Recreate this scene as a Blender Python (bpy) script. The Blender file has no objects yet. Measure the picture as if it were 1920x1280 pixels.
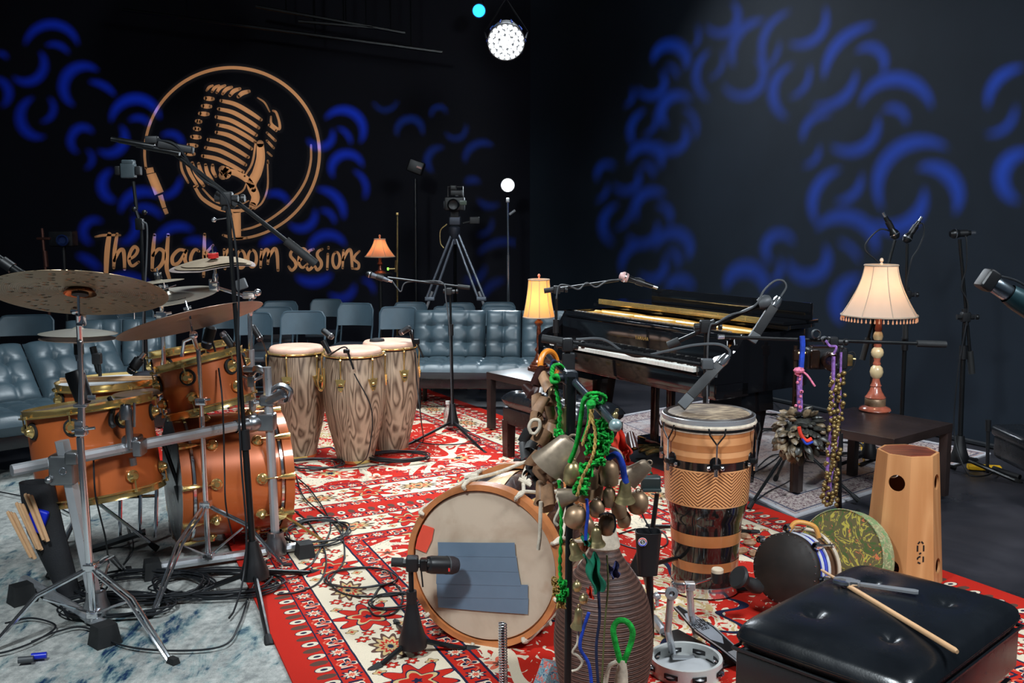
import bpy, bmesh, math, random
from mathutils import Vector, Matrix, Quaternion
from math import pi, sin, cos, tan, radians, atan2, sqrt
V = Vector
scene = bpy.context.scene
COL = scene.collection
random.seed(7)
# ---------------------------------------------------------------- camera (35 mm lens, 1.65 m high, tilted 7.4 degrees down)
H = 1.65
F = 1900.0
TILT = math.atan(246 / 1900)
cam_d = bpy.data.cameras.new('camera')
cam_d.sensor_width = 36.0
cam_d.lens = F / 1920 * 36
cam_d.clip_start = 0.05
cam = bpy.data.objects.new('camera', cam_d)
cam.location = (0, 0, H)
cam.rotation_euler = (pi / 2 - TILT, 0, 0)
COL.objects.link(cam)
scene.camera = cam
# ---------------------------------------------------------------- world, exposure
world = bpy.data.worlds.new('dark studio')
scene.world = world
world.use_nodes = True
world.node_tree.nodes['Background'].inputs[0].default_value = (0.30, 0.42, 0.55, 1)
world.node_tree.nodes['Background'].inputs[1].default_value = 0.11
scene.view_settings.view_transform = 'Standard'
scene.view_settings.look = 'None'
scene.view_settings.exposure = 0.0
scene.view_settings.gamma = 1.0
scene.view_settings.use_curve_mapping = False
scene.cycles.max_bounces = 6
scene.cycles.diffuse_bounces = 3
scene.cycles.glossy_bounces = 3
scene.cycles.transmission_bounces = 4
scene.cycles.caustics_reflective = False
scene.cycles.caustics_refractive = False
scene.cycles.sample_clamp_indirect = 3.0

def look_at(o, target):
    d = V(target) - o.location
    o.rotation_euler = d.to_track_quat('-Z', 'Y').to_euler()

def area_light(name, loc, target, sx, sy, power, color, spread=180):
    l = bpy.data.lights.new(name, 'AREA')
    l.shape = 'RECTANGLE'; l.size = sx; l.size_y = sy; l.energy = power; l.color = color
    l.spread = radians(spread)
    o = bpy.data.objects.new(name, l); o.location = loc; look_at(o, target)
    COL.objects.link(o)
    return o

def spot_light(name, loc, target, power, color, size_deg, blend=0.3, radius=0.05):
    l = bpy.data.lights.new(name, 'SPOT')
    l.energy = power; l.color = color; l.spot_size = radians(size_deg); l.spot_blend = blend
    l.shadow_soft_size = radius
    o = bpy.data.objects.new(name, l); o.location = loc; look_at(o, target)
    COL.objects.link(o)
    return o

def point_light(name, loc, power, color, radius=0.04):
    l = bpy.data.lights.new(name, 'POINT')
    l.energy = power; l.color = color; l.shadow_soft_size = radius
    o = bpy.data.objects.new(name, l); o.location = loc
    COL.objects.link(o)
    return o

# the studio's rig: soft panels hung over the floor, the stage heads
area_light('panel_light_front', (-1.6, 0.9, 3.9), (-0.3, 4.6, 0.3), 0.45, 0.45, 104, (0.86, 0.95, 1.0), 140)
area_light('panel_light_right', (2.6, 1.6, 3.9), (1.4, 5.5, 0.3), 1.2, 1.0, 104, (0.88, 0.95, 1.0), 120)
area_light('panel_light_middle', (-1.2, 6.4, 4.1), (-0.9, 6.9, 0.0), 1.6, 1.0, 92, (0.84, 0.94, 1.0), 110)
area_light('panel_light_piano', (0.2, 9.2, 4.1), (2.4, 6.9, 0.8), 1.0, 1.0, 50, (0.84, 0.92, 1.0), 105)
spot_light('wall_wash_light', (1.2, 3.0, 4.1), (3.4, 5.9, 0.2), 90, (0.72, 0.88, 1.0), 52, 1.0, 0.3)

# ---------------------------------------------------------------- picture measurements -> world points
def _ray(px, py):
    x = (px - 960) / F; c = (py - 640) / F
    return V((x, cos(TILT) - c * sin(TILT), -(sin(TILT) + c * cos(TILT))))
def G(px, py, z=0.0):            # the point at height z seen at that pixel
    r = _ray(px, py); t = (z - H) / r.z
    return V((r.x * t, r.y * t, z))
def W(px, py, Y):                # the point at distance Y seen at that pixel
    r = _ray(px, py); t = Y / r.y
    return V((r.x * t, Y, H + r.z * t))
def WL(px, py, P, n):            # the point on a plane
    r = _ray(px, py); o = V((0, 0, H)); t = (P - o).dot(n) / r.dot(n)
    return o + r * t
def S(px, Y):                    # pixel length to metres at distance Y
    return px * Y / 1890.0

# ---------------------------------------------------------------- mesh builder
class MB:
    def __init__(s):
        s.v = []; s.f = []
    def add(s, vs, fs):
        b = len(s.v); s.v.extend([tuple(p) for p in vs]); s.f.extend([tuple(i + b for i in f) for f in fs]); return s
    def box(s, c, d, M=None, taper=1.0):
        x, y, z = d[0] / 2, d[1] / 2, d[2] / 2
        vs = []
        for k in (-1, 1):
            t = 1.0 if k < 0 else taper
            for i, j in ((-1, -1), (1, -1), (1, 1), (-1, 1)):
                vs.append(V((i * x * t, j * y * t, k * z)))
        if M is not None: vs = [M @ p for p in vs]
        vs = [p + V(c) for p in vs]
        return s.add(vs, [(0, 3, 2, 1), (4, 5, 6, 7), (0, 1, 5, 4), (1, 2, 6, 5), (2, 3, 7, 6), (3, 0, 4, 7)])
    def rbox(s, c, d, r=0.01, M=None):       # box with bevelled edges
        bm = bmesh.new()
        bmesh.ops.create_cube(bm, size=1.0)
        for q in bm.verts: q.co = V((q.co.x * d[0], q.co.y * d[1], q.co.z * d[2]))
        bmesh.ops.bevel(bm, geom=list(bm.edges), offset=r, segments=3, affect='EDGES', profile=0.6)
        if M is not None: bmesh.ops.transform(bm, matrix=M.to_4x4(), verts=bm.verts)
        bmesh.ops.translate(bm, vec=V(c), verts=bm.verts)
        bm.verts.index_update()
        s.add([q.co.copy() for q in bm.verts], [[q.index for q in f.verts] for f in bm.faces]); bm.free()
        return s
    def tube(s, pts, r, n=8, caps=True, rs=None):
        pts = [V(p) for p in pts]; m = len(pts)
        if m < 2: return s
        vs = []; fs = []
        T = []
        for i in range(m):
            a = pts[max(i - 1, 0)]; b = pts[min(i + 1, m - 1)]
            t = (b - a)
            if t.length < 1e-9: t = V((0, 0, 1))
            T.append(t.normalized())
        up = V((0, 0, 1)) if abs(T[0].z) < 0.95 else V((1, 0, 0))
        nrm = (up - T[0] * up.dot(T[0])).normalized()
        for i in range(m):
            nrm = nrm - T[i] * nrm.dot(T[i])
            if nrm.length < 1e-6: nrm = T[i].orthogonal()
            nrm.normalize(); bi = T[i].cross(nrm)
            rr = rs[i] if rs else r
            for k in range(n):
                a = 2 * pi * k / n
                vs.append(pts[i] + (nrm * cos(a) + bi * sin(a)) * rr)
        for i in range(m - 1):
            for k in range(n):
                k2 = (k + 1) % n
                fs.append((i * n + k, i * n + k2, (i + 1) * n + k2, (i + 1) * n + k))
        if caps:
            fs.append(tuple(reversed(range(n)))); fs.append(tuple(range((m - 1) * n, m * n)))
        return s.add(vs, fs)
    def cyl(s, a, b, r, r2=None, n=16, caps=True):
        r2 = r if r2 is None else r2
        return s.tube([a, b], r, n, caps, [r, r2])
    def lathe(s, prof, M=None, n=32, closed=False):   # prof: [(r, z)]
        vs = []; fs = []; m = len(prof); ring = []
        for r, z in prof:
            if r < 1e-6:
                ring.append([len(vs)]); vs.append(V((0, 0, z)))
            else:
                ring.append(list(range(len(vs), len(vs) + n)))
                for k in range(n):
                    a = 2 * pi * k / n; vs.append(V((r * cos(a), r * sin(a), z)))
        pairs = [(i, i + 1) for i in range(m - 1)] + ([(m - 1, 0)] if closed else [])
        for i, j in pairs:
            A, B = ring[i], ring[j]
            for k in range(n):
                k2 = (k + 1) % n
                if len(A) == 1 and len(B) == 1: continue
                if len(A) == 1: fs.append((A[0], B[k2], B[k]))
                elif len(B) == 1: fs.append((A[k], A[k2], B[0]))
                else: fs.append((A[k], A[k2], B[k2], B[k]))
        if M is not None: vs = [M @ p for p in vs]
        return s.add(vs, fs)
    def sph(s, c, r, n=12, sc=(1, 1, 1), M=None):
        prof = [(max(0, sin(pi * i / (n // 2))) * 1.0, -cos(pi * i / (n // 2))) for i in range(n // 2 + 1)]
        prof[0] = (0, -1); prof[-1] = (0, 1)
        R = M.to_4x4() if M is not None else Matrix.Identity(4)
        MM = Matrix.Translation(V(c)) @ R @ Matrix.Diagonal((r * sc[0], r * sc[1], r * sc[2], 1))
        return s.lathe(prof, MM, n)
    def torus(s, M, R, r, n=32, m=8, a0=0, a1=2 * pi, caps=True):
        full = abs(a1 - a0 - 2 * pi) < 1e-6
        k = n if full else n + 1
        pts = [M @ V((R * cos(a0 + (a1 - a0) * i / n), R * sin(a0 + (a1 - a0) * i / n), 0)) for i in range(k)]
        if not full: return s.tube(pts, r, m, caps)
        prof = [(R + r * cos(2 * pi * i / m), r * sin(2 * pi * i / m)) for i in range(m)]
        return s.lathe(prof, M, n, closed=True)
    def prism(s, poly, z0, z1, M=None):       # polygon (x, y) extruded in z
        n = len(poly)
        vs = [V((x, y, z0)) for x, y in poly] + [V((x, y, z1)) for x, y in poly]
        if M is not None: vs = [M @ p for p in vs]
        fs = [tuple(reversed(range(n))), tuple(range(n, 2 * n))]
        for i in range(n):
            j = (i + 1) % n; fs.append((i, j, j + n, i + n))
        return s.add(vs, fs)
    def ribbon(s, pts, ws, nrm, thick):       # flat stroke of varying width on a plane
        pts = [V(p) for p in pts]; m = len(pts); vs = []; fs = []
        for i in range(m):
            t = (pts[min(i + 1, m - 1)] - pts[max(i - 1, 0)]).normalized()
            sd = nrm.cross(t).normalized() * (ws[i] / 2)
            vs += [pts[i] - sd, pts[i] + sd, pts[i] + sd + nrm * thick, pts[i] - sd + nrm * thick]
        for i in range(m - 1):
            a = i * 4; b = a + 4
            for k in range(4):
                k2 = (k + 1) % 4; fs.append((a + k, a + k2, b + k2, b + k))
        fs.append((0, 3, 2, 1)); e = (m - 1) * 4; fs.append((e, e + 1, e + 2, e + 3))
        return s.add(vs, fs)
    def grid(s, nx, ny, fn, flip=False, closed=None):
        vs = [fn(i / nx, j / ny) for j in range(ny + 1) for i in range(nx + 1)]
        fs = []
        for j in range(ny):
            for i in range(nx):
                a = j * (nx + 1) + i
                q = (a, a + 1, a + nx + 2, a + nx + 1)
                fs.append(tuple(reversed(q)) if flip else q)
        return s.add(vs, fs)

def spline(pts, k=8):            # Catmull-Rom through the points
    pts = [V(p) for p in pts]
    if len(pts) < 3: return pts
    P = [pts[0] * 2 - pts[1]] + pts + [pts[-1] * 2 - pts[-2]]
    out = []
    for i in range(1, len(P) - 2):
        p0, p1, p2, p3 = P[i - 1], P[i], P[i + 1], P[i + 2]
        for j in range(k):
            t = j / k
            out.append(0.5 * ((2 * p1) + (p2 - p0) * t + (2 * p0 - 5 * p1 + 4 * p2 - p3) * t * t + (3 * p1 - p0 - 3 * p2 + p3) * t ** 3))
    out.append(P[-2]); return out

def frame(o, z, x=None):         # matrix with origin o, local z along z, x near x
    z = V(z).normalized()
    x = V(x) if x is not None else (V((1, 0, 0)) if abs(z.x) < 0.9 else V((0, 1, 0)))
    x = (x - z * x.dot(z)).normalized(); y = z.cross(x)
    M = Matrix((x, y, z)).transposed().to_4x4(); M.translation = V(o)
    return M
def rz(a): return Matrix.Rotation(a, 4, 'Z')
def T_(p): return Matrix.Translation(V(p))

# ---------------------------------------------------------------- objects
ROOT = {}
def thing(name, label, cat, loc=(0, 0, 0), rot=0.0, group=None):
    o = bpy.data.objects.new(name, None); o.empty_display_size = 0.1
    COL.objects.link(o)
    o.location = V(loc); o.rotation_euler = (0, 0, rot)
    o['label'] = label; o['category'] = cat
    if group: o['group'] = group
    ROOT[o.name] = Matrix.Translation(V(loc)) @ rz(rot)
    return o
def obj(name, mb, m, parent=None, world=True, smooth=35, label=None):
    """one mesh object; world=True: the builder holds world coordinates"""
    vs = [V(p) for p in mb.v]
    loc = V((0, 0, 0))
    if parent is not None:
        M = ROOT[parent.name]
        if world:
            Mi = M.inverted(); vs = [Mi @ p for p in vs]
    elif world and vs:
        xs = [p.x for p in vs]; ys = [p.y for p in vs]; zs = [p.z for p in vs]
        loc = V(((min(xs) + max(xs)) / 2, (min(ys) + max(ys)) / 2, min(zs)))
        vs = [p - loc for p in vs]
    me = bpy.data.meshes.new(name)
    me.from_pydata([tuple(p) for p in vs], [], mb.f)
    me.materials.append(m)
    if smooth is not None:
        me.shade_smooth(); me.set_sharp_from_angle(angle=radians(smooth))
    me.update()
    o = bpy.data.objects.new(name, me); COL.objects.link(o)
    if parent is not None:
        o.parent = parent; ROOT[o.name] = ROOT[parent.name]
    else:
        o.location = loc; ROOT[o.name] = Matrix.Translation(loc)
    if label: o['label'] = label
    return o
def tag(o, label, cat, group=None, kind=None):
    o['label'] = label; o['category'] = cat
    if group: o['group'] = group
    if kind: o['kind'] = kind
    return o
def struct(name, mb, m, parent=None, smooth=35):
    o = obj(name, mb, m, parent, smooth=smooth)
    if parent is None: o['kind'] = 'structure'
    return o
def dup(root, loc, rot, label=None, scale=None):
    r = root.copy(); COL.objects.link(r); r.location = V(loc); r.rotation_euler = (0, 0, rot)
    if label: r['label'] = label
    if scale: r.scale = (scale,) * 3 if isinstance(scale, (int, float)) else scale
    def rec(a, b):
        for ch in list(a.children):
            c = ch.copy(); COL.objects.link(c); c.parent = b; rec(ch, c)
    rec(root, r)
    return r

# ---------------------------------------------------------------- node arithmetic
class X:
    nt = None
    def __init__(s, v): s.v = v
    @staticmethod
    def _link(node, i, v):
        if isinstance(v, X): v = v.v
        if isinstance(v, (int, float)): node.inputs[i].default_value = v
        else: X.nt.links.new(v, node.inputs[i])
    @staticmethod
    def m(op, *a, clamp=False):
        n = X.nt.nodes.new('ShaderNodeMath'); n.operation = op; n.use_clamp = clamp
        for i, q in enumerate(a): X._link(n, i, q)
        return X(n.outputs[0])
    def __add__(s, o): return X.m('ADD', s, o)
    __radd__ = __add__
    def __sub__(s, o): return X.m('SUBTRACT', s, o)
    def __rsub__(s, o): return X.m('SUBTRACT', o, s)
    def __mul__(s, o): return X.m('MULTIPLY', s, o)
    __rmul__ = __mul__
    def __truediv__(s, o): return X.m('DIVIDE', s, o)
    def lt(s, o): return X.m('LESS_THAN', s, o)
    def gt(s, o): return X.m('GREATER_THAN', s, o)
    def mn(s, o): return X.m('MINIMUM', s, o)
    def mx(s, o): return X.m('MAXIMUM', s, o)
    def abs(s): return X.m('ABSOLUTE', s)
    def sin(s): return X.m('SINE', s)
    def cos(s): return X.m('COSINE', s)
    def frac(s): return X.m('FRACT', s)
    def floor(s): return X.m('FLOOR', s)
    def sqrt(s): return X.m('SQRT', s)
def begin(mat): X.nt = mat.node_tree
def sep(sock):
    n = X.nt.nodes.new('ShaderNodeSeparateXYZ'); X.nt.links.new(sock, n.inputs[0])
    return X(n.outputs[0]), X(n.outputs[1]), X(n.outputs[2])
def comb(x, y, z=0.0):
    n = X.nt.nodes.new('ShaderNodeCombineXYZ')
    for i, q in enumerate((x, y, z)): X._link(n, i, q)
    return n.outputs[0]
def coords(kind='Object'):
    n = X.nt.nodes.new('ShaderNodeTexCoord'); return n.outputs[kind]
def noise(vec, scale, detail=3, rough=0.55, dist=0.0):
    n = X.nt.nodes.new('ShaderNodeTexNoise'); X.nt.links.new(vec, n.inputs['Vector'])
    n.inputs['Scale'].default_value = scale; n.inputs['Detail'].default_value = detail
    n.inputs['Roughness'].default_value = rough; n.inputs['Distortion'].default_value = dist
    return X(n.outputs[0])
def voro(vec, scale, feature='F1'):
    n = X.nt.nodes.new('ShaderNodeTexVoronoi'); n.feature = feature
    X.nt.links.new(vec, n.inputs['Vector']); n.inputs['Scale'].default_value = scale
    return X(n.outputs['Distance'])
def rgb(c): return (c[0], c[1], c[2], 1.0)
def mixc(a, b, f):
    n = X.nt.nodes.new('ShaderNodeMix'); n.data_type = 'RGBA'
    def lk(i, v):
        if isinstance(v, X): v = v.v
        if isinstance(v, tuple): n.inputs[i].default_value = rgb(v)
        elif isinstance(v, (int, float)): n.inputs[i].default_value = v
        else: X.nt.links.new(v, n.inputs[i])
    lk(0, f); lk(6, a); lk(7, b)
    return n.outputs[2]
def ramp(x, a, b):               # 0 below a, 1 above b
    n = X.nt.nodes.new('ShaderNodeMapRange'); n.clamp = True
    X._link(n, 0, x); n.inputs[1].default_value = a; n.inputs[2].default_value = b
    return X(n.outputs[0])
def srgb(r, g, b):
    f = lambda c: (c / 12.92 if c <= 0.04045 else ((c + 0.055) / 1.055) ** 2.4)
    return (f(r / 255), f(g / 255), f(b / 255))
def pbr(name, rough=0.5, metal=0.0, coat=0.0, spec=None):
    m = bpy.data.materials.new(name); m.use_nodes = True
    p = m.node_tree.nodes['Principled BSDF']
    p.inputs['Roughness'].default_value = rough; p.inputs['Metallic'].default_value = metal
    p.inputs['Coat Weight'].default_value = coat
    p.inputs['Coat Roughness'].default_value = 0.08
    if spec is not None: p.inputs['Specular IOR Level'].default_value = spec
    begin(m)
    return m, p
def setc(p, c):
    if isinstance(c, X): c = c.v
    X.nt.links.new(c, p.inputs['Base Color'])
def bump(p, x, strength=0.3, dist=0.01):
    n = X.nt.nodes.new('ShaderNodeBump'); n.inputs['Strength'].default_value = strength
    n.inputs['Distance'].default_value = dist
    X._link(n, n.inputs.find('Height'), x); X.nt.links.new(n.outputs[0], p.inputs['Normal'])
MATS = {}
def simple(name, c, rough=0.5, metal=0.0, coat=0.0, var=0.12, scale=6.0, bmp=0.0, bscale=60.0, spec=None):
    """plain colour with a little wear: noise shifts the colour and roughness"""
    m, p = pbr(name, rough, metal, coat, spec)
    co = coords()
    n = noise(co, scale, 4)
    c2 = tuple(max(0, q * (1 - var * 2.2)) for q in c); c3 = tuple(min(1, q * (1 + var * 1.6)) for q in c)
    setc(p, mixc(c2, c3, ramp(n, 0.3, 0.7)))
    r = ramp(noise(co, scale * 2.3, 3), 0.25, 0.75) * (rough * 0.35) + rough * 0.82
    X.nt.links.new(r.v, p.inputs['Roughness'])
    if bmp: bump(p, noise(co, bscale, 3), bmp, 0.002)
    MATS[name] = m
    return m
def emis(name, c, strength):
    m = bpy.data.materials.new(name); m.use_nodes = True
    p = m.node_tree.nodes['Principled BSDF']
    p.inputs['Base Color'].default_value = rgb(c)
    p.inputs['Emission Color'].default_value = rgb(c); p.inputs['Emission Strength'].default_value = strength
    return m
# ---------------------------------------------------------------- materials
CHROME = simple('chrome', (0.84, 0.86, 0.90), 0.12, 0.96, var=0.05)
ALU = simple('brushed aluminium', (0.62, 0.64, 0.67), 0.3, 0.72, var=0.06)
GOLD = simple('gold plated metal', (1.0, 0.66, 0.25), 0.17, 0.84, var=0.08)
BRASS = simple('old brass', (0.50, 0.36, 0.15), 0.35, 1.0, var=0.2, scale=14)
BRONZEBELL = simple('tarnished bell metal', (0.36, 0.23, 0.135), 0.42, 0.5, var=0.3, scale=12)
COPPER = simple('orange copper lacquer', srgb(202, 104, 52), 0.36, 0.2, coat=0.5, var=0.07, scale=2.5)
BLKM = simple('black metal', (0.006, 0.007, 0.008), 0.34, 0.2, var=0.1)
BLKP = simple('black plastic', (0.007, 0.0075, 0.009), 0.45, 0.0, var=0.1)
RUB = simple('black rubber', (0.010, 0.011, 0.012), 0.7, 0.0, var=0.1)
CABLE = simple('black cable', (0.008, 0.010, 0.013), 0.5, 0.0, var=0.1)
GREYP = simple('grey plastic', (0.06, 0.066, 0.072), 0.5, 0.0)
HEADW = simple('coated drum head', (0.68, 0.70, 0.72), 0.55, 0.0, var=0.05)
HEADC = simple('clear drum head', (0.33, 0.31, 0.33), 0.22, 0.0, coat=0.5, var=0.06)
SKIN = simple('natural rawhide', srgb(214, 170, 148), 0.6, 0.0, var=0.08, scale=9, bmp=0.2)
PIANO = simple('black piano polish', (0.004, 0.004, 0.005), 0.06, 0.0, coat=1.0, var=0.05)
LEATHB = simple('black leather', (0.008, 0.010, 0.013), 0.26, 0.0, var=0.15, bmp=0.1, bscale=160, spec=0.6)
LEATHG = simple('blue grey leatherette', srgb(64, 81, 90), 0.38, 0.0, var=0.10, scale=3, bmp=0.2, bscale=120)
CHAIRM = simple('grey vinyl and steel', srgb(64, 84, 96), 0.42, 0.1, var=0.12, scale=3)
DWOOD = simple('dark brown veneer', srgb(44, 34, 32), 0.34, 0.0, var=0.12)
LWOOD = simple('pale hickory', srgb(214, 172, 128), 0.45, 0.0, var=0.08, scale=20)
WHITE = simple('ivory white', (0.72, 0.70, 0.64), 0.35, 0.0, var=0.05)
WHT = simple('white enamel', (0.70, 0.72, 0.70), 0.3, 0.0, var=0.04)
ROPEW = simple('off white cotton rope', srgb(206, 192, 172), 0.9, 0.0, var=0.12, scale=40, bmp=0.5, bscale=200)
ROPEY = simple('yellow gold cord', srgb(186, 150, 80), 0.8, 0.0, var=0.2, scale=60, bmp=0.5, bscale=260)
GREEN = simple('bright green yarn', srgb(10, 165, 55), 0.85, 0.0, var=0.25, scale=60, bmp=0.7, bscale=220)
TEAL = simple('teal green cloth', srgb(8, 110, 82), 0.85, 0.0, var=0.2, scale=12, bmp=0.4, bscale=60)
BLUE = simple('blue yarn', srgb(20, 60, 170), 0.85, 0.0, var=0.2, scale=40, bmp=0.5, bscale=200)
NAVY = simple('navy cord', srgb(22, 34, 70), 0.85, 0.0, var=0.2, scale=40)
REDC = simple('red cloth', srgb(220, 60, 38), 0.8, 0.0, var=0.15, scale=16)
ORANGE = simple('orange plastic', srgb(240, 140, 40), 0.4, 0.0, var=0.05)
REDP = simple('red felt', srgb(215, 45, 40), 0.8, 0.0, var=0.06)
PODL = simple('light brown seed pod', srgb(164, 124, 92), 0.55, 0.0, var=0.25, scale=20)
PODD = simple('dark seed pod', srgb(52, 50, 50), 0.5, 0.0, var=0.3, scale=20)
PODR = simple('dark red brown seed pod', srgb(64, 36, 32), 0.32, 0.0, var=0.25, scale=20)
SHELL = simple('nut shell', srgb(120, 104, 82), 0.45, 0.0, var=0.45, scale=30)
SHELLD = simple('dark nut shell', srgb(52, 52, 48), 0.4, 0.0, var=0.4, scale=30)
BEADG = simple('gold brown bead', srgb(140, 118, 72), 0.3, 0.55, var=0.15, scale=20)
VIOLET = simple('violet braid', srgb(130, 90, 160), 0.85, 0.0, var=0.3, scale=70, bmp=0.5, bscale=250)
PINK = simple('pink braid', srgb(226, 120, 150), 0.85, 0.0, var=0.25, scale=70, bmp=0.5, bscale=250)
GOLDPL = simple('gold painted iron plate', srgb(214, 168, 88), 0.4, 0.3, var=0.08)
BLUEP = simple('bright blue plastic bag', srgb(16, 40, 190), 0.35, 0.0, var=0.1)
TAPE = simple('blue grey duct tape', srgb(108, 128, 148), 0.38, 0.15, var=0.06, scale=5, bmp=0.35, bscale=9)
REDT = simple('red orange tape', srgb(236, 84, 62), 0.4, 0.0, var=0.05)
HOOPW = simple('tan wood hoop', srgb(196, 122, 72), 0.42, 0.0, coat=0.2, var=0.18, scale=7)
LMPWOOD = simple('cream lamp turning', srgb(222, 196, 150), 0.25, 0.0, coat=0.6, var=0.08)
LMPROSE = simple('rose brown lamp turning', srgb(176, 96, 74), 0.25, 0.0, coat=0.6, var=0.2, scale=16)
LMPBRZ = simple('bronze lamp turning', srgb(120, 62, 42), 0.28, 0.5, coat=0.4, var=0.2, scale=16)
YELP = simple('yellow plastic', srgb(235, 180, 30), 0.45)
STICKW = simple('natural maple stick', srgb(222, 176, 132), 0.4, 0.0, var=0.05, scale=20)
LOGOLIGHT = simple('tan painted logo light', srgb(205, 150, 105), 0.7, 0.0, var=0.04, scale=1.5)  # light of the projected logo, put into a tan paint colour
CLOTHB = simple('black nylon cloth', (0.008, 0.009, 0.012), 0.75, 0.0, var=0.2, bmp=0.5, bscale=150)

def m_head_worn():
    m, p = pbr('worn calf skin head', 0.5)
    co = coords(); n = noise(co, 3.0, 5, 0.6, 0.5); s = noise(co, 14, 3)
    c = mixc(srgb(200, 180, 158), srgb(160, 132, 108), ramp(n, 0.45, 0.75))
    c = mixc(c, srgb(150, 104, 70), ramp(s, 0.62, 0.8) * 0.35)
    setc(p, c); bump(p, n, 0.2, 0.01); return m
HEADOLD = m_head_worn()
def m_djhead():
    m, p = pbr('scraped goat skin', 0.6)
    co = coords(); x, y, z = sep(co)
    n = noise(co, 5, 4, 0.6, 1.0); st = noise(comb(x * 18, y * 120, z), 1.0, 3)
    c = mixc(srgb(98, 82, 68), srgb(205, 182, 150), ramp(st * 0.6 + n * 0.4, 0.47, 0.66))
    setc(p, c); bump(p, st, 0.2, 0.003); return m
HEADDJ = m_djhead()
def m_wood(name, base, dark, scale=1.0, dist=4.0, axis=2, rough=0.5, ring=26, lo=0.45, hi=0.62, coat=0.0):
    """long grain: a stretched noise sliced into growth rings"""
    m, p = pbr(name, rough, coat=coat)
    co = coords(); c3 = list(sep(co)); c3[axis] = c3[axis] * 0.12
    v = comb(c3[0] * scale, c3[1] * scale, c3[2] * scale)
    n = noise(v, 3.2, 2, 0.45, dist * 0.15)
    r = ((n * ring).frac() - 0.5).abs() * 2.0
    fine = noise(comb(c3[0] * 60, c3[1] * 60, c3[2] * 20), 1.0, 2)
    f = ramp(r, lo, hi + 0.3) * 0.8 + ramp(fine, 0.4, 0.7) * 0.2
    setc(p, mixc(dark, base, f)); bump(p, f, 0.12, 0.003)
    return m
ASH = m_wood('limed ash grain', srgb(196, 172, 146), srgb(92, 72, 56), 2.2, 3.0, 2, 0.5, 20, 0.05, 0.45)
PLY = m_wood('honey birch veneer', srgb(206, 150, 100), srgb(186, 128, 80), 1.0, 2.0, 2, 0.42, 8, 0.3, 0.7)
MAHO = m_wood('dark mahogany stave', srgb(74, 42, 30), srgb(40, 22, 18), 3.0, 2.0, 2, 0.25, 10, 0.3, 0.7, 0.6)
def m_cym(name, c1, c2, rough, ham=0.0):
    """lathe-turned bronze: fine concentric grooves, dents where the smith hammered it"""
    m, p = pbr(name, rough, 0.72)
    gx, gy, gz = sep(coords('Object'))
    r = (gx * gx + gy * gy + gz * gz).sqrt()
    n = noise(coords(), 5, 3, 0.6); n5 = noise(comb(r * 60, 0.0, 0.0), 1.0, 3)
    g = (r * 900).sin() * 0.5 + 0.5
    h = g * 0.15
    f = ramp(n, 0.35, 0.7) * 0.6 + ramp(n5, 0.3, 0.7) * 0.4
    if ham:
        vv = ramp(voro(coords(), 26), 0.08, 0.34); h = h * 0.5 + vv; f = f * 0.6 + vv * 0.4  # hammered highlights and darker dents are put into the colour too
    setc(p, mixc(c1, c2, f))
    bump(p, h, 0.12 + ham * 1.2, 0.018 if ham else 0.006)
    return m
CYM = m_cym('lathed bronze', (0.55, 0.46, 0.34), (0.72, 0.64, 0.50), 0.34)
CYMH = m_cym('hammered bronze', (0.22, 0.15, 0.09), (0.52, 0.40, 0.26), 0.30, 0.75)
CYMR = m_cym('rosy bronze', (0.42, 0.29, 0.22), (0.58, 0.44, 0.36), 0.40)
CYMW = m_cym('pale brilliant bronze', (0.80, 0.74, 0.60), (0.88, 0.84, 0.74), 0.28)
def m_shade(name, c, s, hot):
    """lampshade cloth: the bulb behind it shines through"""
    m = bpy.data.materials.new(name); m.use_nodes = True; begin(m)
    nt = m.node_tree; out = nt.nodes['Material Output']; p = nt.nodes['Principled BSDF']
    p.inputs['Roughness'].default_value = 0.85
    co = coords(); n = noise(co, 12, 4)
    setc(p, mixc(tuple(q * 0.9 for q in c), c, ramp(n, 0.3, 0.7)))
    tr = nt.nodes.new('ShaderNodeBsdfTranslucent'); tr.inputs[0].default_value = rgb(hot)
    mx = nt.nodes.new('ShaderNodeMixShader'); mx.inputs[0].default_value = s
    nt.links.new(p.outputs[0], mx.inputs[1]); nt.links.new(tr.outputs[0], mx.inputs[2])
    nt.links.new(mx.outputs[0], out.inputs[0])
    return m
SHADE1 = m_shade('cream silk lampshade', srgb(236, 214, 196), 0.45, (0.95, 0.72, 0.5))
SHADE2 = m_shade('amber silk lampshade', srgb(232, 200, 150), 0.6, (1.0, 0.62, 0.22))
SHADE3 = m_shade('salmon silk lampshade', srgb(214, 150, 116), 0.5, (1.0, 0.5, 0.28))
BULB = emis('glowing bulb', (1.0, 0.62, 0.3), 12)
LEDW = emis('white led', (0.95, 0.98, 1.0), 14)
LEDHOT = emis('bright white led', (0.85, 0.94, 1.0), 40)
LEDB = emis('blue led', (0.01, 0.25, 1.0), 6)
REDLED = emis('small red led', (1.0, 0.05, 0.03), 2)

# wicker: coils of cane laid round and bound
def m_wicker():
    m, p = pbr('brown wicker', 0.55)
    x, y, z = sep(coords()); n = noise(coords(), 40, 3)
    w = ((z * 420) + n * 3).sin() * 0.5 + 0.5
    setc(p, mixc(srgb(48, 30, 26), srgb(120, 86, 74), w * 0.6 + n * 0.4)); bump(p, w, 0.4, 0.003)
    return m
WICK = m_wicker()

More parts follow.
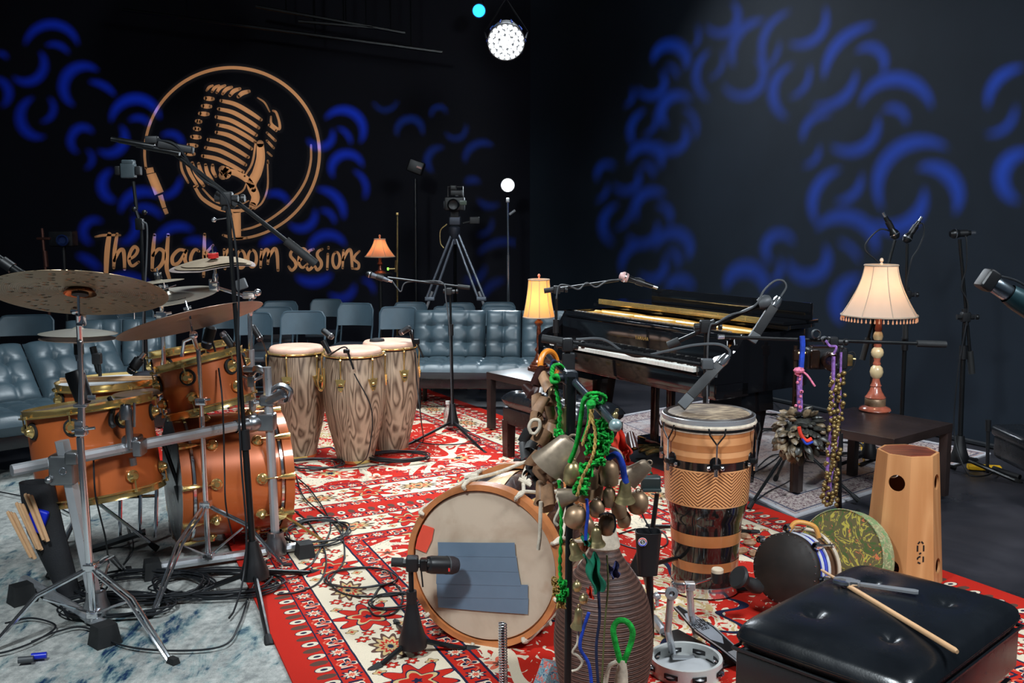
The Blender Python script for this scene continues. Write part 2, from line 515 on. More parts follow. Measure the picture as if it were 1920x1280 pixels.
# ---------------------------------------------------------------- rugs
R_RED = srgb(198, 38, 24); R_CRM = srgb(232, 216, 190); R_NVY = srgb(28, 34, 62); R_BRN = srgb(96, 66, 56); R_ORG = srgb(226, 110, 84); R_TAN = srgb(206, 176, 124)
def flower(x, y, R, petals, amp=0.25):
    """polar rosette: returns r/edge (below 1 inside)"""
    r = (x * x + y * y).sqrt()
    a = X.m('ARCTAN2', y, x)
    edge = ((a * petals).cos() * amp + (1 - amp)) * R
    return r / edge
def m_rug_red(name, Wd, Ld, seedoff=0.0):
    m, p = pbr(name, 0.92, spec=0.2)
    uvx, uvy, _ = sep(coords('UV'))
    u = uvx * Wd; v = uvy * Ld
    a = u.mn(Wd - u); b = v.mn(Ld - v)
    d = a.mn(b)
    side = a.lt(b)                          # 1: along the long sides
    s = v * side + u * (1 - side)
    wob = noise(coords('UV'), 55, 2) * 0.006 - 0.003
    d = d + wob
    # ---- field: red ground, cream scrolls, sprays
    cell = 0.44
    fx = ((u / cell + 0.5).frac() - 0.5) * cell; fy = ((v / cell + 0.5).frac() - 0.5) * cell
    fl = flower(fx, fy, 0.15, 8, 0.2)
    n1 = noise(coords('UV'), 7.0, 1, 0.5, 1.2); n2 = noise(coords('UV'), 34.0, 2, 0.6, 2.0)
    c = mixc(R_RED, R_CRM, ((n1 - 0.52).abs()).lt(0.035))
    c = mixc(c, R_CRM, ramp(n1, 0.60, 0.61))
    c = mixc(c, R_RED, (ramp(n1, 0.60, 0.61) * n2.gt(0.54)))
    c = mixc(c, R_CRM, ((1 - ramp(n1, 0.60, 0.61)) * n2.gt(0.635)))
    c = mixc(c, R_NVY, (n2 - 0.53).abs().lt(0.010))
    c = mixc(c, R_CRM, fl.lt(1.0)); c = mixc(c, R_RED, fl.lt(0.78)); c = mixc(c, R_TAN, fl.lt(0.48)); c = mixc(c, R_NVY, fl.lt(0.20))
    gx = ((u / cell).frac() - 0.5) * cell; gy = ((v / cell).frac() - 0.5) * cell
    g2 = flower(gx, gy, 0.10, 5, 0.3)
    c = mixc(c, R_CRM, g2.lt(1.0)); c = mixc(c, R_ORG, g2.lt(0.55)); c = mixc(c, R_BRN, g2.lt(0.25))
    # plain red centre round a cream medallion
    cu = u - Wd / 2; cv = v - Ld / 2
    med = flower(cu, cv * 0.72, 0.78, 12, 0.08)
    sp = ramp(n2, 0.60, 0.61)
    inner = mixc(R_RED, R_CRM, sp)
    c = mixc(c, inner, med.lt(1.0))
    c = mixc(c, R_CRM, (med - 1.0).abs().lt(0.035))
    med2 = flower(cu, cv * 0.72, 0.42, 12, 0.12)
    c2 = mixc(R_CRM, R_RED, n2.gt(0.52)); c2 = mixc(c2, R_TAN, n2.lt(0.42))
    c = mixc(c, c2, med2.lt(1.0)); c = mixc(c, R_NVY, (med2 - 1.0).abs().lt(0.04))
    # ---- narrow motif band (used twice)
    def motif(d0, w):
        sc = 0.20
        k = (s / sc).frac() - 0.5; ys = (d - d0 - w / 2)
        xs = k * sc
        f1 = flower(xs, ys, 0.036, 8, 0.22)
        xs2 = (((s / sc) + 0.5).frac() - 0.5) * sc
        f2 = flower(xs2, ys - 0.012, 0.034, 3, 0.35)
        q = ((s / 0.05).frac() - 0.5).abs() * 0.05
        cc = mixc(R_RED, R_NVY, ((xs.abs() - 0.055).abs().lt(0.006) * ys.abs().lt(0.024)))
        cc = mixc(cc, R_CRM, ((xs.abs() - 0.067).abs().lt(0.004) * ys.abs().lt(0.02)))
        cc = mixc(cc, R_ORG, ((s * 62).sin() * 0.028 - ys).abs().lt(0.0035))
        cc = mixc(cc, R_NVY, f1.lt(1.1)); cc = mixc(cc, R_CRM, f1.lt(0.78)); cc = mixc(cc, R_ORG, f1.lt(0.42))
        cc = mixc(cc, R_CRM, f2.lt(1.15)); cc = mixc(cc, R_NVY, f2.lt(0.85)); cc = mixc(cc, R_ORG, f2.lt(0.4))
        return cc
    # ---- wide cream border
    d0, w0 = 0.235, 0.27
    per = 0.62
    k = (s / per).frac() - 0.5; xs = k * per; ys = d - d0 - w0 / 2
    k2 = ((s / per) + 0.5).frac() - 0.5; xs2 = k2 * per
    big = flower(xs, ys, 0.135, 9, 0.2)
    cr = mixc(R_CRM, R_CRM, 0.0)
    for (dx, dy, R, cc0, cc1, pt) in ((0.105, 0.075, 0.026, R_RED, R_CRM, 6), (0.105, -0.075, 0.026, R_RED, R_CRM, 6), (0.155, 0.03, 0.024, R_RED, R_CRM, 6),
                                      (0.155, -0.04, 0.024, R_RED, R_CRM, 6), (0.19, 0.09, 0.022, R_TAN, R_RED, 4), (0.19, -0.095, 0.022, R_TAN, R_RED, 4)):
        q = flower(xs2.abs() - dx, ys - dy, R, pt, 0.18)
        cr = mixc(cr, R_BRN, q.lt(1.18)); cr = mixc(cr, cc0, q.lt(1.0)); cr = mixc(cr, cc1, q.lt(0.42))
    pz = flower(xs2 * 0.62, ys, 0.062, 11, 0.16)
    cr = mixc(cr, R_BRN, pz.lt(1.25)); cr = mixc(cr, R_TAN, pz.lt(0.95)); cr = mixc(cr, R_RED, (pz - 0.55).abs().lt(0.10)); cr = mixc(cr, R_NVY, pz.lt(0.22))
    cr = mixc(cr, R_NVY, big.lt(1.07)); cr = mixc(cr, R_RED, big.lt(1.0))
    lobes = flower(xs, ys, 0.08, 5, 0.22)
    cr = mixc(cr, R_NVY, lobes.lt(1.12)); cr = mixc(cr, R_TAN, lobes.lt(1.0)); cr = mixc(cr, R_RED, lobes.lt(0.78)); cr = mixc(cr, R_NVY, lobes.lt(0.25))
    # ---- assemble by distance from the edge
    c = mixc(c, R_NVY, d.lt(0.612)); c = mixc(c, motif(0.515, 0.085), d.lt(0.602)); c = mixc(c, R_NVY, d.lt(0.515))
    c = mixc(c, cr, d.lt(0.505)); c = mixc(c, R_NVY, d.lt(0.237)); c = mixc(c, motif(0.148, 0.08), d.lt(0.230)); c = mixc(c, R_NVY, d.lt(0.148))
    red = mixc(R_RED, R_RED, 0.0)
    lw = 0.115
    lx = ((s / lw).frac() - 0.5) * lw; lx2 = (((s / lw) + 0.5).frac() - 0.5) * lw
    l1 = ((lx / 0.020) * (lx / 0.020) + ((d - 0.113) / 0.030) * ((d - 0.113) / 0.030)).sqrt()
    l2 = ((lx2 / 0.019) * (lx2 / 0.019) + ((d - 0.108) / 0.034) * ((d - 0.108) / 0.034)).sqrt() + noise(coords('UV'), 160, 1) * 0.25
    red = mixc(red, R_NVY, l1.lt(1.12)); red = mixc(red, R_CRM, l1.lt(1.0)); red = mixc(red, R_NVY, l1.lt(0.42)); red = mixc(red, R_BRN, l2.lt(1.1))
    c = mixc(c, red, d.lt(0.142))
    nn = noise(coords('Object'), 420, 2)
    c = mixc(c, (0.02, 0.012, 0.012), ramp(nn, 0.45, 0.85) * 0.35)
    setc(p, c)
    bump(p, nn, 0.5, 0.004)
    return m
def m_rug_grey():
    m, p = pbr('distressed grey blue rug', 0.95, spec=0.2)
    co = coords(); x, y, z = sep(co)
    st = comb(x * 2.6, y * 0.9, 0.0)
    n = noise(st, 3.2, 6, 0.68, 0.6); n2 = noise(co, 1.1, 5, 0.7, 0.3); n3 = noise(comb(x * 14, y * 5), 1.0, 4, 0.7)
    n6 = noise(co, 26, 4, 0.7)
    c = mixc(srgb(140, 144, 142), srgb(206, 207, 202), ramp(n3 * 0.5 + n6 * 0.5, 0.38, 0.62))
    c = mixc(c, srgb(74, 128, 132), ramp(n * 0.5 + n2 * 0.5, 0.50, 0.60) * ramp(n3, 0.42, 0.55))
    c = mixc(c, srgb(16, 44, 84), ramp(n * 0.55 + n2 * 0.45, 0.545, 0.60) * ramp(n3, 0.40, 0.55))
    nn = noise(co, 320, 2)
    c = mixc(c, (0.05, 0.06, 0.06), ramp(nn, 0.5, 0.85) * 0.5)
    setc(p, c); bump(p, nn, 0.6, 0.005)
    return m
def m_rug_pale():
    m, p = pbr('faded persian rug', 0.95, spec=0.2)
    co = coords('Object'); x, y, z = sep(co)
    uvx, uvy, _ = sep(coords('UV'))
    d = (uvx.mn(1 - uvx) * 2.4).mn(uvy.mn(1 - uvy) * 3.2)
    n = noise(co, 2.2, 5, 0.65, 0.8); n3 = noise(co, 26, 3, 0.6, 1.5); n4 = noise(co, 60, 3, 0.6, 1.0)
    c = mixc(srgb(196, 190, 190), srgb(176, 138, 128), ramp(n, 0.45, 0.62) * 0.8)
    c = mixc(c, srgb(72, 76, 100), ramp(n3, 0.56, 0.60) * 0.55)
    b = mixc(srgb(206, 192, 186), srgb(120, 92, 98), ramp(n4, 0.50, 0.54))
    c = mixc(c, b, (d - 0.19).abs().lt(0.12))
    c = mixc(c, srgb(84, 88, 110), ((d - 0.19).abs() - 0.12).abs().lt(0.008))
    c = mixc(c, srgb(196, 196, 202), d.lt(0.035))
    nn = noise(co, 300, 2)
    c = mixc(c, (0.06, 0.05, 0.06), ramp(nn, 0.5, 0.85) * 0.35)
    setc(p, c); bump(p, nn, 0.4, 0.004)
    return m
def rug(name, corners, z, thick, mat, nx=24, ny=32, wave=0.0):
    """corners: near-left, near-right, far-right, far-left; a thin slab with a uv over the top"""
    A, B, C, D = [V(c) for c in corners]
    me = bpy.data.meshes.new(name)
    vs = []; uv = []
    def P(i, j):
        s, t = i / nx, j / ny
        q = (A * (1 - s) + B * s) * (1 - t) + (D * (1 - s) + C * s) * t
        w = wave * (sin(s * 9 + t * 4) * 0.5 + 0.5) * (1 if 0 < i < nx and 0 < j < ny else 0)
        return V((q.x, q.y, z + thick + w))
    for j in range(ny + 1):
        for i in range(nx + 1):
            vs.append(P(i, j)); uv.append((i / nx, j / ny))
    fs = [(j * (nx + 1) + i, j * (nx + 1) + i + 1, (j + 1) * (nx + 1) + i + 1, (j + 1) * (nx + 1) + i) for j in range(ny) for i in range(nx)]
    ring = [i for i in range(nx + 1)] + [j * (nx + 1) + nx for j in range(1, ny + 1)] + [ny * (nx + 1) + i for i in range(nx - 1, -1, -1)] + [j * (nx + 1) for j in range(ny - 1, 0, -1)]
    b0 = len(vs)
    for r in ring: vs.append(V((vs[r].x, vs[r].y, z))); uv.append(uv[r])
    n = len(ring)
    for i in range(n):
        j = (i + 1) % n; fs.append((ring[j], ring[i], b0 + i, b0 + j))
    xs = [p.x for p in vs]; ys = [p.y for p in vs]
    loc = V(((min(xs) + max(xs)) / 2, (min(ys) + max(ys)) / 2, z))
    me.from_pydata([tuple(p - loc) for p in vs], [], fs)
    lay = me.uv_layers.new(name='UVMap')
    for lp in me.loops: lay.data[lp.index].uv = uv[lp.vertex_index]
    me.materials.append(mat); me.update()
    o = bpy.data.objects.new(name, me); o.location = loc; COL.objects.link(o)
    return o
# ---------------------------------------------------------------- the room
YB = 12.0
pa = G(1904, 849); pb = G(1423, 745)
wd = (pb - pa).normalized()                 # along the right wall, away from the camera
wn = V((-wd.y, wd.x, 0)) if V((-wd.y, wd.x, 0)).x < 0 else V((wd.y, -wd.x, 0))   # into the room
tcorner = (YB - pa.y) / wd.y
corner = pa + wd * tcorner
ZC = 4.35
def m_wall(name, c):
    m, p = pbr(name, 0.7, spec=0.2)
    co = coords(); n = noise(co, 1.2, 4, 0.6)
    setc(p, mixc(tuple(q * 0.8 for q in c), tuple(q * 1.15 for q in c), ramp(n, 0.3, 0.7)))
    bump(p, noise(co, 90, 3), 0.12, 0.002)
    return m
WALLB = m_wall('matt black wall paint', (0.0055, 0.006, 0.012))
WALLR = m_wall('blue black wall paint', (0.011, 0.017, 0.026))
def m_floor():
    m, p = pbr('black painted stage floor', 0.35)
    co = coords(); n = noise(co, 1.4, 5, 0.65, 0.4); s = noise(co, 40, 3, 0.7); sc = noise(comb(sep(co)[0] * 3, sep(co)[1] * 30), 1.0, 4, 0.7)
    c = mixc((0.020, 0.020, 0.025), (0.05, 0.047, 0.056), ramp(n, 0.35, 0.7))
    c = mixc(c, (0.16, 0.17, 0.19), ramp(s, 0.68, 0.75) * 0.6)
    c = mixc(c, (0.09, 0.10, 0.12), ramp(sc, 0.68, 0.78) * 0.5)
    setc(p, c)
    X.nt.links.new((ramp(n, 0.3, 0.7) * 0.25 + 0.24).v, p.inputs['Roughness'])
    bump(p, noise(co, 25, 3), 0.08, 0.002)
    return m
FLOOR = m_floor()
b = MB(); b.box((-1, 6, -0.05), (16, 16, 0.1)); struct('floor', b, FLOOR)
b = MB(); b.box((-1, 6, ZC + 0.05), (16, 16, 0.1)); struct('ceiling', b, WALLB)
RC = 0.7                                    # the two walls meet in a round cove
def wall_path():
    t = RC * tan((pi - math.acos(max(-1, min(1, wd.dot(V((1, 0, 0))) * 1)))) / 2) if False else None
    a = corner - wd * 0.75                  # tangent points of the cove
    c = corner - V((0.75, 0, 0))
    pts = [a * (1 - k) ** 2 + corner * 2 * k * (1 - k) + c * k * k for k in [i / 12 for i in range(13)]]
    return a, c, pts
ca, cc_, cove = wall_path()
def wall_sheet(name, pts, mat):
    b = MB(); n = len(pts); vs = [V((p.x, p.y, 0)) for p in pts] + [V((p.x, p.y, ZC)) for p in pts]
    out = []
    for i, p in enumerate(pts):
        t = (pts[min(i + 1, n - 1)] - pts[max(i - 1, 0)]).normalized(); o = V((-t.y, t.x, 0))
        if o.dot(V((0.2, 1, 0))) < 0: o = -o
        out.append(p + o * 0.12)
    vs += [V((p.x, p.y, 0)) for p in out] + [V((p.x, p.y, ZC)) for p in out]
    fs = []
    for i in range(n - 1):
        fs.append((i, i + 1, n + i + 1, n + i)); fs.append((2 * n + i + 1, 2 * n + i, 3 * n + i, 3 * n + i + 1))
    for e in (0, n - 1): fs.append((e, n + e, 3 * n + e, 2 * n + e))
    b.add(vs, fs); return struct(name, b, mat, smooth=25)
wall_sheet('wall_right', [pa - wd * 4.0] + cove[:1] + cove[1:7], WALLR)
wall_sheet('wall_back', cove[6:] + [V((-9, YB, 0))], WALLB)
# conduits just under the ceiling, at the top left of the picture
for i, (x0, y0, x1, y1) in enumerate([(230, 18, 830, 98), (480, 12, 760, 62), (560, 40, 700, 52)]):
    b = MB(); b.tube([W(x0, y0, 11.2), W(x1, y1, 11.2)], 0.018, 6)
    for q in (0.2, 0.6, 0.9):
        p = W(x0, y0, 11.2).lerp(W(x1, y1, 11.2), q); b.tube([p, V((p.x, p.y, ZC))], 0.008, 5)
    o = obj('ceiling_pipe', b, BLKM)
    tag(o, ['long dark pipe hung across under the ceiling above the wall logo', 'dark pipe under the ceiling, highest of the three', 'short dark pipe under the ceiling, between the two longer pipes'][i], 'pipe')
# black skirting tube along the right wall
b = MB(); b.tube([pa - wd * 3 + wn * 0.03 + V((0, 0, 0.02)), ca + wn * 0.03 + V((0, 0, 0.02))], 0.018, 6)
o = obj('cable_run', b, CABLE); tag(o, 'black cables laid along the foot of the right wall', 'cable')

# ---------------------------------------------------------------- the projected logo, its light painted as tan shapes on the back wall
def MP(cx, cy, off=0.004):
    p = W(140 + cx / 2.6667, 80 + cy / 2.6667, YB - off); return p
mw = YB / 1890.0 / 2.6667                   # one unit of the logo drawing in metres
NB = V((0, -1, 0))
logo = thing('wall_logo', 'tan logo projected on the black back wall, its light painted on: vintage microphone inside a cable circle, lettering below', 'logo', V((-3.1, YB - 0.004, 1.2)))
LOGO = []
def strokes(lst, b):
    for pts, w in lst:
        q = spline([MP(x, y) for x, y in pts], 6)
        n = len(q); ws = [w * mw * (0.82 + 0.25 * sin(pi * i / max(1, n - 1))) for i in range(n)]
        b.ribbon(q, ws, NB, 0.003)
        A_, B_ = [], []
        for i in range(n):
            tt = (q[min(i + 1, n - 1)] - q[max(i - 1, 0)]).normalized(); sd = NB.cross(tt).normalized() * (ws[i] / 2 + .004); A_.append(q[i] - sd); B_.append(q[i] + sd)
        LOGO.append(A_ + B_[::-1])
        for e, ww in ((q[0], ws[0]), (q[-1], ws[-1])):
            b.lathe([(ww / 2, 0), (ww / 2, 0.003), (0, 0.003)], frame(e, NB), 10)
b = MB()
ring = [(787 + 437 * cos(radians(a)), 553 - 428 * sin(radians(a))) for a in range(190, -96, -8)]
strokes([(ring, 15)], b)
strokes([([(1182, 512), (1180, 600), (1150, 700), (1080, 800), (980, 880), (900, 920), (838, 936)], 12)], b)
strokes([([(742, 962), (790, 975), (860, 976)], 14)], b)
obj('cable_circle', b, LOGOLIGHT, logo)
b = MB()
for poly in ([(355, 628), (392, 622), (398, 648), (360, 656)], [(360, 660), (405, 650), (445, 745), (400, 762)], [(416, 766), (440, 758), (458, 822), (438, 828)], [(440, 832), (460, 826), (470, 852), (452, 860)]):
    vs = [MP(x, y) for x, y in poly] + [MP(x, y, 0.007) for x, y in poly]; LOGO.append(vs[:4])
    b.add(vs, [(3, 2, 1, 0), (4, 5, 6, 7), (0, 1, 5, 4), (1, 2, 6, 5), (2, 3, 7, 6), (3, 0, 4, 7)])
obj('jack_plug', b, LOGOLIGHT, logo)
b = MB()
L_ = []
for (x0, y, x1) in ((645, 280, 700), (632, 318, 688), (618, 356, 675), (602, 394, 638), (592, 431, 632), (578, 472, 635), (560, 514, 618), (547, 555, 605)):
    L_.append(([(x0 + 8, y - 2), ((x0 + x1) / 2, y), (x1 - 8, y + 1)], 21))
st = [(732, 290), (720, 331), (708, 371), (716, 411), (708, 448), (668, 485), (655, 525), (640, 566)]
en = [(932, 385), (920, 425), (908, 462), (902, 495), (884, 530), (868, 572), (855, 610), (842, 645)]
for (x0, y0), (x1, y1) in zip(st, en):
    L_.append(([(x0, y0), (x0 + (x1 - x0) * .35, y0 + (y1 - y0) * .18), (x0 + (x1 - x0) * .7, y0 + (y1 - y0) * .58), (x1, y1)], 20))
L_ += [([(972, 412), (1008, 440)], 15), ([(962, 450), (1004, 490)], 15), ([(962, 490), (995, 526)], 15), ([(965, 548), (985, 566)], 12), ([(966, 590), (968, 602)], 12),
       ([(992, 340), (1008, 350), (1024, 400), (1022, 432), (985, 405), (982, 370)], 12), ([(915, 275), (950, 300), (975, 345)], 8)]
for k, (x0, y0, x1, y1) in enumerate(((660, 240, 690, 214), (686, 246, 722, 214), (710, 250, 752, 214), (740, 256, 785, 222), (776, 264, 826, 230), (818, 270, 872, 243))):
    L_.append(([(x0, y0), (x0 + (x1 - x0) * .4, y1 + (y0 - y1) * .35), (x1, y1)], 12 + k * 1.6))
L_ += [([(928, 505), (930, 580), (912, 650), (885, 710), (905, 770), (890, 815)], 44), ([(965, 600), (965, 720), (940, 795), (900, 832)], 9), ([(905, 500), (888, 600), (850, 668)], 10),
       ([(600, 720), (640, 780), (720, 828), (800, 842), (880, 830)], 18), ([(640, 730), (700, 790), (770, 812)], 10), ([(860, 700), (840, 740), (790, 765), (770, 760)], 8), ([(870, 790), (820, 812), (780, 815)], 8),
       ([(530, 590), (538, 640), (568, 700)], 12), ([(556, 590), (576, 650), (614, 716)], 16), ([(588, 600), (606, 655), (645, 715)], 18), ([(620, 604), (634, 650), (672, 705)], 18), ([(655, 610), (664, 650), (690, 690)], 18), ([(690, 612), (692, 640), (706, 668)], 18),
       ([(755, 640), (815, 655), (868, 690), (895, 735)], 30), ([(741, 636), (757, 650), (741, 664)], 52)]
strokes(L_, b)
obj('microphone_emblem', b, LOGOLIGHT, logo)
b = MB(); vs = [(787, 846), (830, 846), (832, 968), (785, 968)]
b.add([MP(x, y) for x, y in vs] + [MP(x, y, 0.007) for x, y in vs], [(3, 2, 1, 0), (4, 5, 6, 7), (0, 1, 5, 4), (1, 2, 6, 5), (2, 3, 7, 6), (3, 0, 4, 7)])
LOGO.append([MP(x, y) for x, y in vs]); obj('emblem_stem', b, LOGOLIGHT, logo)
def ell(cx, cy, rx, ry): return [(cx + rx * cos(radians(a)), cy - ry * sin(radians(a))) for a in range(100, 471, 30)]
LETS = [
 ('letter_t', [([(104, 970), (150, 962), (228, 962)], 12), ([(174, 956), (166, 1010), (160, 1080), (157, 1172)], 25)]),
 ('letter_h', [([(213, 956), (200, 1040), (196, 1125)], 18), ([(198, 1090), (222, 1042), (242, 1036), (248, 1070), (250, 1132)], 18)]),
 ('letter_e', [([(276, 1082), (304, 1062), (316, 1034), (298, 1020), (278, 1050), (272, 1090), (288, 1116), (320, 1096)], 16)]),
 ('letter_b', [([(400, 960), (392, 1040), (387, 1136)], 18), ([(392, 1064), (420, 1032), (446, 1048), (440, 1098), (412, 1132), (392, 1136)], 18)]),
 ('letter_l', [([(468, 960), (462, 1050), (461, 1130), (476, 1186)], 20)]),
 ('letter_a', [([(560, 1040), (522, 1036), (490, 1070), (493, 1106), (522, 1098), (552, 1048)], 17), ([(558, 1040), (552, 1086), (566, 1112)], 17)]),
 ('letter_c', [([(622, 1042), (602, 1034), (584, 1062), (582, 1096), (604, 1112)], 16)]),
 ('letter_k', [([(650, 957), (648, 1040), (645, 1168)], 17), ([(692, 1012), (652, 1066), (690, 1104)], 15)]),
 ('letter_r', [([(748, 1034), (752, 1130)], 17), ([(752, 1072), (768, 1036), (792, 1034)], 15)]),
 ('letter_o', [(ell(832, 1082, 21, 44), 15)]),
 ('letter_o', [(ell(888, 1078, 21, 42), 15)]),
 ('letter_m', [([(934, 1034), (930, 1122)], 16), ([(932, 1084), (954, 1036), (970, 1046), (966, 1104)], 16), ([(967, 1078), (998, 1030), (1012, 1054), (1017, 1138)], 17)]),
 ('letter_s', [([(1112, 1032), (1086, 1042), (1080, 1066), (1102, 1094), (1106, 1118), (1086, 1138), (1070, 1120)], 15)]),
 ('letter_e', [([(1124, 1090), (1150, 1062), (1156, 1038), (1137, 1030), (1124, 1060), (1122, 1104), (1140, 1124), (1164, 1106)], 14)]),
 ('letter_s', [([(1194, 1032), (1172, 1042), (1168, 1066), (1188, 1094), (1190, 1118), (1170, 1136), (1158, 1118)], 15)]),
 ('letter_s', [([(1238, 1032), (1218, 1044), (1214, 1066), (1232, 1094), (1232, 1118), (1214, 1136), (1202, 1118)], 15)]),
 ('letter_i', [([(1266, 1056), (1263, 1132)], 15), ([(1269, 1022), (1269, 1028)], 15)]),
 ('letter_o', [(ell(1308, 1086, 18, 40), 14)]),
 ('letter_n', [([(1344, 1038), (1340, 1126)], 14), ([(1342, 1086), (1366, 1040), (1382, 1044), (1388, 1128)], 15)]),
 ('letter_s', [([(1424, 1042), (1402, 1064), (1398, 1084), (1420, 1104), (1418, 1128), (1398, 1130)], 13)]),
]
for nme, st_ in LETS:
    b = MB(); strokes(st_, b); obj(nme, b, LOGOLIGHT, logo)

# ---------------------------------------------------------------- crescents of blue light thrown by two gobo projectors
def arc3(p0, pm, p1, n=12):
    ax, ay = p0; bx, by = pm; cx, cy = p1
    d = 2 * (ax * (by - cy) + bx * (cy - ay) + cx * (ay - by))
    if abs(d) < 1e-3: return [(ax + (cx - ax) * t / n, ay + (cy - ay) * t / n) for t in range(n + 1)]
    ux = ((ax**2 + ay**2) * (by - cy) + (bx**2 + by**2) * (cy - ay) + (cx**2 + cy**2) * (ay - by)) / d
    uy = ((ax**2 + ay**2) * (cx - bx) + (bx**2 + by**2) * (ax - cx) + (cx**2 + cy**2) * (bx - ax)) / d
    r = math.hypot(ax - ux, ay - uy)
    a0 = atan2(ay - uy, ax - ux); am = atan2(by - uy, bx - ux); a1 = atan2(cy - uy, cx - ux)
    def un(a, ref): return ref + ((a - ref) % (2 * pi))
    e1 = un(a1, a0); em = un(am, a0)
    if em > e1: e1 -= 2 * pi
    return [(ux + r * cos(a0 + (e1 - a0) * t / n), uy + r * sin(a0 + (e1 - a0) * t / n)) for t in range(n + 1)]
def crescent(ox, oy, sc, c):
    x0, y0, xm, ym, x1, y1, w = c
    q = arc3((x0, y0), (xm, ym), (x1, y1)); n = len(q); L = []; R = []
    for i in range(n):
        a = q[max(i - 1, 0)]; d = q[min(i + 1, n - 1)]
        tx, ty = d[0] - a[0], d[1] - a[1]; l = math.hypot(tx, ty) or 1
        ww = w * 0.5 * max(0.06, sin(pi * i / (n - 1)) ** 0.6)
        nx, ny = -ty / l * ww, tx / l * ww
        L.append((q[i][0] + nx, q[i][1] + ny)); R.append((q[i][0] - nx, q[i][1] - ny))
    return [(ox + x / sc, oy + y / sc) for x, y in L + R[::-1]]
RW = [(1080, 0, 4, [(580,470,690,335,820,520,80),(970,190,1060,250,1160,10,60),(1190,500,1250,215,1420,155,70),(1450,540,1445,200,1610,85,50),(1590,320,1720,330,1860,50,60),(900,190,922,260,870,370,26),
      (1010,380,900,560,1000,750,55),(1090,370,1095,500,990,590,30),(1100,630,1220,720,1340,430,60),(1530,310,1500,420,1440,520,30),(1630,490,1475,680,1590,890,70),(1745,490,1710,660,1600,730,38),
      (460,660,570,720,630,530,50),(670,490,730,515,765,590,26),(690,950,715,725,870,760,75),(800,810,880,880,890,1040,35),(410,660,428,720,360,790,26),(520,830,412,950,440,1090,50),(580,840,590,950,500,1005,30),
      (600,1060,720,1130,800,930,60),(400,1210,520,1095,640,1260,75)]),
      (1440, 0, 4, [(420,590,520,330,800,190,75),(660,390,800,360,850,550,60),(690,790,950,590,1230,810,90),(860,830,1000,835,1040,930,55),(660,530,590,710,330,790,65),(265,1060,330,890,480,860,55),
      (820,870,750,1080,470,1090,75),(380,1090,360,1190,260,1240,38),(860,1570,930,1150,1350,1110,100),(1650,810,1700,620,1920,510,70),(1850,790,1810,930,1630,1000,45)]),
      (1080, 280, 4, [(170,230,225,110,295,140,42),(280,260,390,310,455,150,50),(480,125,560,135,580,210,38),(230,260,228,320,150,380,30),(320,415,200,560,290,710,60),(395,440,380,540,285,585,30),
      (465,530,500,340,670,350,70),(600,420,680,445,700,560,45),(380,640,480,710,600,540,60),(600,750,735,625,840,820,80),(350,920,400,750,540,720,55),(670,770,760,800,760,880,45),(470,930,590,970,650,800,60),
      (680,1050,780,975,880,1060,70),(1135,1050,1265,890,1410,1060,110),(1480,850,1465,655,1640,710,70),(1590,830,1790,945,1860,720,95),(1520,820,1530,920,1440,990,48)]),
      (1440, 280, 4, [(550,150,345,330,370,560,75),(700,180,650,330,500,390,55),(360,600,570,500,810,780,90),(1120,140,1380,220,1400,480,100),(1170,290,1100,510,760,540,100),(1980,30,1750,200,1880,390,110),
      (520,690,620,740,690,840,38),(700,960,530,1080,560,1300,110)])]
LW = [(0, 20, 5.333, [(250,340,440,145,780,340,80),(460,350,570,340,685,430,48),(130,660,380,670,400,410,80),(740,950,660,660,980,600,100),(890,710,1020,740,1150,850,55),(330,870,200,1050,450,1260,90),
      (490,870,535,1000,410,1110,48),(-60,680,70,760,20,960,70),(1110,1110,1300,885,1600,1080,95),(1290,1100,1380,1070,1500,1150,50),(700,1270,790,1170,930,1220,65),(-40,430,20,430,70,480,40)]),
      (120, 220, 3.764, [(100,250,60,120,170,85,45),(240,230,420,190,400,60,60),(160,230,200,290,150,360,30),(340,370,270,450,370,590,65),(690,130,780,120,840,200,36),(400,670,480,545,660,560,65),(480,650,600,640,690,710,42),
      (200,890,135,800,270,740,50),(480,700,485,840,390,880,52),(650,880,740,785,910,800,55),(850,880,960,875,1060,960,45),(90,970,180,1010,260,1080,48),(820,420,780,520,680,560,40),(300,1150,450,1130,600,1180,60)]),
      (540, 100, 4, [(280,490,390,425,540,670,60),(150,640,290,690,330,570,45),(370,560,440,600,470,680,28),(340,930,380,770,560,850,58),(490,880,570,950,570,1090,34),(220,1020,350,1065,415,1240,58),(240,1180,310,1195,350,1270,32)]),
      (400, 300, 4, [(720,680,840,560,990,640,60),(620,870,740,915,890,850,65),(400,270,480,250,560,320,40),(570,480,700,505,760,370,50),(810,380,880,400,900,470,30),(350,640,420,600,520,590,45),(870,1000,970,1035,1060,930,48),(1110,900,1180,930,1200,1000,26)])]
LWF = [(540, 100, 4, [(820,620,910,490,1010,610,50),(640,360,750,425,820,350,28),(1080,480,1130,400,1190,450,28),(1180,590,1260,640,1330,530,30),(1330,820,1410,680,1540,700,50),(1090,890,1055,760,1170,710,50)]),
       (660, 280, 3.766, [(800,240,850,215,900,240,46),(890,350,950,400,1040,390,38),(985,490,980,560,890,600,28),(890,740,970,680,1190,710,48),(920,1060,990,960,1090,940,55),(940,820,915,890,780,910,45)])]
from mathutils.geometry import delaunay_2d_cdt
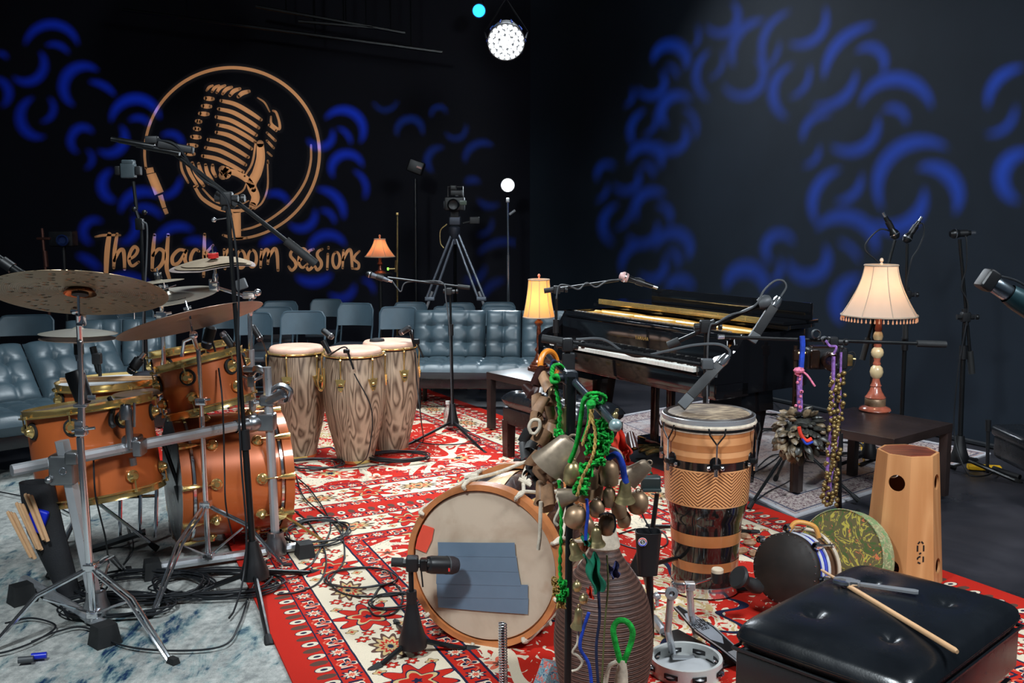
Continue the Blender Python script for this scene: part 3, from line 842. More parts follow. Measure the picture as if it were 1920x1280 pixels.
def gobo(name, label, L, target, lists, P0, n0, power, color, half=52, rad=0.003, plate_d=0.30, world=(), cut=()):
    L = V(L); ax = (V(target) - L).normalized(); Mx = frame(L, ax)
    ux = Mx.to_3x3().col[0]; uy = Mx.to_3x3().col[1]
    polys = []
    for ox, oy, sc, cs in lists:
        for c in cs:
            pl = []; ok = True
            for px, py in crescent(ox, oy, sc, c):
                P = WL(px, py, P0, n0); d = P - L; t = d.dot(ax)
                if t < 0.3: ok = False; break
                q = d * (plate_d / t); pl.append((q.dot(ux), q.dot(uy)))
            if ok: polys.append(pl)
    def toplate(Ps):
        return [((P - L) * (plate_d / (P - L).dot(ax))).dot(ux) for P in Ps], [((P - L) * (plate_d / (P - L).dot(ax))).dot(uy) for P in Ps]
    for Ps in world: a_, b_ = toplate(Ps); polys.append(list(zip(a_, b_)))
    cuts = []
    for Ps in cut: a_, b_ = toplate(Ps); cuts.append(list(zip(a_, b_)))
    Rp = plate_d * tan(radians(half)) * 1.05
    verts = [(Rp * cos(2 * pi * i / 48), Rp * sin(2 * pi * i / 48)) for i in range(48)]
    faces = [list(range(48))]
    for pl in polys + cuts:
        b0 = len(verts); verts += pl; faces.append(list(range(b0, b0 + len(pl))))
    r = delaunay_2d_cdt([V((x, y)) for x, y in verts], [], faces, 1, 1e-5)
    ov, of, orig = r[0], r[2], r[5]
    def inside(p, pl):
        c = False; j = len(pl) - 1
        for i in range(len(pl)):
            if (pl[i][1] > p[1]) != (pl[j][1] > p[1]) and p[0] < (pl[j][0] - pl[i][0]) * (p[1] - pl[i][1]) / (pl[j][1] - pl[i][1]) + pl[i][0]: c = not c
            j = i
        return c
    b = MB(); keep = []
    bb = lambda P: [(min(x for x, y in pl), max(x for x, y in pl), min(y for x, y in pl), max(y for x, y in pl), pl) for pl in P]
    bp, bc = bb(polys), bb(cuts)
    hit = lambda p, B: any(x0 <= p[0] <= x1 and y0 <= p[1] <= y1 and inside(p, pl) for x0, x1, y0, y1, pl in B)
    for f in of:
        c = (sum(ov[i].x for i in f) / len(f), sum(ov[i].y for i in f) / len(f))
        if not hit(c, bp) or hit(c, bc): keep.append(tuple(f))
    b.add([L + ax * plate_d + ux * q.x + uy * q.y for q in ov], keep)
    t = thing(name, label, 'projector', L)
    obj('gobo_plate', b, BLKM, t, smooth=None)
    b = MB(); b.lathe([(0.0, -0.16), (0.10, -0.16), (0.12, -0.10), (Rp * 0.5, 0.05), (Rp + 0.01, plate_d), (Rp + 0.02, plate_d), (Rp * 0.5 + 0.02, 0.04), (0.14, -0.12), (0.11, -0.18), (0.0, -0.18)], Mx, 28)
    obj('housing', b, BLKM, t)
    b = MB(); b.tube([L - ax * 0.12 + V((0, 0, 0.1)), V((L.x, L.y, ZC)) - ax * V((1, 1, 0)) * 0.1], 0.02, 8); obj('hanger', b, BLKM, t)
    s = spot_light(name + '_beam', L, V(target), power, color, half * 2 - 1, 0.0, rad)
    return t
gobo('gobo_projector', 'black ceiling projector throwing blue crescents on the right wall', (-0.9, 4.6, 3.75), WL(1480, 330, pa, wn), RW, pa, wn, 8000, (0.012, 0.13, 1.0), 50, rad=.0033)
gobo('gobo_projector', 'black ceiling projector throwing blue crescents on the back wall behind the logo', (-2.9, 6.6, 3.75), W(420, 290, YB), LW, V((0, YB, 0)), V((0, -1, 0)), 11000, (0.01, 0.07, 1.0), 52, rad=.0027, cut=LOGO)
gobo('gobo_projector', 'black ceiling projector lighting the tan wall logo with warm light', (-2.6, 7.2, 3.9), W(430, 320, YB), [], V((0, YB, 0)), V((0, -1, 0)), 750, (1.0, 0.86, 0.68), 32, world=LOGO)
gobo('gobo_projector', 'black ceiling projector throwing faint blue crescents behind the camera tripod', (-0.6, 7.6, 3.8), W(860, 330, YB), LWF, V((0, YB, 0)), V((0, -1, 0)), 2500, (0.02, 0.14, 1.0), 40)

# ---------------------------------------------------------------- rugs
A_TL = V((-1.56, 5.17, 0)); A_TR = G(1207, 876)
la = (G(545, 1280) - G(418, 1001)).normalized(); ra = (G(1895, 1122) - G(1207, 876)).normalized()
A_TL = G(418, 1001) - la * 0.12
A_BL = A_TL + la * 3.7; A_BR = A_TR + ra * 3.7
o = rug('red_rug', [A_BL, A_BR, A_TR, A_TL], 0.012, 0.009, m_rug_red('red oriental rug pile', 2.7, 3.7), wave=0.002)
tag(o, 'near red oriental rug with cream floral border under the bass drum and hand drums', 'rug')
ru = (A_TR - A_TL).normalized(); 
B_NR = A_TR + ra * 0.13; B_NL = A_TL + la * 0.13
B_FR = G(770, 720); B_FL = B_FR - ru * 2.7
o = rug('red_rug', [B_NL, B_NR, B_FR, B_FL], 0.001, 0.009, m_rug_red('red oriental rug pile far', 2.7, 3.75), wave=0.0)
tag(o, 'far red oriental rug under the three congas', 'rug')
o = rug('grey_rug', [V((-3.4, 1.9, 0)), A_TL + la * 3.6 + V((0.25, 0, 0)), G(600, 900), G(-60, 880)], 0.001, 0.007, m_rug_grey())
tag(o, 'distressed grey and blue rug under the drum kit', 'rug')
o = rug('pale_rug', [G(1490, 972), G(1858, 852), V((1.75, 8.75, 0)), G(1110, 790)], 0.012 if False else 0.001, 0.010, m_rug_pale())
tag(o, 'faded pale grey pink rug under the grand piano', 'rug')
# ---------------------------------------------------------------- shared small builders
def foot_cap(b, p, d, r=0.016, l=0.045, n=10):
    d = V(d).normalized(); b.tube([V(p) - d * l, V(p) - d * l * 0.4, V(p) + d * 0.004], r, n, True, [r * 0.8, r, r])
def tripod_legs(parent, hub, feet, r, mat, brace=None, cap=0.015, nm='leg'):
    for f in feet:
        b = MB(); f = V(f); h = V(hub); d = (f - h).normalized()
        b.tube([h, f - d * 0.03], r, 8); l = obj(nm, b, mat, parent)
        c = MB(); foot_cap(c, f, d, cap, cap * 3.2); obj('rubber_foot', c, RUB, l)
        if brace:
            c = MB(); q = h.lerp(f, 0.5); c.tube([V(brace), q], r * 0.6, 6); obj('leg_brace', c, mat, l)
def mic_tripod(t, base, top, feet, mat=None, cone=0.05, tube=0.011, tube2=0.008, split=0.55, hubz=0.13, cap=0.015):
    """round-tube microphone stand: cone hub, three legs, two telescoping tubes with a clutch"""
    mat = mat or BLKM
    base = V((base[0], base[1], 0)); top = V(top)
    ax = (top - (base + V((0, 0, hubz)))).normalized(); hb = base + V((0, 0, hubz))
    b = MB(); b.lathe([(0, -0.075), (cone * 1.05, -0.075), (cone * 1.05, -0.05), (cone * 0.75, 0.0), (tube * 1.6, 0.09), (0, 0.09)], frame(hb, ax), 20); obj('leg_hub', b, BLKP, t)
    tripod_legs(t, hb - V((0, 0, 0.045)), feet, tube * 0.85, mat, cap=cap)
    mid = hb.lerp(top, split)
    b = MB(); b.cyl(hb, mid, tube, n=12); obj('lower_tube', b, mat, t)
    b = MB(); b.cyl(mid - ax * 0.01, top, tube2, n=10); obj('upper_tube', b, mat, t)
    b = MB(); b.cyl(mid - ax * 0.05, mid + ax * 0.035, tube * 1.55, n=12); obj('height_clutch', b, BLKP, t)
    return ax
def boom(t, pivot, a, bnd, r=0.008, grip=0.10, mat=None, side=V((1, 0, 0))):
    """boom arm through a pivot clamp, with a rubber counterweight grip at the end b"""
    mat = mat or BLKM; a = V(a); bnd = V(bnd); d = (bnd - a).normalized(); p = V(pivot)
    m = MB(); m.cyl(a, bnd, r, n=10); o = obj('boom_arm', m, mat, t)
    m = MB(); m.cyl(bnd - d * grip * 0.2, bnd + d * grip, r * 1.9, n=12); obj('boom_grip', m, RUB, o)
    m = MB(); m.rbox(p, (r * 5, r * 5, r * 6), r); m.cyl(p - V(side) * r * 5, p + V(side) * r * 5, r * 1.6, n=10); m.cyl(p - d * r * 5, p + d * r * 5, r * 1.7, n=10)
    obj('boom_clamp', m, BLKP, t)
    m = MB(); k = p + V(side) * r * 7; m.lathe([(0, -.008), (.016, -.008), (.018, 0), (.016, .008), (0, .008)], frame(k, side), 12); obj('clamp_knob', m, BLKP, t)
def cable(name, label, pts, r=0.0035, k=8, m=None, lift=True, grp=None):
    q = spline(pts, k)
    if lift: q = [V((p.x, p.y, max(p.z, r + 0.022))) for p in q]
    b = MB(); b.tube(q, r, 6)
    o = obj(name, b, m or CABLE, None); tag(o, label, 'cable', grp); return o
def mic_handheld(name, label, p, d, L=0.17, rh=0.026, rb=0.017, grille=None, body=None, clip=True):
    """ball-grille microphone; p = centre of the grille, d = direction from grille to tail"""
    t = thing(name, label, 'microphone', p); d = V(d).normalized(); p = V(p)
    b = MB(); b.lathe([(0, -rh), (rh * .6, -rh * .85), (rh, -rh * .2), (rh, rh * .25), (rh * .85, rh * .8), (0, rh * .8)], frame(p, d), 18); obj('grille', b, grille or BLKM, t)
    b = MB(); b.lathe([(rh * 1.03, rh * .1), (rh * 1.03, rh * .3)], frame(p, d), 18); obj('grille_ring', b, CHROME, t)
    b = MB(); b.lathe([(rh * .85, rh * .6), (rb * 1.15, rh * 1.2), (rb, rh * 2), (rb * .85, L), (0, L)], frame(p, d), 18); obj('handle', b, body or BLKM, t)
    b = MB(); b.cyl(p + d * L, p + d * (L + .03), rb * .6, n=12); obj('cable_plug', b, CHROME, t)
    if clip:
        b = MB(); q = p + d * L * .55; b.cyl(q - d * .025, q + d * .025, rb * 1.25, n=12); obj('mic_clip', b, BLKP, t)
    return t
def mic_pencil(name, label, p, d, L=0.15, r=0.010, body=None):
    t = thing(name, label, 'microphone', p); d = V(d).normalized(); p = V(p)
    b = MB(); b.cyl(p, p + d * 0.035, r * 1.05, n=14); obj('capsule', b, BLKM, t)
    b = MB(); b.lathe([(r, 0.034), (r, L), (r * .75, L + .01), (r * .75, L + .035), (0, L + .035)], frame(p, d), 14); obj('barrel', b, body or BLKM, t)
    return t
def mic_bar(name, label, p, d, L=0.24, w=0.030, x=None):
    """flat rectangular microphone with a pale end"""
    t = thing(name, label, 'microphone', p); M = frame(p, d, x)
    R = M.to_3x3()
    b = MB(); b.rbox(M @ V((0, 0, L * .62)), (w, w * .8, L * .76), 0.003, R); obj('body', b, BLKP, t)
    b = MB(); b.rbox(M @ V((0, 0, L * .12)), (w * 1.02, w * .82, L * .24), 0.003, R); obj('end_grille', b, GREYP, t, label='pale grey end grille')
    b = MB(); b.lathe([(w * .5, L), (w * .55, L + .02), (w * .4, L + .05), (0, L + .05)], M, 14); obj('cable_plug', b, CHROME, t)
    b = MB(); b.rbox(M @ V((0, w * .42, L * .45)), (w * .3, .002, .008), 0.0006, R); obj('red_badge', b, REDP, t, label='small red badge')
    return t
def clip_mic(name, label, p, d, L=0.06, r=0.017, arm=None):
    t = thing(name, label, 'microphone', p); d = V(d).normalized(); p = V(p)
    b = MB(); b.lathe([(0, -r * .6), (r * .7, -r * .5), (r, 0), (r, r), (0, r)], frame(p, d), 16); obj('grille', b, simple('grey brown grille', (.07, .055, .055), .4, .6) if 'grey brown grille' not in MATS else MATS['grey brown grille'], t)
    b = MB(); b.lathe([(r * 1.04, r * .5), (r * 1.04, r * .8)], frame(p, d), 16); obj('grille_ring', b, CHROME, t)
    b = MB(); b.lathe([(r, r), (r, L), (r * .6, L + .01), (0, L + .01)], frame(p, d), 16); obj('barrel', b, BLKP, t)
    if arm:
        b = MB(); b.tube(spline([p + d * L * .8] + [V(q) for q in arm], 5), 0.005, 7); obj('clip_arm', b, BLKP, t)
    return t

# ---------------------------------------------------------------- drums
def rodlug(t, M, r, a, z0, zh, hoopz, shell_r, lugr=0.028, mat=GOLD, ring=True):
    """round turret lug with its tension rod up (or down) to the hoop"""
    x, y = cos(a), sin(a)
    c = M @ V((x * shell_r, y * shell_r, z0)); out = (M.to_3x3() @ V((x, y, 0))).normalized()
    b = MB()
    b.lathe([(0, .034), (lugr * .45, .034), (lugr * .6, .028), (lugr * .8, .016), (lugr, .012), (lugr, .002), (lugr * .5, 0)], frame(c, out), 14)
    l = obj('lug', b, mat, t)
    if ring:
        k = MB(); k.lathe([(lugr * 1.35, 0.0), (lugr * 1.35, .006), (lugr * .95, .008)], frame(c, out), 16); obj('lug_gasket', k, RUB, l)
    k = MB(); e = M @ V((x * (shell_r + .024), y * (shell_r + .024), hoopz))
    k.cyl(c + out * .024, e, 0.0035, n=6); k.rbox(e, (.014, .014, .014), .003, M.to_3x3()); obj('tension_rod', k, mat, l)
def drum(name, label, M, r, depth, n, head, shell=COPPER, hw=GOLD, z_lug=(0.075, None), a0=0.2, bottom=True, hoop_h=0.034, cat='drum'):
    """M: centre of the upper head, local z out of the head"""
    o = M.translation
    t = thing(name, label, cat, o - V((0, 0, 0)))
    b = MB(); b.lathe([(r, -0.012), (r, -depth), (r - .008, -depth), (r - .008, -0.012)], M, 56, closed=True); obj('shell', b, shell, t)
    b = MB(); b.lathe([(0, 0), (r * .6, 0.0), (r * .985, 0), (r + .004, -0.006), (r + .006, -.02)], M, 56); obj('batter_head', b, head, t)
    hz = (0.012, 0.012 - hoop_h)
    def hoop(za, zb, nm):
        b = MB(); b.lathe([(r + .006, za), (r + .014, za), (r + .011, za - (za - zb) * .25), (r + .011, za - (za - zb) * .75), (r + .026, zb + (za - zb) * .12), (r + .026, zb), (r + .006, zb)], M, 56, closed=True); obj(nm, b, hw, t)
    hoop(hz[0], hz[1], 'hoop')
    if bottom:
        b = MB(); b.lathe([(0, -depth), (r + .004, -depth)], M, 48); obj('resonant_head', b, HEADC, t)
        hoop(-depth - .012, -depth - .012 + hoop_h, 'hoop')
    for k in range(n):
        a = a0 + 2 * pi * k / n
        rodlug(t, M, r, a, -z_lug[0], 0, hz[1] + .008, r + .001, mat=hw)
        if bottom and depth > 0.16: rodlug(t, M, r, a, -depth + z_lug[0], 0, -depth + hoop_h - .02, r + .001, mat=hw, ring=False)
    return t
# ---------------------------------------------------------------- drum kit
Mf = frame(W(166, 757, 4.45), (-0.13, 0.08, 0.99)); drum('floor_tom', 'large copper orange floor tom with gold hoops, leftmost drum of the kit', Mf, 0.262, 0.40, 8, HEADC, a0=0.12)
Ms = frame(W(203, 714, 5.0), (-0.04, 0.02, 1)); drum('snare_drum', 'copper snare drum with a white head, a pair of sticks lying across it', Ms, 0.235, 0.13, 8, HEADW, bottom=False, z_lug=(0.06, None), a0=0.0)
Mt = frame(W(372, 672, 4.72), (-0.24, 0.06, 0.97)); drum('rack_tom', 'copper orange rack tom tilted in front, mounted above the bass drum', Mt, 0.195, 0.235, 6, HEADC, a0=0.5, z_lug=(0.07, None))
Mt2 = frame(W(352, 652, 5.25), (-0.16, 0.06, 0.98)); drum('rack_tom', 'smaller rack tom behind the front rack tom, mostly hidden', Mt2, 0.185, 0.20, 6, HEADC, a0=0.2, z_lug=(0.065, None))
# bass drum lies on its side
bax = V((cos(radians(27)), sin(radians(27)), 0)); bc = W(425, 886, 4.85)
Mb = frame(bc + bax * 0.255, bax, (0, 0, 1)); Rb = 0.292
t = thing('bass_drum', 'big copper orange bass drum lying on its side with gold claw lugs', 'drum', (bc.x, bc.y, bc.z - Rb))
b = MB(); b.lathe([(Rb, -0.03), (Rb, -0.48), (Rb - .01, -0.48), (Rb - .01, -0.03)], Mb, 64, closed=True); obj('shell', b, COPPER, t)
b = MB(); b.lathe([(0, .002), (Rb, .002), (Rb + .004, -.01)], Mb, 64); obj('front_head', b, simple('smoky drum head', (.05, .05, .055), .3), t)
b = MB(); b.lathe([(0, -.512), (Rb, -.512)], Mb, 48); obj('batter_head', b, MATS['smoky drum head'], t)
for z in (-0.018, -0.49):
    b = MB(); b.lathe([(Rb + .003, z - .022), (Rb + .014, z - .022), (Rb + .014, z + .022), (Rb + .003, z + .022)], Mb, 64, closed=True); h = obj('wood_hoop', b, COPPER, t)
    s = 1 if z > -.2 else -1
    b = MB(); b.lathe([(Rb + .003, z - s * .034 - .006), (Rb + .010, z - s * .034 - .006), (Rb + .010, z - s * .034 + .006), (Rb + .003, z - s * .034 + .006)], Mb, 64, closed=True); obj('flesh_hoop', b, CHROME, h)
for k in range(10):
    a = 2 * pi * (k + .35) / 10; x, y = cos(a), sin(a); out = Mb.to_3x3() @ V((x, y, 0))
    for s, zl, zh in ((1, -0.15, -0.02), (-1, -0.36, -0.49)):
        c = Mb @ V((x * Rb, y * Rb, zl)); b = MB()
        b.lathe([(0, .03), (.012, .03), (.016, .022), (.024, .012), (.027, .01), (.027, .001)], frame(c, out), 16)
        l = obj('lug', b, GOLD, t)
        b = MB(); e = Mb @ V((x * (Rb + .02), y * (Rb + .02), zh)); b.cyl(c + out * .02, e, .003, n=6); obj('tension_rod', b, GOLD, l)
        b = MB(); dz = Mb.to_3x3() @ V((0, 0, s)); b.tube([e - dz * .06, e - dz * .03, e + dz * .022], .01, 8, True, [.004, .012, .016]); obj('claw', b, GOLD, l)
for s in (-1, 1):
    b = MB(); a0 = Mb @ V((-Rb * .55, s * Rb * .86, -0.06)); e = V((a0.x + .14, a0.y - .1 * 1, 0.02)) if s < 0 else V((a0.x + .2, a0.y + .12, .02))
    b.cyl(a0, e, .007, n=8); l = obj('spur', b, GOLD, t)
    c = MB(); c.lathe([(0, .02), (.03, .02), (.034, .008), (.034, 0)], frame(a0, Mb.to_3x3() @ V((-.5, s * .85, 0))), 16); obj('spur_bracket', c, GOLD, l)
b = MB(); e = Mb @ V((Rb * .98, 0.02, -.12)); b.lathe([(.026, 0), (.026, .012), (.012, .022), (.012, .05), (0, .05)], frame(e, (0, 0, 1)), 18); obj('mount_boss', b, GOLD, t)

# cymbals
def cymbal(name, label, p, n, r, mat, bell=0.17, bow=0.055, warp=None, txt=None, cat='cymbal'):
    M = frame(p, n, (1, 0, 0)); t = thing(name, label, cat, p)
    rb = r * bell; prof = []
    hb = r * .075; hw_ = r * bow
    for i in range(26):
        q = i / 25 * r
        if q < rb: z = hw_ + hb * (1 - (q / rb) ** 2)
        else:
            s = (q - rb) / (r - rb); z = hw_ * (1 - s ** 1.5)
        prof.append((max(q, .004), z))
    b = MB(); th = .0012
    b.lathe(prof + [(x, z - th) for x, z in prof[::-1]], M, 72, closed=True)
    if warp:
        Mi = M.inverted(); nv = []
        for v in b.v:
            q = Mi @ V(v); q.z += warp(q.x / r, q.y / r) * r; nv.append(tuple(M @ q))
        b.v = nv
    obj('cymbal_plate', b, mat, t)
    if txt:
        Mi = M
        b = MB(); k = len(txt)
        for i in range(k * 2):
            a = txt_a = -1.15 - .42 + .84 * i / (2 * k - 1); rr = r * .72; s = (rr - rb) / (r - rb); z = hw_ * (1 - s ** 1.5) + .001
            c = M @ V((rr * cos(a), rr * sin(a), z)); b.box(c, (.006, .010 + .006 * ((i * 7) % 3), .0006), M.to_3x3() @ Matrix.Rotation(a + .5 * ((i * 5) % 3), 3, 'Z'))
        obj('stamped_lettering', b, BLKP, t)
    return t, M
def topper(t, M, z, felt=None, wing=CHROME, rodlen=0.05):
    felt = felt or BLKP
    b = MB(); b.lathe([(.017, z), (.017, z + .014), (0, z + .014)], M, 16); obj('felt_washer', b, felt, t)
    b = MB(); b.lathe([(.004, z + .01), (.004, z + rodlen), (0, z + rodlen)], M, 8); b.rbox(M @ V((0, 0, z + .024)), (.034, .008, .012), .002, M.to_3x3()); b.lathe([(.009, z + .014), (.009, z + .028), (0, z + .028)], M, 12); obj('wing_nut', b, wing, t)
t, M = cymbal('ride_cymbal', 'very large hammered bronze ride cymbal seen from below, leftmost cymbal', W(150, 551, 3.75), (-0.045, 0.34, 0.94), 0.312, CYMH, bell=0.2, bow=.045)
topper(t, M, .038, BLKP, simple('blue chrome', (.30, .50, .75), .12, 1.0), .055)
b = MB(); b.lathe([(.058, .0), (.050, .012), (.040, .022), (.018, .026)], M, 32); obj('bell_hollow', b, simple('copper sheen', (.60, .24, .10), .25, .9), t, label='copper coloured hollow of the bell')
b = MB(); b.lathe([(0, .0), (.030, .0), (.030, .010), (0, .010)], M @ T_((0, 0, -.004)), 20); obj('black_sleeve', b, BLKP, t)
t, M = cymbal('hi_hat_cymbal', 'top hi-hat cymbal, small and pale, in front of the grey sofa', W(147, 625, 4.65), (0.02, 0.03, 1), 0.172, CYMW, bow=.12)
t2, M2 = cymbal('hi_hat_cymbal', 'bottom hi-hat cymbal, dark, upturned under the pale top one', W(147, 630, 4.65) - V((0, 0, .012)), (-0.02, -0.03, -1), 0.170, CYMR, bow=.1)
t, M = cymbal('crash_cymbal', 'pale brilliant crash cymbal with stamped lettering, behind the ride cymbal', W(312, 556, 4.95), (-0.09, -0.13, 1), 0.245, CYMW, txt='PARAGON'); topper(t, M, .03)
t, M = cymbal('splash_cymbal', 'small splash cymbal with chrome nut just above the ride cymbal edge', W(298, 528, 4.75), (-0.1, -0.02, 1), 0.115, CYM); topper(t, M, .014)
b = MB(); b.tube(spline([W(330, 534, 4.45), W(300, 545, 4.4), W(272, 556, 4.35), W(254, 562, 4.33), W(252, 575, 4.33), W(252, 598, 4.33)], 6), .0022, 6); o = obj('sizzle_chain', b, CHROME); tag(o, 'thin bead chain hanging from the ride cymbal edge', 'chain')
t, M = cymbal('crash_cymbal', 'rosy bronze crash cymbal tilted steeply over the rack tom', W(358, 602, 4.35), (-0.27, 0.16, 0.95), 0.312, CYMR, bow=.05); topper(t, M, .035)
b = MB(); b.cyl(M @ V((0, 0, -.02)), M @ V((0, 0, .09)), .004, n=8); obj('threaded_rod', b, CHROME, t)
CYMS = m_cym('worn stacker bronze', (0.34, 0.26, 0.18), (0.46, 0.37, 0.26), 0.48)
wp = lambda k: (lambda x, y: -0.10 * max(0, x) ** 1.5 * k + .22 * (max(0, x) * max(0, -y)) * k - .06 * max(0, -x - .3))
for i, (r_, lab) in enumerate(((0.205, 'largest and lowest of the three nested bent stacker cymbals'), (0.182, 'middle one of the three nested bent stacker cymbals'), (0.155, 'smallest top bent stacker cymbal under the red felt'))):
    t, M = cymbal('stacker_cymbal', lab, W(398 + i * 1.5, 496 - i * 3, 4.98), (-0.05, -0.12, 0.98), r_, CYMS if i else simple('lilac sheen bronze', (.42, .34, .32), .45, .6), bow=.03, warp=wp(1.0))
topper(t, M, .016, REDP, CHROME, .06)
b = MB(); b.lathe([(.026, .018), (.026, .04), (0, .04)], M, 20); obj('red_felt', b, REDP, t, label='bright red felt washer')
t, M = cymbal('low_cymbal', 'brown cymbal edge lying level between floor tom and snare drum', W(268, 735, 4.72), (-0.05, 0.03, 1), 0.135, CYMR)

# cymbal stands
def chrome_stand(t, hub, feet, low, coll, top=None, bracez=None):
    hub = V(hub); low = V(low)
    for f in feet:
        f = V(f); d = (f - hub); mid = hub + d * .5 + V((0, 0, .06)); s = V((-d.y, d.x, 0)).normalized() * .012
        b = MB()
        for q in (-1, 1): b.tube([hub + s * q * .4, hub + d * .12 + V((0, 0, .012)) + s * q, mid + s * q, f - d * .04 + s * q * .5], .0065, 6)
        l = obj('leg', b, CHROME, t)
        c = MB(); c.box(f + V((0, 0, .012)), (.034, .05, .036), rz(atan2(d.y, d.x) - pi / 2).to_3x3(), .7); obj('rubber_foot', c, RUB, l)
        c = MB(); c.tube([low, hub + d * .45 + V((0, 0, .03))], .005, 6); obj('leg_brace', c, CHROME, l)
    b = MB(); b.rbox(hub, (.05, .05, .03), .006); obj('leg_collar', b, CHROME, t)
    b = MB(); b.rbox(low, (.045, .045, .03), .006); obj('brace_collar', b, CHROME, t)
s1b = G(172, 1185)
t = thing('cymbal_stand', 'chrome double-braced cymbal stand carrying the big ride cymbal, nearest left', 'stand', (s1b.x, s1b.y, 0))
Ys = s1b.y
chrome_stand(t, W(171, 1062, Ys), [G(-35, 1232), G(325, 1247), G(240, 1075)], W(176, 1150, Ys), None)
b = MB(); b.cyl(W(176, 1165, Ys), W(150, 820, Ys), .014, n=14); obj('lower_tube', b, CHROME, t)
b = MB(); b.cyl(W(150, 822, Ys), W(154, 700, Ys), .0115, n=12); obj('middle_tube', b, CHROME, t)
b = MB(); b.cyl(W(156, 800, Ys), W(150, 640, Ys - .02), .0095, n=12); obj('upper_tube', b, CHROME, t)
b = MB(); b.rbox(W(153, 808, Ys), (.04, .045, .035), .008); b.cyl(W(135, 808, Ys), W(178, 802, Ys), .006, n=8); b.rbox(W(150, 800, Ys), (.032, .032, .05), .006); obj('height_clamp', b, CHROME, t)
b = MB(); b.rbox(W(152, 760, Ys), (.05, .03, .012), .004); b.rbox(W(172, 745, Ys), (.03, .012, .02), .003); obj('wing_clamp', b, CHROME, t)
b = MB(); b.cyl(W(150, 645, Ys), W(147, 590, 3.76), .011, n=10); b.rbox(W(152, 600, 3.78), (.03, .035, .045), .008); b.cyl(W(148, 592, 3.76), W(146, 530, 3.755), .005, n=8); b.sph(W(140, 582, 3.76), .016); obj('tilter', b, CHROME, t)
s2b = G(385, 1072); Y2 = s2b.y
t = thing('cymbal_stand', 'chrome cymbal stand in front of the bass drum holding the rosy crash cymbal', 'stand', (s2b.x, s2b.y, 0))
chrome_stand(t, W(386, 945, Y2), [G(283, 1158), G(540, 1068), G(400, 1010)], W(391, 1042, Y2), None)
b = MB(); b.cyl(W(391, 1050, Y2), W(378, 780, Y2), .013, n=14); obj('lower_tube', b, CHROME, t)
b = MB(); b.cyl(W(379, 785, Y2), W(372, 655, Y2 - .02), .010, n=12); obj('upper_tube', b, CHROME, t)
b = MB(); b.rbox(W(377, 752, Y2), (.05, .04, .035), .008); b.cyl(W(365, 752, Y2), W(395, 748, Y2), .006, n=8); obj('height_clamp', b, CHROME, t)
b = MB(); b.cyl(W(372, 660, Y2), W(360, 622, 4.36), .010, n=10); b.sph(W(363, 628, 4.36), .019); b.cyl(W(362, 630, 4.36), W(356, 590, 4.35), .0045, n=8); b.tube([W(363, 632, 4.36), W(345, 640, 4.36), W(341, 668, 4.36)], .008, 8); obj('tilter', b, CHROME, t)
t = thing('cymbal_stand', 'thin chrome stand behind the rack toms under the pale crash cymbal', 'stand', G(308, 985))
b = MB(); b.cyl(W(308, 700, 5.0), W(303, 575, 4.97), .011, n=10); b.cyl(W(303, 580, 4.97), W(300, 535, 4.9), .007, n=8); b.rbox(W(303, 592, 4.97), (.05, .03, .045), .007); b.cyl(W(290, 592, 4.97), W(322, 586, 4.97), .006, n=8); obj('upper_tube', b, CHROME, t)
b = MB(); b.cyl(W(308, 700, 5.0), V((W(308, 700, 5.0).x, 5.0, .02)), .013, n=10); obj('lower_tube', b, CHROME, t)

# aluminium rack
def hexbar(b, a, c, r, n=12, groove=True):
    b.tube([a, c], r, n, True)
rk = thing('drum_rack', 'aluminium drum rack with a long horizontal bar, two posts and floor bars', 'rack', G(150, 1160))
BL, BR = W(22, 882, 3.9), W(486, 790, 4.66)
b = MB(); b.tube([BL, BR], .0245, 10); obj('cross_bar', b, ALU, rk, smooth=20)
ft = G(183, 1168); pt = W(116, 826, ft.y)
b = MB(); b.tube([ft + V((0, 0, .06)), pt], .030, 6); obj('post', b, ALU, rk, smooth=20)
b = MB(); cpt = (W(122, 878, ft.y)); b.rbox(cpt, (.10, .085, .12), .014); b.rbox(cpt + V((.045, -.02, .05)), (.05, .06, .05), .01); b.cyl(cpt + V((-.05, -.05, -.03)), cpt + V((-.05, .05, -.03)), .010, n=8); b.sph(cpt + V((-.045, -.05, -.035)), .014); obj('post_clamp', b, GREYM if 'GREYM' in globals() else simple('cast grey metal', (.33, .34, .35), .38, 1.0), rk)
b = MB(); b.torus(frame(cpt + V((.01, -.046, .0)), (0, -1, .1)), .013, .0025, 20, 6); obj('clamp_emblem', b, CHROME, rk)
fr = G(518, 1048); pr = W(500, 688, fr.y)
b = MB(); b.tube([fr + V((0, 0, .05)), pr], .021, 10); obj('post', b, ALU, rk, smooth=20)
CAST = simple('cast metal clamp', (.36, .37, .39), .32, 1.0)
b = MB(); b.rbox(W(500, 790, fr.y), (.085, .07, .085), .014); b.lathe([(.036, -.03), (.042, -.02), (.042, .02), (.036, .03)], frame(W(474, 793, fr.y - .02), BR - BL), 20); b.lathe([(.03, -.05), (.034, .0), (.03, .05)], frame(W(460, 796, fr.y - .05), BR - BL), 20); obj('post_clamp', b, CAST, rk)
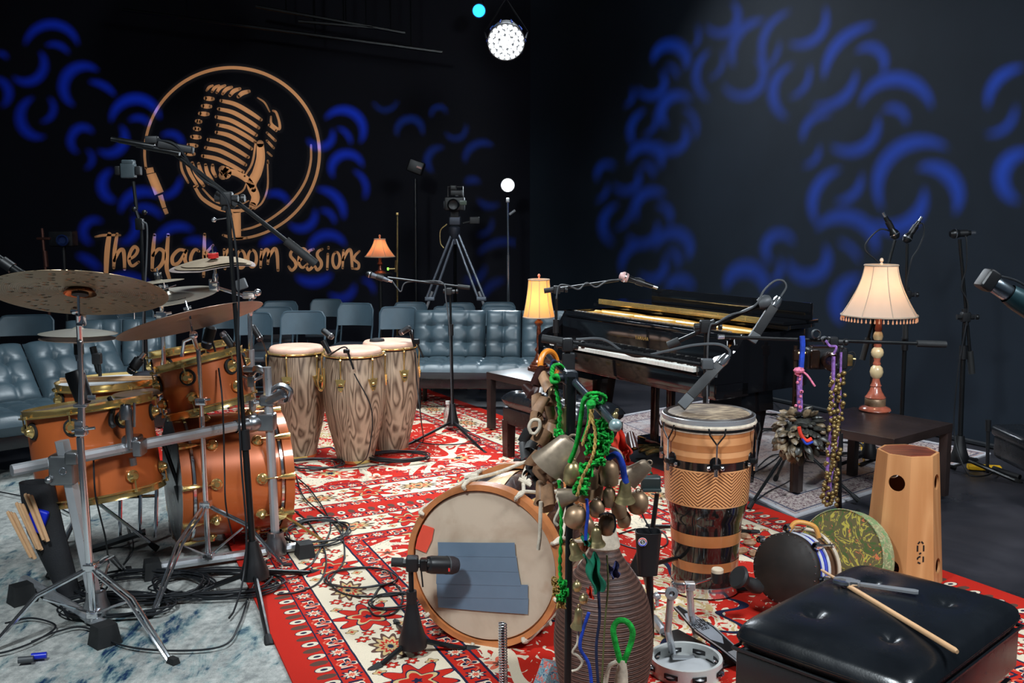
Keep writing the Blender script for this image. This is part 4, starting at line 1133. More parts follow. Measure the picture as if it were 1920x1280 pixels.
b = MB(); b.rbox(W(502, 750, fr.y), (.07, .06, .05), .012); b.cyl(W(502, 752, fr.y - .01), W(532, 738, fr.y - .03), .024, n=8); b.lathe([(.035, -.012), (.04, 0), (.035, .012)], frame(W(528, 742, fr.y), (1, -.3, .3)), 18); b.tube(spline([W(505, 735, fr.y), W(525, 722, fr.y), W(545, 732, fr.y), W(540, 752, fr.y)], 6), .012, 8); b.cyl(W(475, 756, fr.y), W(500, 752, fr.y), .006, n=8); b.rbox(W(474, 756, fr.y), (.012, .03, .03), .004); obj('arm_clamp', b, CAST, rk)
b = MB(); b.tube(spline([W(500, 700, fr.y), W(482, 690, fr.y), W(470, 700, 4.7), W(455, 690, 4.72)], 6), .016, 8); b.rbox(W(472, 692, 4.68), (.08, .04, .03), .01); b.tube(spline([W(455, 706, 4.68), W(475, 712, 4.68), W(498, 702, 4.68)], 5), .008, 8); b.rbox(W(470, 715, 4.66), (.03, .03, .05), .006); obj('tom_arm', b, CAST, rk)
b = MB(); b.cyl(W(244, 838, 4.2), W(240, 765, 4.2), .016, n=12); b.lathe([(.026, -.03), (.028, 0), (.02, .03)], frame(W(236, 772, 4.2), (0, 0, 1)), 16); b.rbox(W(248, 828, 4.24), (.075, .075, .06), .014); b.rbox(W(262, 838, 4.22), (.04, .08, .07), .012); b.cyl(W(248, 858, 4.2), W(250, 872, 4.2), .016, n=10); b.cyl(W(252, 755, 4.2), W(252, 800, 4.2), .006, n=8); obj('multi_clamp', b, CAST, rk)
# floor bars with black end blocks
def floor_bar(p, q, e1, e2):
    b = MB(); b.tube([p, q], .022, 8); obj('floor_bar', b, ALU, rk, smooth=20)
    for c, s in ((e1, 1), (e2, -1)):
        b = MB(); d = (V(q) - V(p)).normalized(); b.box(V((c.x, c.y, .045)), (.085, .10, .085), rz(atan2(d.y, d.x)).to_3x3(), .75); obj('end_block', b, RUB, rk)
floor_bar(G(46, 1105) + V((0, 0, .045)), G(200, 1195) + V((0, 0, .045)), G(42, 1132), G(197, 1210))
floor_bar(G(285, 1082) + V((0, 0, .045)), G(565, 1040) + V((0, 0, .045)), G(287, 1085), G(572, 1050))
for f in (ft, fr):
    b = MB(); b.lathe([(.05, -.06), (.052, .0), (.04, .03), (.038, .06), (.032, .065)], T_((f.x, f.y, .075)), 18); obj('post_socket', b, CAST, rk)
# right hand stand that carries the stacker cymbals
t = thing('cymbal_stand', 'chrome stand right of the rack toms with a ratchet arm to the stacker cymbals', 'stand', (fr.x - .03, fr.y + .25, 0))
Y3 = fr.y + .2
b = MB(); b.cyl(W(474, 780, Y3), W(470, 655, Y3), .018, n=12); b.cyl(W(470, 700, Y3), W(469, 655, Y3), .021, n=4); obj('lower_tube', b, ALU, t)
b = MB(); b.cyl(W(470, 660, Y3), W(468, 585, Y3), .0115, n=12); obj('upper_tube', b, CHROME, t)
b = MB(); b.lathe([(.012, -.03), (.02, -.01), (.02, .02), (.012, .03)], frame(W(468, 580, Y3), (0, 0, 1)), 14); b.rbox(W(468, 553, Y3), (.06, .045, .035), .01); b.sph(W(483, 548, Y3), .018); b.cyl(W(455, 556, Y3), W(488, 546, Y3), .010, n=8); b.cyl(W(470, 560, Y3), W(468, 585, Y3), .010, n=8); obj('ratchet', b, CHROME, t)
b = MB(); b.cyl(W(475, 560, Y3), W(410, 540, 5.0), .0085, n=10); b.rbox(W(402, 537, 5.0), (.045, .035, .05), .01); b.rbox(W(396, 534, 5.0), (.016, .03, .06), .005); b.cyl(W(404, 534, 5.0), W(402, 478, 4.98), .008, n=10); b.lathe([(.012, -.02), (.015, 0), (.012, .02)], frame(W(404, 520, 5.0), (0, 0, 1)), 12); obj('boom_arm', b, CHROME, t)
b = MB(); b.cyl(V((W(474, 780, Y3).x, Y3, .02)), W(474, 780, Y3), .016, n=10); obj('base_tube', b, CHROME, t)
b = MB(); b.rbox(W(452, 533, Y3), (.052, .035, .05), .006, Matrix.Rotation(radians(-20), 3, 'Y')); o = obj('clip_box', b, GREYP); tag(o, 'small grey box clipped to the stacker cymbal arm', 'box')

# tall boom stand with the overhead microphones
bb = G(478, 1118)
t = thing('microphone_stand', 'tall black boom stand rising in front of the drum kit and the wall logo', 'stand', (bb.x, bb.y, 0))
pv = W(425, 372, bb.y)
mic_tripod(t, bb, W(427, 392, bb.y), [G(506, 1212), G(600, 1075), G(355, 1115)], cone=.058, tube=.0145, tube2=.0095, split=.36, hubz=.16, cap=.02)
boom(t, pv, W(290, 258, bb.y - .05), W(545, 458, bb.y + .05), .0095, .13)
b = MB(); b.cyl(W(421, 395, bb.y), W(427, 372, bb.y), .016, n=12); obj('tilt_joint', b, BLKP, t)
for i, (px, py, lab) in enumerate(((352, 287, 'slim black overhead microphone at the boom tip, right one of the pair'), (305, 272, 'slim black overhead microphone at the boom tip, left one of the pair'))):
    mic_pencil('overhead_microphone', lab, W(px - 15, py + 3 * i, bb.y - .05), V((-1, 0, .18)), .14, .012)
b = MB(); b.rbox(W(330, 276, bb.y - .05), (.14, .04, .03), .008, Matrix.Rotation(radians(10), 3, 'Y')); b.rbox(W(285, 262, bb.y - .05), (.05, .03, .03), .006); o = obj('stereo_bar', b, BLKP, t)
q = [W(282, 262, bb.y - .05), W(330, 272, bb.y - .08), W(372, 330, bb.y - .04), W(415, 360, bb.y - .03), W(432, 400, bb.y - .03), W(447, 520, bb.y - .03), W(446, 700, bb.y - .03), W(452, 860, bb.y - .03), W(462, 1000, bb.y - .04), W(455, 1090, bb.y - .1), G(430, 1170)]
cable('microphone_cable', 'black cable running down the tall boom stand in front of the kit', q, .0045)
b = MB(); b.sph(W(401, 412, bb.y), .0105); b.cyl(W(401, 412, bb.y), W(428, 408, bb.y), .0022, n=6); obj('side_knob', b, CHROME, t)

# camera box stand behind the ride cymbal
pb2 = V((W(270, 640, 6.9).x, 6.9, 0))
t = thing('light_stand', 'black stand with a small camera on top, standing before the logo jack plug', 'stand', pb2)
mic_tripod(t, pb2, W(265, 425, 6.9), [pb2 + V((.3, .1, .02)), pb2 + V((-.3, .1, .02)), pb2 + V((0, -.3, .02))], tube=.016, tube2=.010, split=.5)
b = MB(); b.rbox(W(262, 420, 6.9), (.05, .05, .08), .01); b.cyl(W(255, 395, 6.9), W(265, 425, 6.9), .012, n=8); b.sph(W(252, 392, 6.9), .02); b.sph(W(271, 398, 6.9), .018); b.cyl(W(250, 340, 6.9), W(256, 392, 6.9), .012, n=8); obj('ball_head', b, BLKM, t)
t = thing('action_camera', 'small black camera on top of the stand, left below the boom tip', 'camera', W(241, 330, 6.9))
b = MB(); b.rbox(W(241, 320, 6.9), (.095, .06, .10), .012); b.rbox(W(241, 304, 6.9), (.08, .06, .03), .01); obj('body', b, simple('dark slate plastic', (.05, .07, .08), .4), t)
for s in (-1, 1):
    b = MB(); b.rbox(W(241 + s * 19, 320, 6.9), (.035, .05, .06), .008); obj('side_grip', b, BLKP, t)
cable('camera_cable', 'grey cable hanging beside the camera stand before the logo', [W(268, 415, 6.85), W(276, 430, 6.85), W(273, 520, 6.85), W(268, 600, 6.85), W(268, 700, 6.85)], .006, lift=False, m=GREYP)
# microphones round the kit
mic_handheld('snare_microphone', 'stubby black microphone aimed at the snare drum over the white head', W(250, 690, 4.95) + V((-.01, 0, -.01)), V((.55, .2, .75)), .075, .022, .021)
b = MB(); b.rbox(W(277, 701, 4.98), (.13, .08, .028), .012, Matrix.Rotation(radians(-6), 3, 'Y')); o = obj('snare_damper', b, simple('slate grey leather', (.06, .06, .075), .4)); tag(o, 'dark grey pad lying on the back of the snare drum', 'pad')
mic_pencil('hi_hat_microphone', 'black pencil microphone standing in front of the grey sofa under the hi-hat', W(174, 650, 5.2), V((.14, .1, -1)), .13, .016)
b = MB(); b.rbox(W(182, 672, 5.2), (.045, .04, .06), .01); b.cyl(W(186, 680, 5.2), W(190, 720, 5.2), .008, n=8); o = obj('microphone_mount', b, BLKP); tag(o, 'black clamp under the pencil microphone behind the snare drum', 'clamp')
t = thing('can_microphone', 'fat black cylindrical microphone beside the chrome stand above the floor tom', 'microphone', W(150, 745, 4.15))
b = MB(); b.lathe([(0, .075), (.036, .075), (.04, .06), (.036, -.05), (.02, -.07), (0, -.07)], frame(W(150, 727, 4.15), (-.3, 0, 1)), 22); obj('body', b, BLKP, t)
clip_mic('tom_microphone', 'black clip microphone pointing down at the front rack tom', W(387, 648, 4.68), V((.3, .05, 1)), .085, .026, [W(398, 640, 4.68), W(404, 660, 4.66), W(410, 700, 4.6)])
clip_mic('tom_microphone', 'grey capped microphone above the small rear rack tom', W(418, 625, 4.95), V((.5, .1, -.8)), .11, .018, [W(440, 640, 4.9)])
b = MB(); b.tube(spline([W(205, 745, 4.3), W(212, 760, 4.28), W(208, 790, 4.2), W(214, 800, 4.2)], 6), .012, 8); o = obj('microphone_clip', b, BLKP); tag(o, 'black hook clip on the near rim of the floor tom', 'clip')
# sticks on the snare
for i in (0, 1):
    b = MB(); a_ = W(113, 711 + i * 4, 4.84 - i * .02); c_ = W(291, 706 + i * 4, 4.84 - i * .02); b.tube([a_, a_.lerp(c_, .75), a_.lerp(c_, .97), c_], .008, 8, True, [.008, .008, .004, .003]); o = obj('drum_stick', b, STICKW)
    tag(o, ['maple drum stick across the snare drum, the far one', 'maple drum stick across the snare drum, the near one'][i], 'stick')
# stick bag
t = thing('stick_bag', 'black cloth stick bag hanging at the left of the rack', 'bag', W(90, 1080, 4.1))
def bagfn(u, v):
    y0, x0, x1 = [(905, 35, 103), (985, 48, 128), (1060, 88, 140), (1105, 118, 148)][0], 0, 0
    k = v * 3; rows = [(903, 36, 100), (990, 48, 120), (1060, 84, 138), (1112, 112, 150)]
    i = min(2, int(k)); f = k - i
    y = rows[i][0] * (1 - f) + rows[i + 1][0] * f; xa = rows[i][1] * (1 - f) + rows[i + 1][1] * f; xb = rows[i][2] * (1 - f) + rows[i + 1][2] * f
    return xa, xb, y
def bagsurf(u, v):
    xa, xb, y = bagfn(u, v); a = 2 * pi * u
    c = W((xa + xb) / 2, y, 4.15); return c + V((S((xb - xa) / 2, 4.15) * cos(a), .05 * sin(a), 0))
b = MB(); b.grid(20, 14, bagsurf); obj('bag_body', b, CLOTHB, t)
b = MB(); b.grid(8, 4, lambda u, v: W(38 + u * 62, 905 + v * 20, 4.2) + V((0, -.03 * sin(pi * u), 0))); obj('flap', b, CLOTHB, t)
for i in range(9):
    x = 14 + i * 5.5; y = 958 - i * 5.5 + (i % 3) * 7
    b = MB(); p0 = W(x + 0, y, 4.06 + .012 * (i % 2)); p1 = W(x + 44 - i * 1.5, y + 86, 4.08 + .012 * (i % 2)); b.tube([p0, p0.lerp(p1, .03), p1], .0085, 8, True, [.005, .008, .008]); o = obj('drum_stick', b, STICKW)
    tag(o, 'pale wooden stick standing out of the black stick bag', 'stick', 'sticks in the stick bag')
b = MB(); b.rbox(W(70, 975, 4.1), (.075, .03, .10), .012, Matrix.Rotation(radians(20), 3, 'Y')); o = obj('plastic_pouch', b, BLUEP); tag(o, 'bright blue plastic pouch in the stick bag', 'pouch')
# pedals and hardware in the shade under the kit
t = thing('bass_drum_pedal', 'black double bass pedal in the shade behind the floor tom', 'pedal', G(250, 1010))
b = MB(); b.box(G(215, 1030) + V((0, 0, .04)), (.30, .09, .015), Matrix.Rotation(radians(-14), 3, 'Y') @ Matrix.Rotation(radians(20), 3, 'Z')); obj('foot_board', b, BLKM, t)
b = MB()
for x in (225, 262, 292): b.cyl(G(x, 1015) + V((0, 0, .02)), G(x + 6, 1010) + V((0, 0, .26)), .010, n=8)
b.cyl(G(215, 1012) + V((0, 0, .22)), G(300, 1008) + V((0, 0, .22)), .009, n=8); obj('pedal_frame', b, CHROME, t)
b = MB(); b.cyl(G(262, 1012) + V((0, 0, .22)), G(262, 1012) + V((.05, .1, .33)), .005, n=6); b.cyl(G(262, 1012) + V((.04, .08, .34)), G(262, 1012) + V((.07, .12, .32)), .022, n=14); obj('beater', b, BLKP, t)
t = thing('hi_hat_stand', 'chrome hi-hat stand with its legs under the floor tom', 'stand', G(205, 975))
hy = W(147, 640, 4.65)
b = MB(); b.cyl(V((hy.x, hy.y, .1)), hy, .011, n=10); obj('lower_tube', b, CHROME, t)
b = MB(); b.cyl(hy, hy + V((0, 0, .085)), .004, n=8); b.lathe([(.016, -.03), (.02, 0), (.016, .03)], frame(hy + V((0, 0, -.06)), (0, 0, 1)), 14); obj('pull_rod', b, CHROME, t)
b = MB(); b.lathe([(.022, -.025), (.022, .025), (.01, .03), (0, .03)], T_(hy + V((0, 0, -.035))), 14); obj('hat_seat', b, BLKP, t)
for a in (0.3, 2.4, 4.5):
    b = MB(); b.cyl(V((hy.x, hy.y, .32)), V((hy.x + .3 * cos(a), hy.y + .3 * sin(a), .03)), .009, n=8); l = obj('leg', b, CHROME, t)
    c = MB(); foot_cap(c, (hy.x + .3 * cos(a), hy.y + .3 * sin(a), .025), (cos(a), sin(a), -1), .016); obj('rubber_foot', c, RUB, l)
b = MB(); b.cyl(W(303, 820, 4.6), W(345, 940, 4.6), .010, n=8); b.cyl(W(333, 910, 4.6), W(350, 975, 4.6), .018, n=10); o = obj('short_boom_arm', b, BLKM); tag(o, 'black boom arm leaning across the bass drum shell', 'boom arm')
# microphone coming in at the far left
mic_handheld('vocal_microphone', 'black microphone on a boom entering at the far left edge above the ride cymbal', W(48, 520, 4.4), V((-.85, 0, .62)), .17, .016, .02)
# ---------------------------------------------------------------- upholstery, chairs, tables, lamps
def tuft(b, M, w, h, th, nx, ny, deep=0.022, gx=40, gy=24, dimples=True):
    """buttoned pad: local x width, y height, z out"""
    def g(t): return max(0.0, 1 - abs(2 * t - 1) ** 9) ** 0.5
    def f(u, v):
        s = g(u) * g(v); z = th / 2 * s
        du = min(abs(u - i / nx) for i in range(1, nx)) * w if nx > 1 else 1
        dv = min(abs(v - j / ny) for j in range(1, ny)) * h if ny > 1 else 1
        z -= deep * .45 * (math.exp(-(du / .012) ** 2) + math.exp(-(dv / .012) ** 2)) * s
        if dimples and nx > 1 and ny > 1:
            z -= deep * 1.3 * math.exp(-((du * du + dv * dv) / .034 ** 2)) * s
        z += .003 * s * abs(sin(pi * u * nx)) * abs(sin(pi * v * ny))
        return M @ V(((u - .5) * w, (v - .5) * h, z))
    def bk(u, v): return M @ V(((u - .5) * w, (v - .5) * h, -th / 2 * g(u) * g(v)))
    b.grid(gx, gy, f); b.grid(gx, gy, bk, flip=True)
def sofa(label, o, w, panels, hz=0.42, depth=0.55, recl=(0.0, 0.2), back_h=0.45, seats=1, mat=None, nxp=4, legs=True, grp=None):
    """o: left end of the line where seat meets back; w: direction along the seat; panels: widths"""
    mat = mat or LEATHG; w = V(w).normalized(); f = V((w.y, -w.x, 0)); o = V(o)
    tot = sum(panels); t = thing('futon_sofa', label, 'sofa', (o.x, o.y, 0))
    up = (-f * recl[1] + V((0, 0, back_h))).normalized(); L = sqrt(recl[1] ** 2 + back_h ** 2); nb = w.cross(up) * -1
    if nb.dot(f) < 0: nb = -nb
    x = 0
    for pw in panels:
        c = o + w * (x + pw / 2) + up * L / 2 + V((0, 0, hz - .03)) - nb * .03
        M = Matrix((w, up, w.cross(up))).transposed().to_4x4(); M.translation = c
        b = MB(); tuft(b, M, pw - .008, L, .13, max(2, round(pw / .155)), 3); obj('back_cushion', b, mat, t, smooth=60); x += pw
    c = o + w * tot / 2 + f * depth / 2 + V((0, 0, hz - .07))
    M = Matrix((w, -f, V((0, 0, 1)))).transposed().to_4x4(); M.translation = c
    if w.cross(-f).z < 0: M = Matrix((w, f, w.cross(f))).transposed().to_4x4(); M.translation = c
    b = MB(); tuft(b, M, tot, depth, .15, round(tot / .16), 3, gx=90); obj('seat_cushion', b, mat, t, smooth=60)
    b = MB(); R = Matrix((w, -f, V((0, 0, 1)))).transposed()
    b.rbox(o + w * tot / 2 + f * (depth / 2 - .02) + V((0, 0, hz - .17)), (tot - .06, depth - .04, .09), .012, R); obj('base_skirt', b, LEATHB, t)
    for a_ in (.12, tot - .12):
        for d_ in (.06, depth - .07):
            b = MB(); p = o + w * a_ + f * d_; b.tube([V((p.x, p.y, .002)), V((p.x, p.y, hz - .2))], .022, 8, True, [.017, .024]); obj('leg', b, BLKM, t)
    b = MB(); b.rbox(o + w * tot / 2 + f * .1 + V((0, 0, .20)), (tot - .1, .04, .05), .01, R); obj('rear_rail', b, CHAIRM, t)
    return t
def oz(px, py, z): return G(px, py, z)
sofa('grey tufted sofa behind the congas with a narrow folding middle back section', (W(772, 665, 8.72).x, 8.72, 0), (1, -0.06, 0), [0.64, 0.31, 0.64], hz=.40, depth=.48, recl=(0, .12), back_h=.42)
q = G(86, 742, .42); q.z = 0; wv = V((.72, .69, 0)).normalized()
sofa('large grey tufted sofa at far left, its back reclined, below the ride cymbal', q - wv * .64, wv, [0.64, 0.62], hz=.42, depth=.55, recl=(0, .40), back_h=.36)
q = G(128, 712, .42); wv = V((.95, .28, 0)).normalized()
sofa('grey tufted sofa behind the reclined one, back showing under the hi-hat cymbals', V((W(118, 700, 7.75).x, 7.75, 0)), wv, [0.42, 0.42], hz=.44, depth=.5, recl=(0, .26), back_h=.38)

def make_chair(name, label, loc, rot, sx, sz, grp='folding chairs behind the stage', mat=None):
    t = thing(name, label, 'chair', (0, 0, 0), 0, grp); m = mat or CHAIRM
    w = .21
    def arc(u, v): 
        x = (u - .5) * 2 * w; y = .17 + .03 * (1 - (2 * u - 1) ** 2); return x, y
    b = MB()
    rad = .05
    def back(u, v, o=0.0):
        x, y = arc(u, v); z = .60 + .19 * v
        e = max(0, abs(2 * u - 1) - .78) / .22
        if v > .5: z -= e * e * .05 * (v - .5) * 2
        return V((x, y + (z - .6) * .18 + o, z))
    b.grid(14, 4, lambda u, v: back(u, v, 0), flip=True); b.grid(14, 4, lambda u, v: back(u, v, .016)); obj('backrest', b, m, t, smooth=50)
    b = MB(); n = 14
    pts = [back(0, 0)] + [back(0, v / 4) for v in range(1, 4)] + [back(i / n, 1) for i in range(n + 1)] + [back(1, 1 - v / 4) for v in range(1, 4)] + [back(1, 0)]
    fr_ = [V((-w - .01, -.20, .02)), V((-w - .005, .0, .30))] + [p + V((0, .008, 0)) for p in pts] + [V((w + .005, .0, .30)), V((w + .01, -.20, .02))]
    b.tube(fr_, .011, 7); obj('front_frame', b, m, t, smooth=50)
    b = MB(); b.rbox(V((0, -.02, .435)), (.38, .38, .045), .02); obj('seat', b, simple('dark grey seat vinyl', srgb(44, 54, 62), .4) if 'dark grey seat vinyl' not in MATS else MATS['dark grey seat vinyl'], t)
    for s in (-1, 1):
        b = MB(); b.tube([V((s * .18, -.12, .42)), V((s * .185, .24, .02))], .010, 7); obj('rear_leg', b, m, t)
    b = MB(); b.tube([V((-.185, .21, .08)), V((.185, .21, .08))], .008, 6); b.tube([V((-.2, -.18, .07)), V((.2, -.18, .07))], .008, 6); obj('cross_brace', b, m, t)
    t.location = V(loc); t.rotation_euler = (0, 0, rot); t.scale = (sx, 1, sz)
    return t
CH = [(479, 588, 72, 8.7, 'grey folding chair left of the left conga, its back low between the drum stands', 0.1), (570, 585, 86, 8.6, 'grey folding chair directly behind the left conga', 0.05), (662, 570, 70, 9.2, 'grey folding chair behind the middle conga with blue light on its lower back edge', -0.1),
      (747, 577, 74, 8.95, 'grey folding chair touching the left end of the tufted sofa', 0.0), (529, 566, 66, 10.0, 'dark folding chair in the rear row, leftmost behind the congas', 0.1), (517, 577, 74, 9.4, 'folding chair half hidden between the two chairs behind the left conga', 0.1),
      (612, 562, 62, 10.5, 'folding chair in the back row with warm lamp light on its back', 0.0), (769, 568, 64, 9.9, 'folding chair behind the chair at the left end of the tufted sofa', 0.0), (860, 569, 62, 10.2, 'folding chair in the rear row behind the sofa, below the camera tripod', 0.0),
      (844, 576, 64, 9.55, 'folding chair close behind the left half of the tufted sofa', 0.05), (935, 568, 64, 10.2, 'folding chair in the rear row behind the sofa, below the bright floor lamp', 0.0), (936, 575, 66, 9.55, 'folding chair close behind the middle section of the tufted sofa', 0.0),
      (57, 592, 100, 8.9, 'folding chair back at far left behind the reclined sofa, lit blue', 0.2), (192, 588, 68, 9.6, 'folding chair behind the hi-hat cymbals, in dark blue light', 0.1), (255, 597, 88, 8.9, 'folding chair beside the rear grey sofa, left of the rack toms', 0.0), (245, 577, 90, 10.1, 'dark blue lit folding chair in the rear row behind the pale crash cymbal', 0.05),
      (420, 583, 70, 9.6, 'folding chair behind the rack toms and the tall boom stand', 0.1)]
base_chair = None
for px, py, wpx, Y, lab, r_ in CH:
    p = W(px, py, Y); sz = p.z / .79; sx = (wpx * Y / 1890) / .44
    if base_chair is None:
        base_chair = make_chair('folding_chair', lab, (p.x, Y - .2, 0), r_, sx, sz)
    else:
        dup(base_chair, (p.x, Y - .2, 0), r_, lab, (sx, 1, sz))

def lack(label, c, ang, size, hgt=.45):
    t = thing('side_table', label, 'table', (c[0], c[1], 0), ang)
    b = MB(); b.rbox(V((0, 0, hgt - .025)), (size, size, .05), .002); obj('tabletop', b, DWOOD, t, world=False)
    h = size / 2 - .026
    for x, y in ((-h, -h), (h, -h), (h, h), (-h, h)):
        b = MB(); b.rbox(V((x, y, (hgt - .05) / 2 + .0115)), (.05, .05, hgt - .05 - .023), .002); obj('leg', b, DWOOD, t, world=False)
    return t
Lg, Rg, Bg = G(1498, 922), G(1765, 942), G(1595, 893)
tc = (Lg + Rg) / 2; ta = atan2((Bg - Lg).y, (Bg - Lg).x)
tsz = ((Bg - Lg).length + (Rg - Bg).length) / 2 + .03
lack('square dark brown side table on the right carrying the large fringed lamp', tc, ta, tsz, .445)
c0 = G(912, 697, .45); e1 = V((cos(radians(-52)), sin(radians(-52)), 0)); e2 = V((cos(radians(38)), sin(radians(38)), 0))
lack('square dark brown side table beside the tufted sofa carrying the amber lamp', c0 + (e1 + e2) * .275, radians(38), .55, .45)

def lamp(label, p, prof_base, shade, SM, basem, panels=8, power=12, color=(1, .55, .25), fringe=False, finial=LMPROSE):
    """p: foot of the lamp; prof_base list of (mat, [(r,z)]); shade = (z0, r0, z1, r1)"""
    t = thing('table_lamp', label, 'lamp', p); M = T_(p)
    for k, (nm, m, pr) in enumerate(prof_base):
        b = MB(); b.lathe(pr, M, 28); obj(nm, b, m, t, smooth=50)
    z0, r0, z1, r1 = shade
    def sh(u, v, off=0):
        a = 2 * pi * u; r = r1 + (r0 - r1) * (1 - v) ** 1.55
        k = (u * panels) % 1.0; sc = 1 - .035 * (1 - (2 * k - 1) ** 2)
        return V(p) + V(((r * sc + off) * cos(a), (r * sc + off) * sin(a), z0 + (z1 - z0) * v))
    b = MB(); b.grid(panels * 6, 14, sh); s = obj('lamp_shade', b, SM, t, smooth=25)
    ribm = simple('lampshade piping', srgb(180, 160, 140), .8) if 'lampshade piping' not in MATS else MATS['lampshade piping']
    b = MB()
    for i in range(panels): b.tube([sh(i / panels, v / 14, .001) for v in range(15)], .0025, 5)
    obj('shade_piping', b, ribm, s)
    for v in (0, 1):
        b = MB(); b.tube([sh(i / 64, v, .001) for i in range(65)], .005, 6); obj('shade_trim', b, ribm, s)
    b = MB(); b.lathe([(0, z1 + .045), (.008, z1 + .04), (.012, z1 + .028), (.005, z1 + .016), (.010, z1 + .008), (.003, z1), (.003, z0 + .08), (0, z0 + .08)], M, 12); obj('finial', b, finial, t)
    b = MB()
    for i in range(3): b.tube([V(p) + V((0, 0, z1 - .01)), V(p) + V((r1 * cos(2.1 * i), r1 * sin(2.1 * i), z1 - .004))], .0018, 5)
    obj('shade_spider', b, BRASS, t)
    if fringe:
        b = MB()
        for i in range(56):
            a = 2 * pi * i / 56; q = sh(i / 56, 0); q = V((q.x, q.y, q.z))
            b.tube([q, q - V((0, 0, .014))], .0012, 4); b.sph(q - V((0, 0, .018)), .0045, 6); b.sph(q - V((0, 0, .028)), .0062, 6, (1, 1, 1.35))
        f = obj('bead_fringe', b, simple('amber glass bead', (.85, .40, .22), .15, .0, coat=.8), s); f['kind'] = 'stuff'
    b = MB(); b.sph(V(p) + V((0, 0, z0 + (z1 - z0) * .45)), .028, 14, (1, 1, 1.25)); obj('bulb', b, BULB, t)
    point_light('lamp_light', V(p) + V((0, 0, z0 + (z1 - z0) * .45)), power, color, .03)
    return t
# right lamp: turned cream and rose column
pl = G(1640, 770, .445); YL = pl.y; k_ = YL / 1890
def zl(py): return W(1640, py, YL).z - .445
R1 = .224
zz = {y: zl(y) for y in (775, 760, 745, 735, 725, 712, 700, 690, 677, 660, 645, 630, 620, 600, 585, 592, 497)}
lamp('large table lamp with a cream silk shade and bead fringe on the right side table', pl,
     [('base_foot', LMPROSE, [(0, 0), (.088, 0), (.094, .008), (.088, .02), (.066, .03), (.06, .034)]), ('dark_collar', BRONZEBELL, [(.060, .034), (.061, .036), (.061, .075), (.058, .078)]),
      ('lower_turning', LMPROSE, [(.058, .078), (.062, .085), (.05, .10), (.036, .125), (.028, .15), (.034, .155), (.028, .165), (.022, .185), (.020, .20)]),
      ('ball', LMPWOOD, [(.020, .2), (.034, .215), (.040, .24), (.034, .265), (.02, .28)]), ('ring_turning', LMPROSE, [(.02, .28), (.024, .29), (.017, .305), (.022, .325)]),
      ('ball', LMPWOOD, [(.022, .325), (.034, .34), (.037, .358), (.032, .376), (.020, .39)]), ('ring_turning', LMPROSE, [(.02, .39), (.024, .40), (.018, .415), (.024, .435)]),
      ('upper_turning', LMPWOOD, [(.024, .435), (.030, .455), (.024, .475), (.018, .485)]), ('neck', LMPROSE, [(.018, .485), (.022, .50), (.018, .52), (.017, .64), (0, .64)])],
     (zl(590), R1, zl(497), .098), SHADE1, None, 8, 20, (1, .62, .34), True, simple('pale finial', (.85, .6, .42), .3))
p2 = G(1010, 692, .45); Y2_ = p2.y
def zl2(py): return W(1010, py, Y2_).z - .45
lamp('table lamp with a glowing amber bell shade on the left side table', p2,
     [('base_foot', LMPBRZ, [(0, 0), (.085, 0), (.085, .018), (.07, .022), (.07, .034), (.058, .04), (.058, .052), (.045, .06), (.03, .09), (.022, .12)]), ('lower_turning', LMPBRZ, [(.022, .12), (.018, .13), (.03, .145), (.03, .155), (.018, .17), (.014, .19)]),
      ('column', LMPBRZ, [(.014, .19), (.018, .22), (.017, .30), (.013, .33)]), ('ball', LMPBRZ, [(.013, .33), (.028, .345), (.034, .356), (.026, .37), (.014, .378)]), ('cup', LMPBRZ, [(.014, .378), (.02, .40), (.034, .44), (.012, .445), (.008, .6), (0, .6)])],
     (zl2(594), .118, zl2(524), .078), SHADE2, None, 8, 26, (1, .5, .16), False, simple('rose finial', srgb(235, 140, 110), .3))
p3 = V((W(713, 512, 9.9).x, 9.9, W(713, 512, 9.9).z)); 
def zl3(py): return W(713, py, 9.9).z - p3.z
lamp('small salmon shaded table lamp in front of the back wall beside the lettering', p3,
     [('base_foot', LMPBRZ, [(0, 0), (.06, 0), (.05, .015), (.02, .03), (.014, .07)]), ('column', LMPBRZ, [(.014, .07), (.03, .09), (.018, .11), (.012, .16), (.03, .17), (.012, .18), (.01, .3), (0, .3)])],
     (zl3(481), .145, zl3(448), .052), SHADE3, None, 6, 18, (1, .45, .22), False, simple('orange finial', srgb(230, 140, 90), .3))
t = thing('lamp_stand', 'dark pedestal stand holding the small salmon lamp near the back wall', 'stand', (p3.x, p3.y, 0))
b = MB(); b.lathe([(0, 0), (.16, 0), (.16, .02), (.02, .04), (.02, p3.z - .03), (.12, p3.z - .02), (.12, p3.z), (0, p3.z)], T_((p3.x, p3.y, 0)), 20); obj('pedestal', b, BLKM, t)

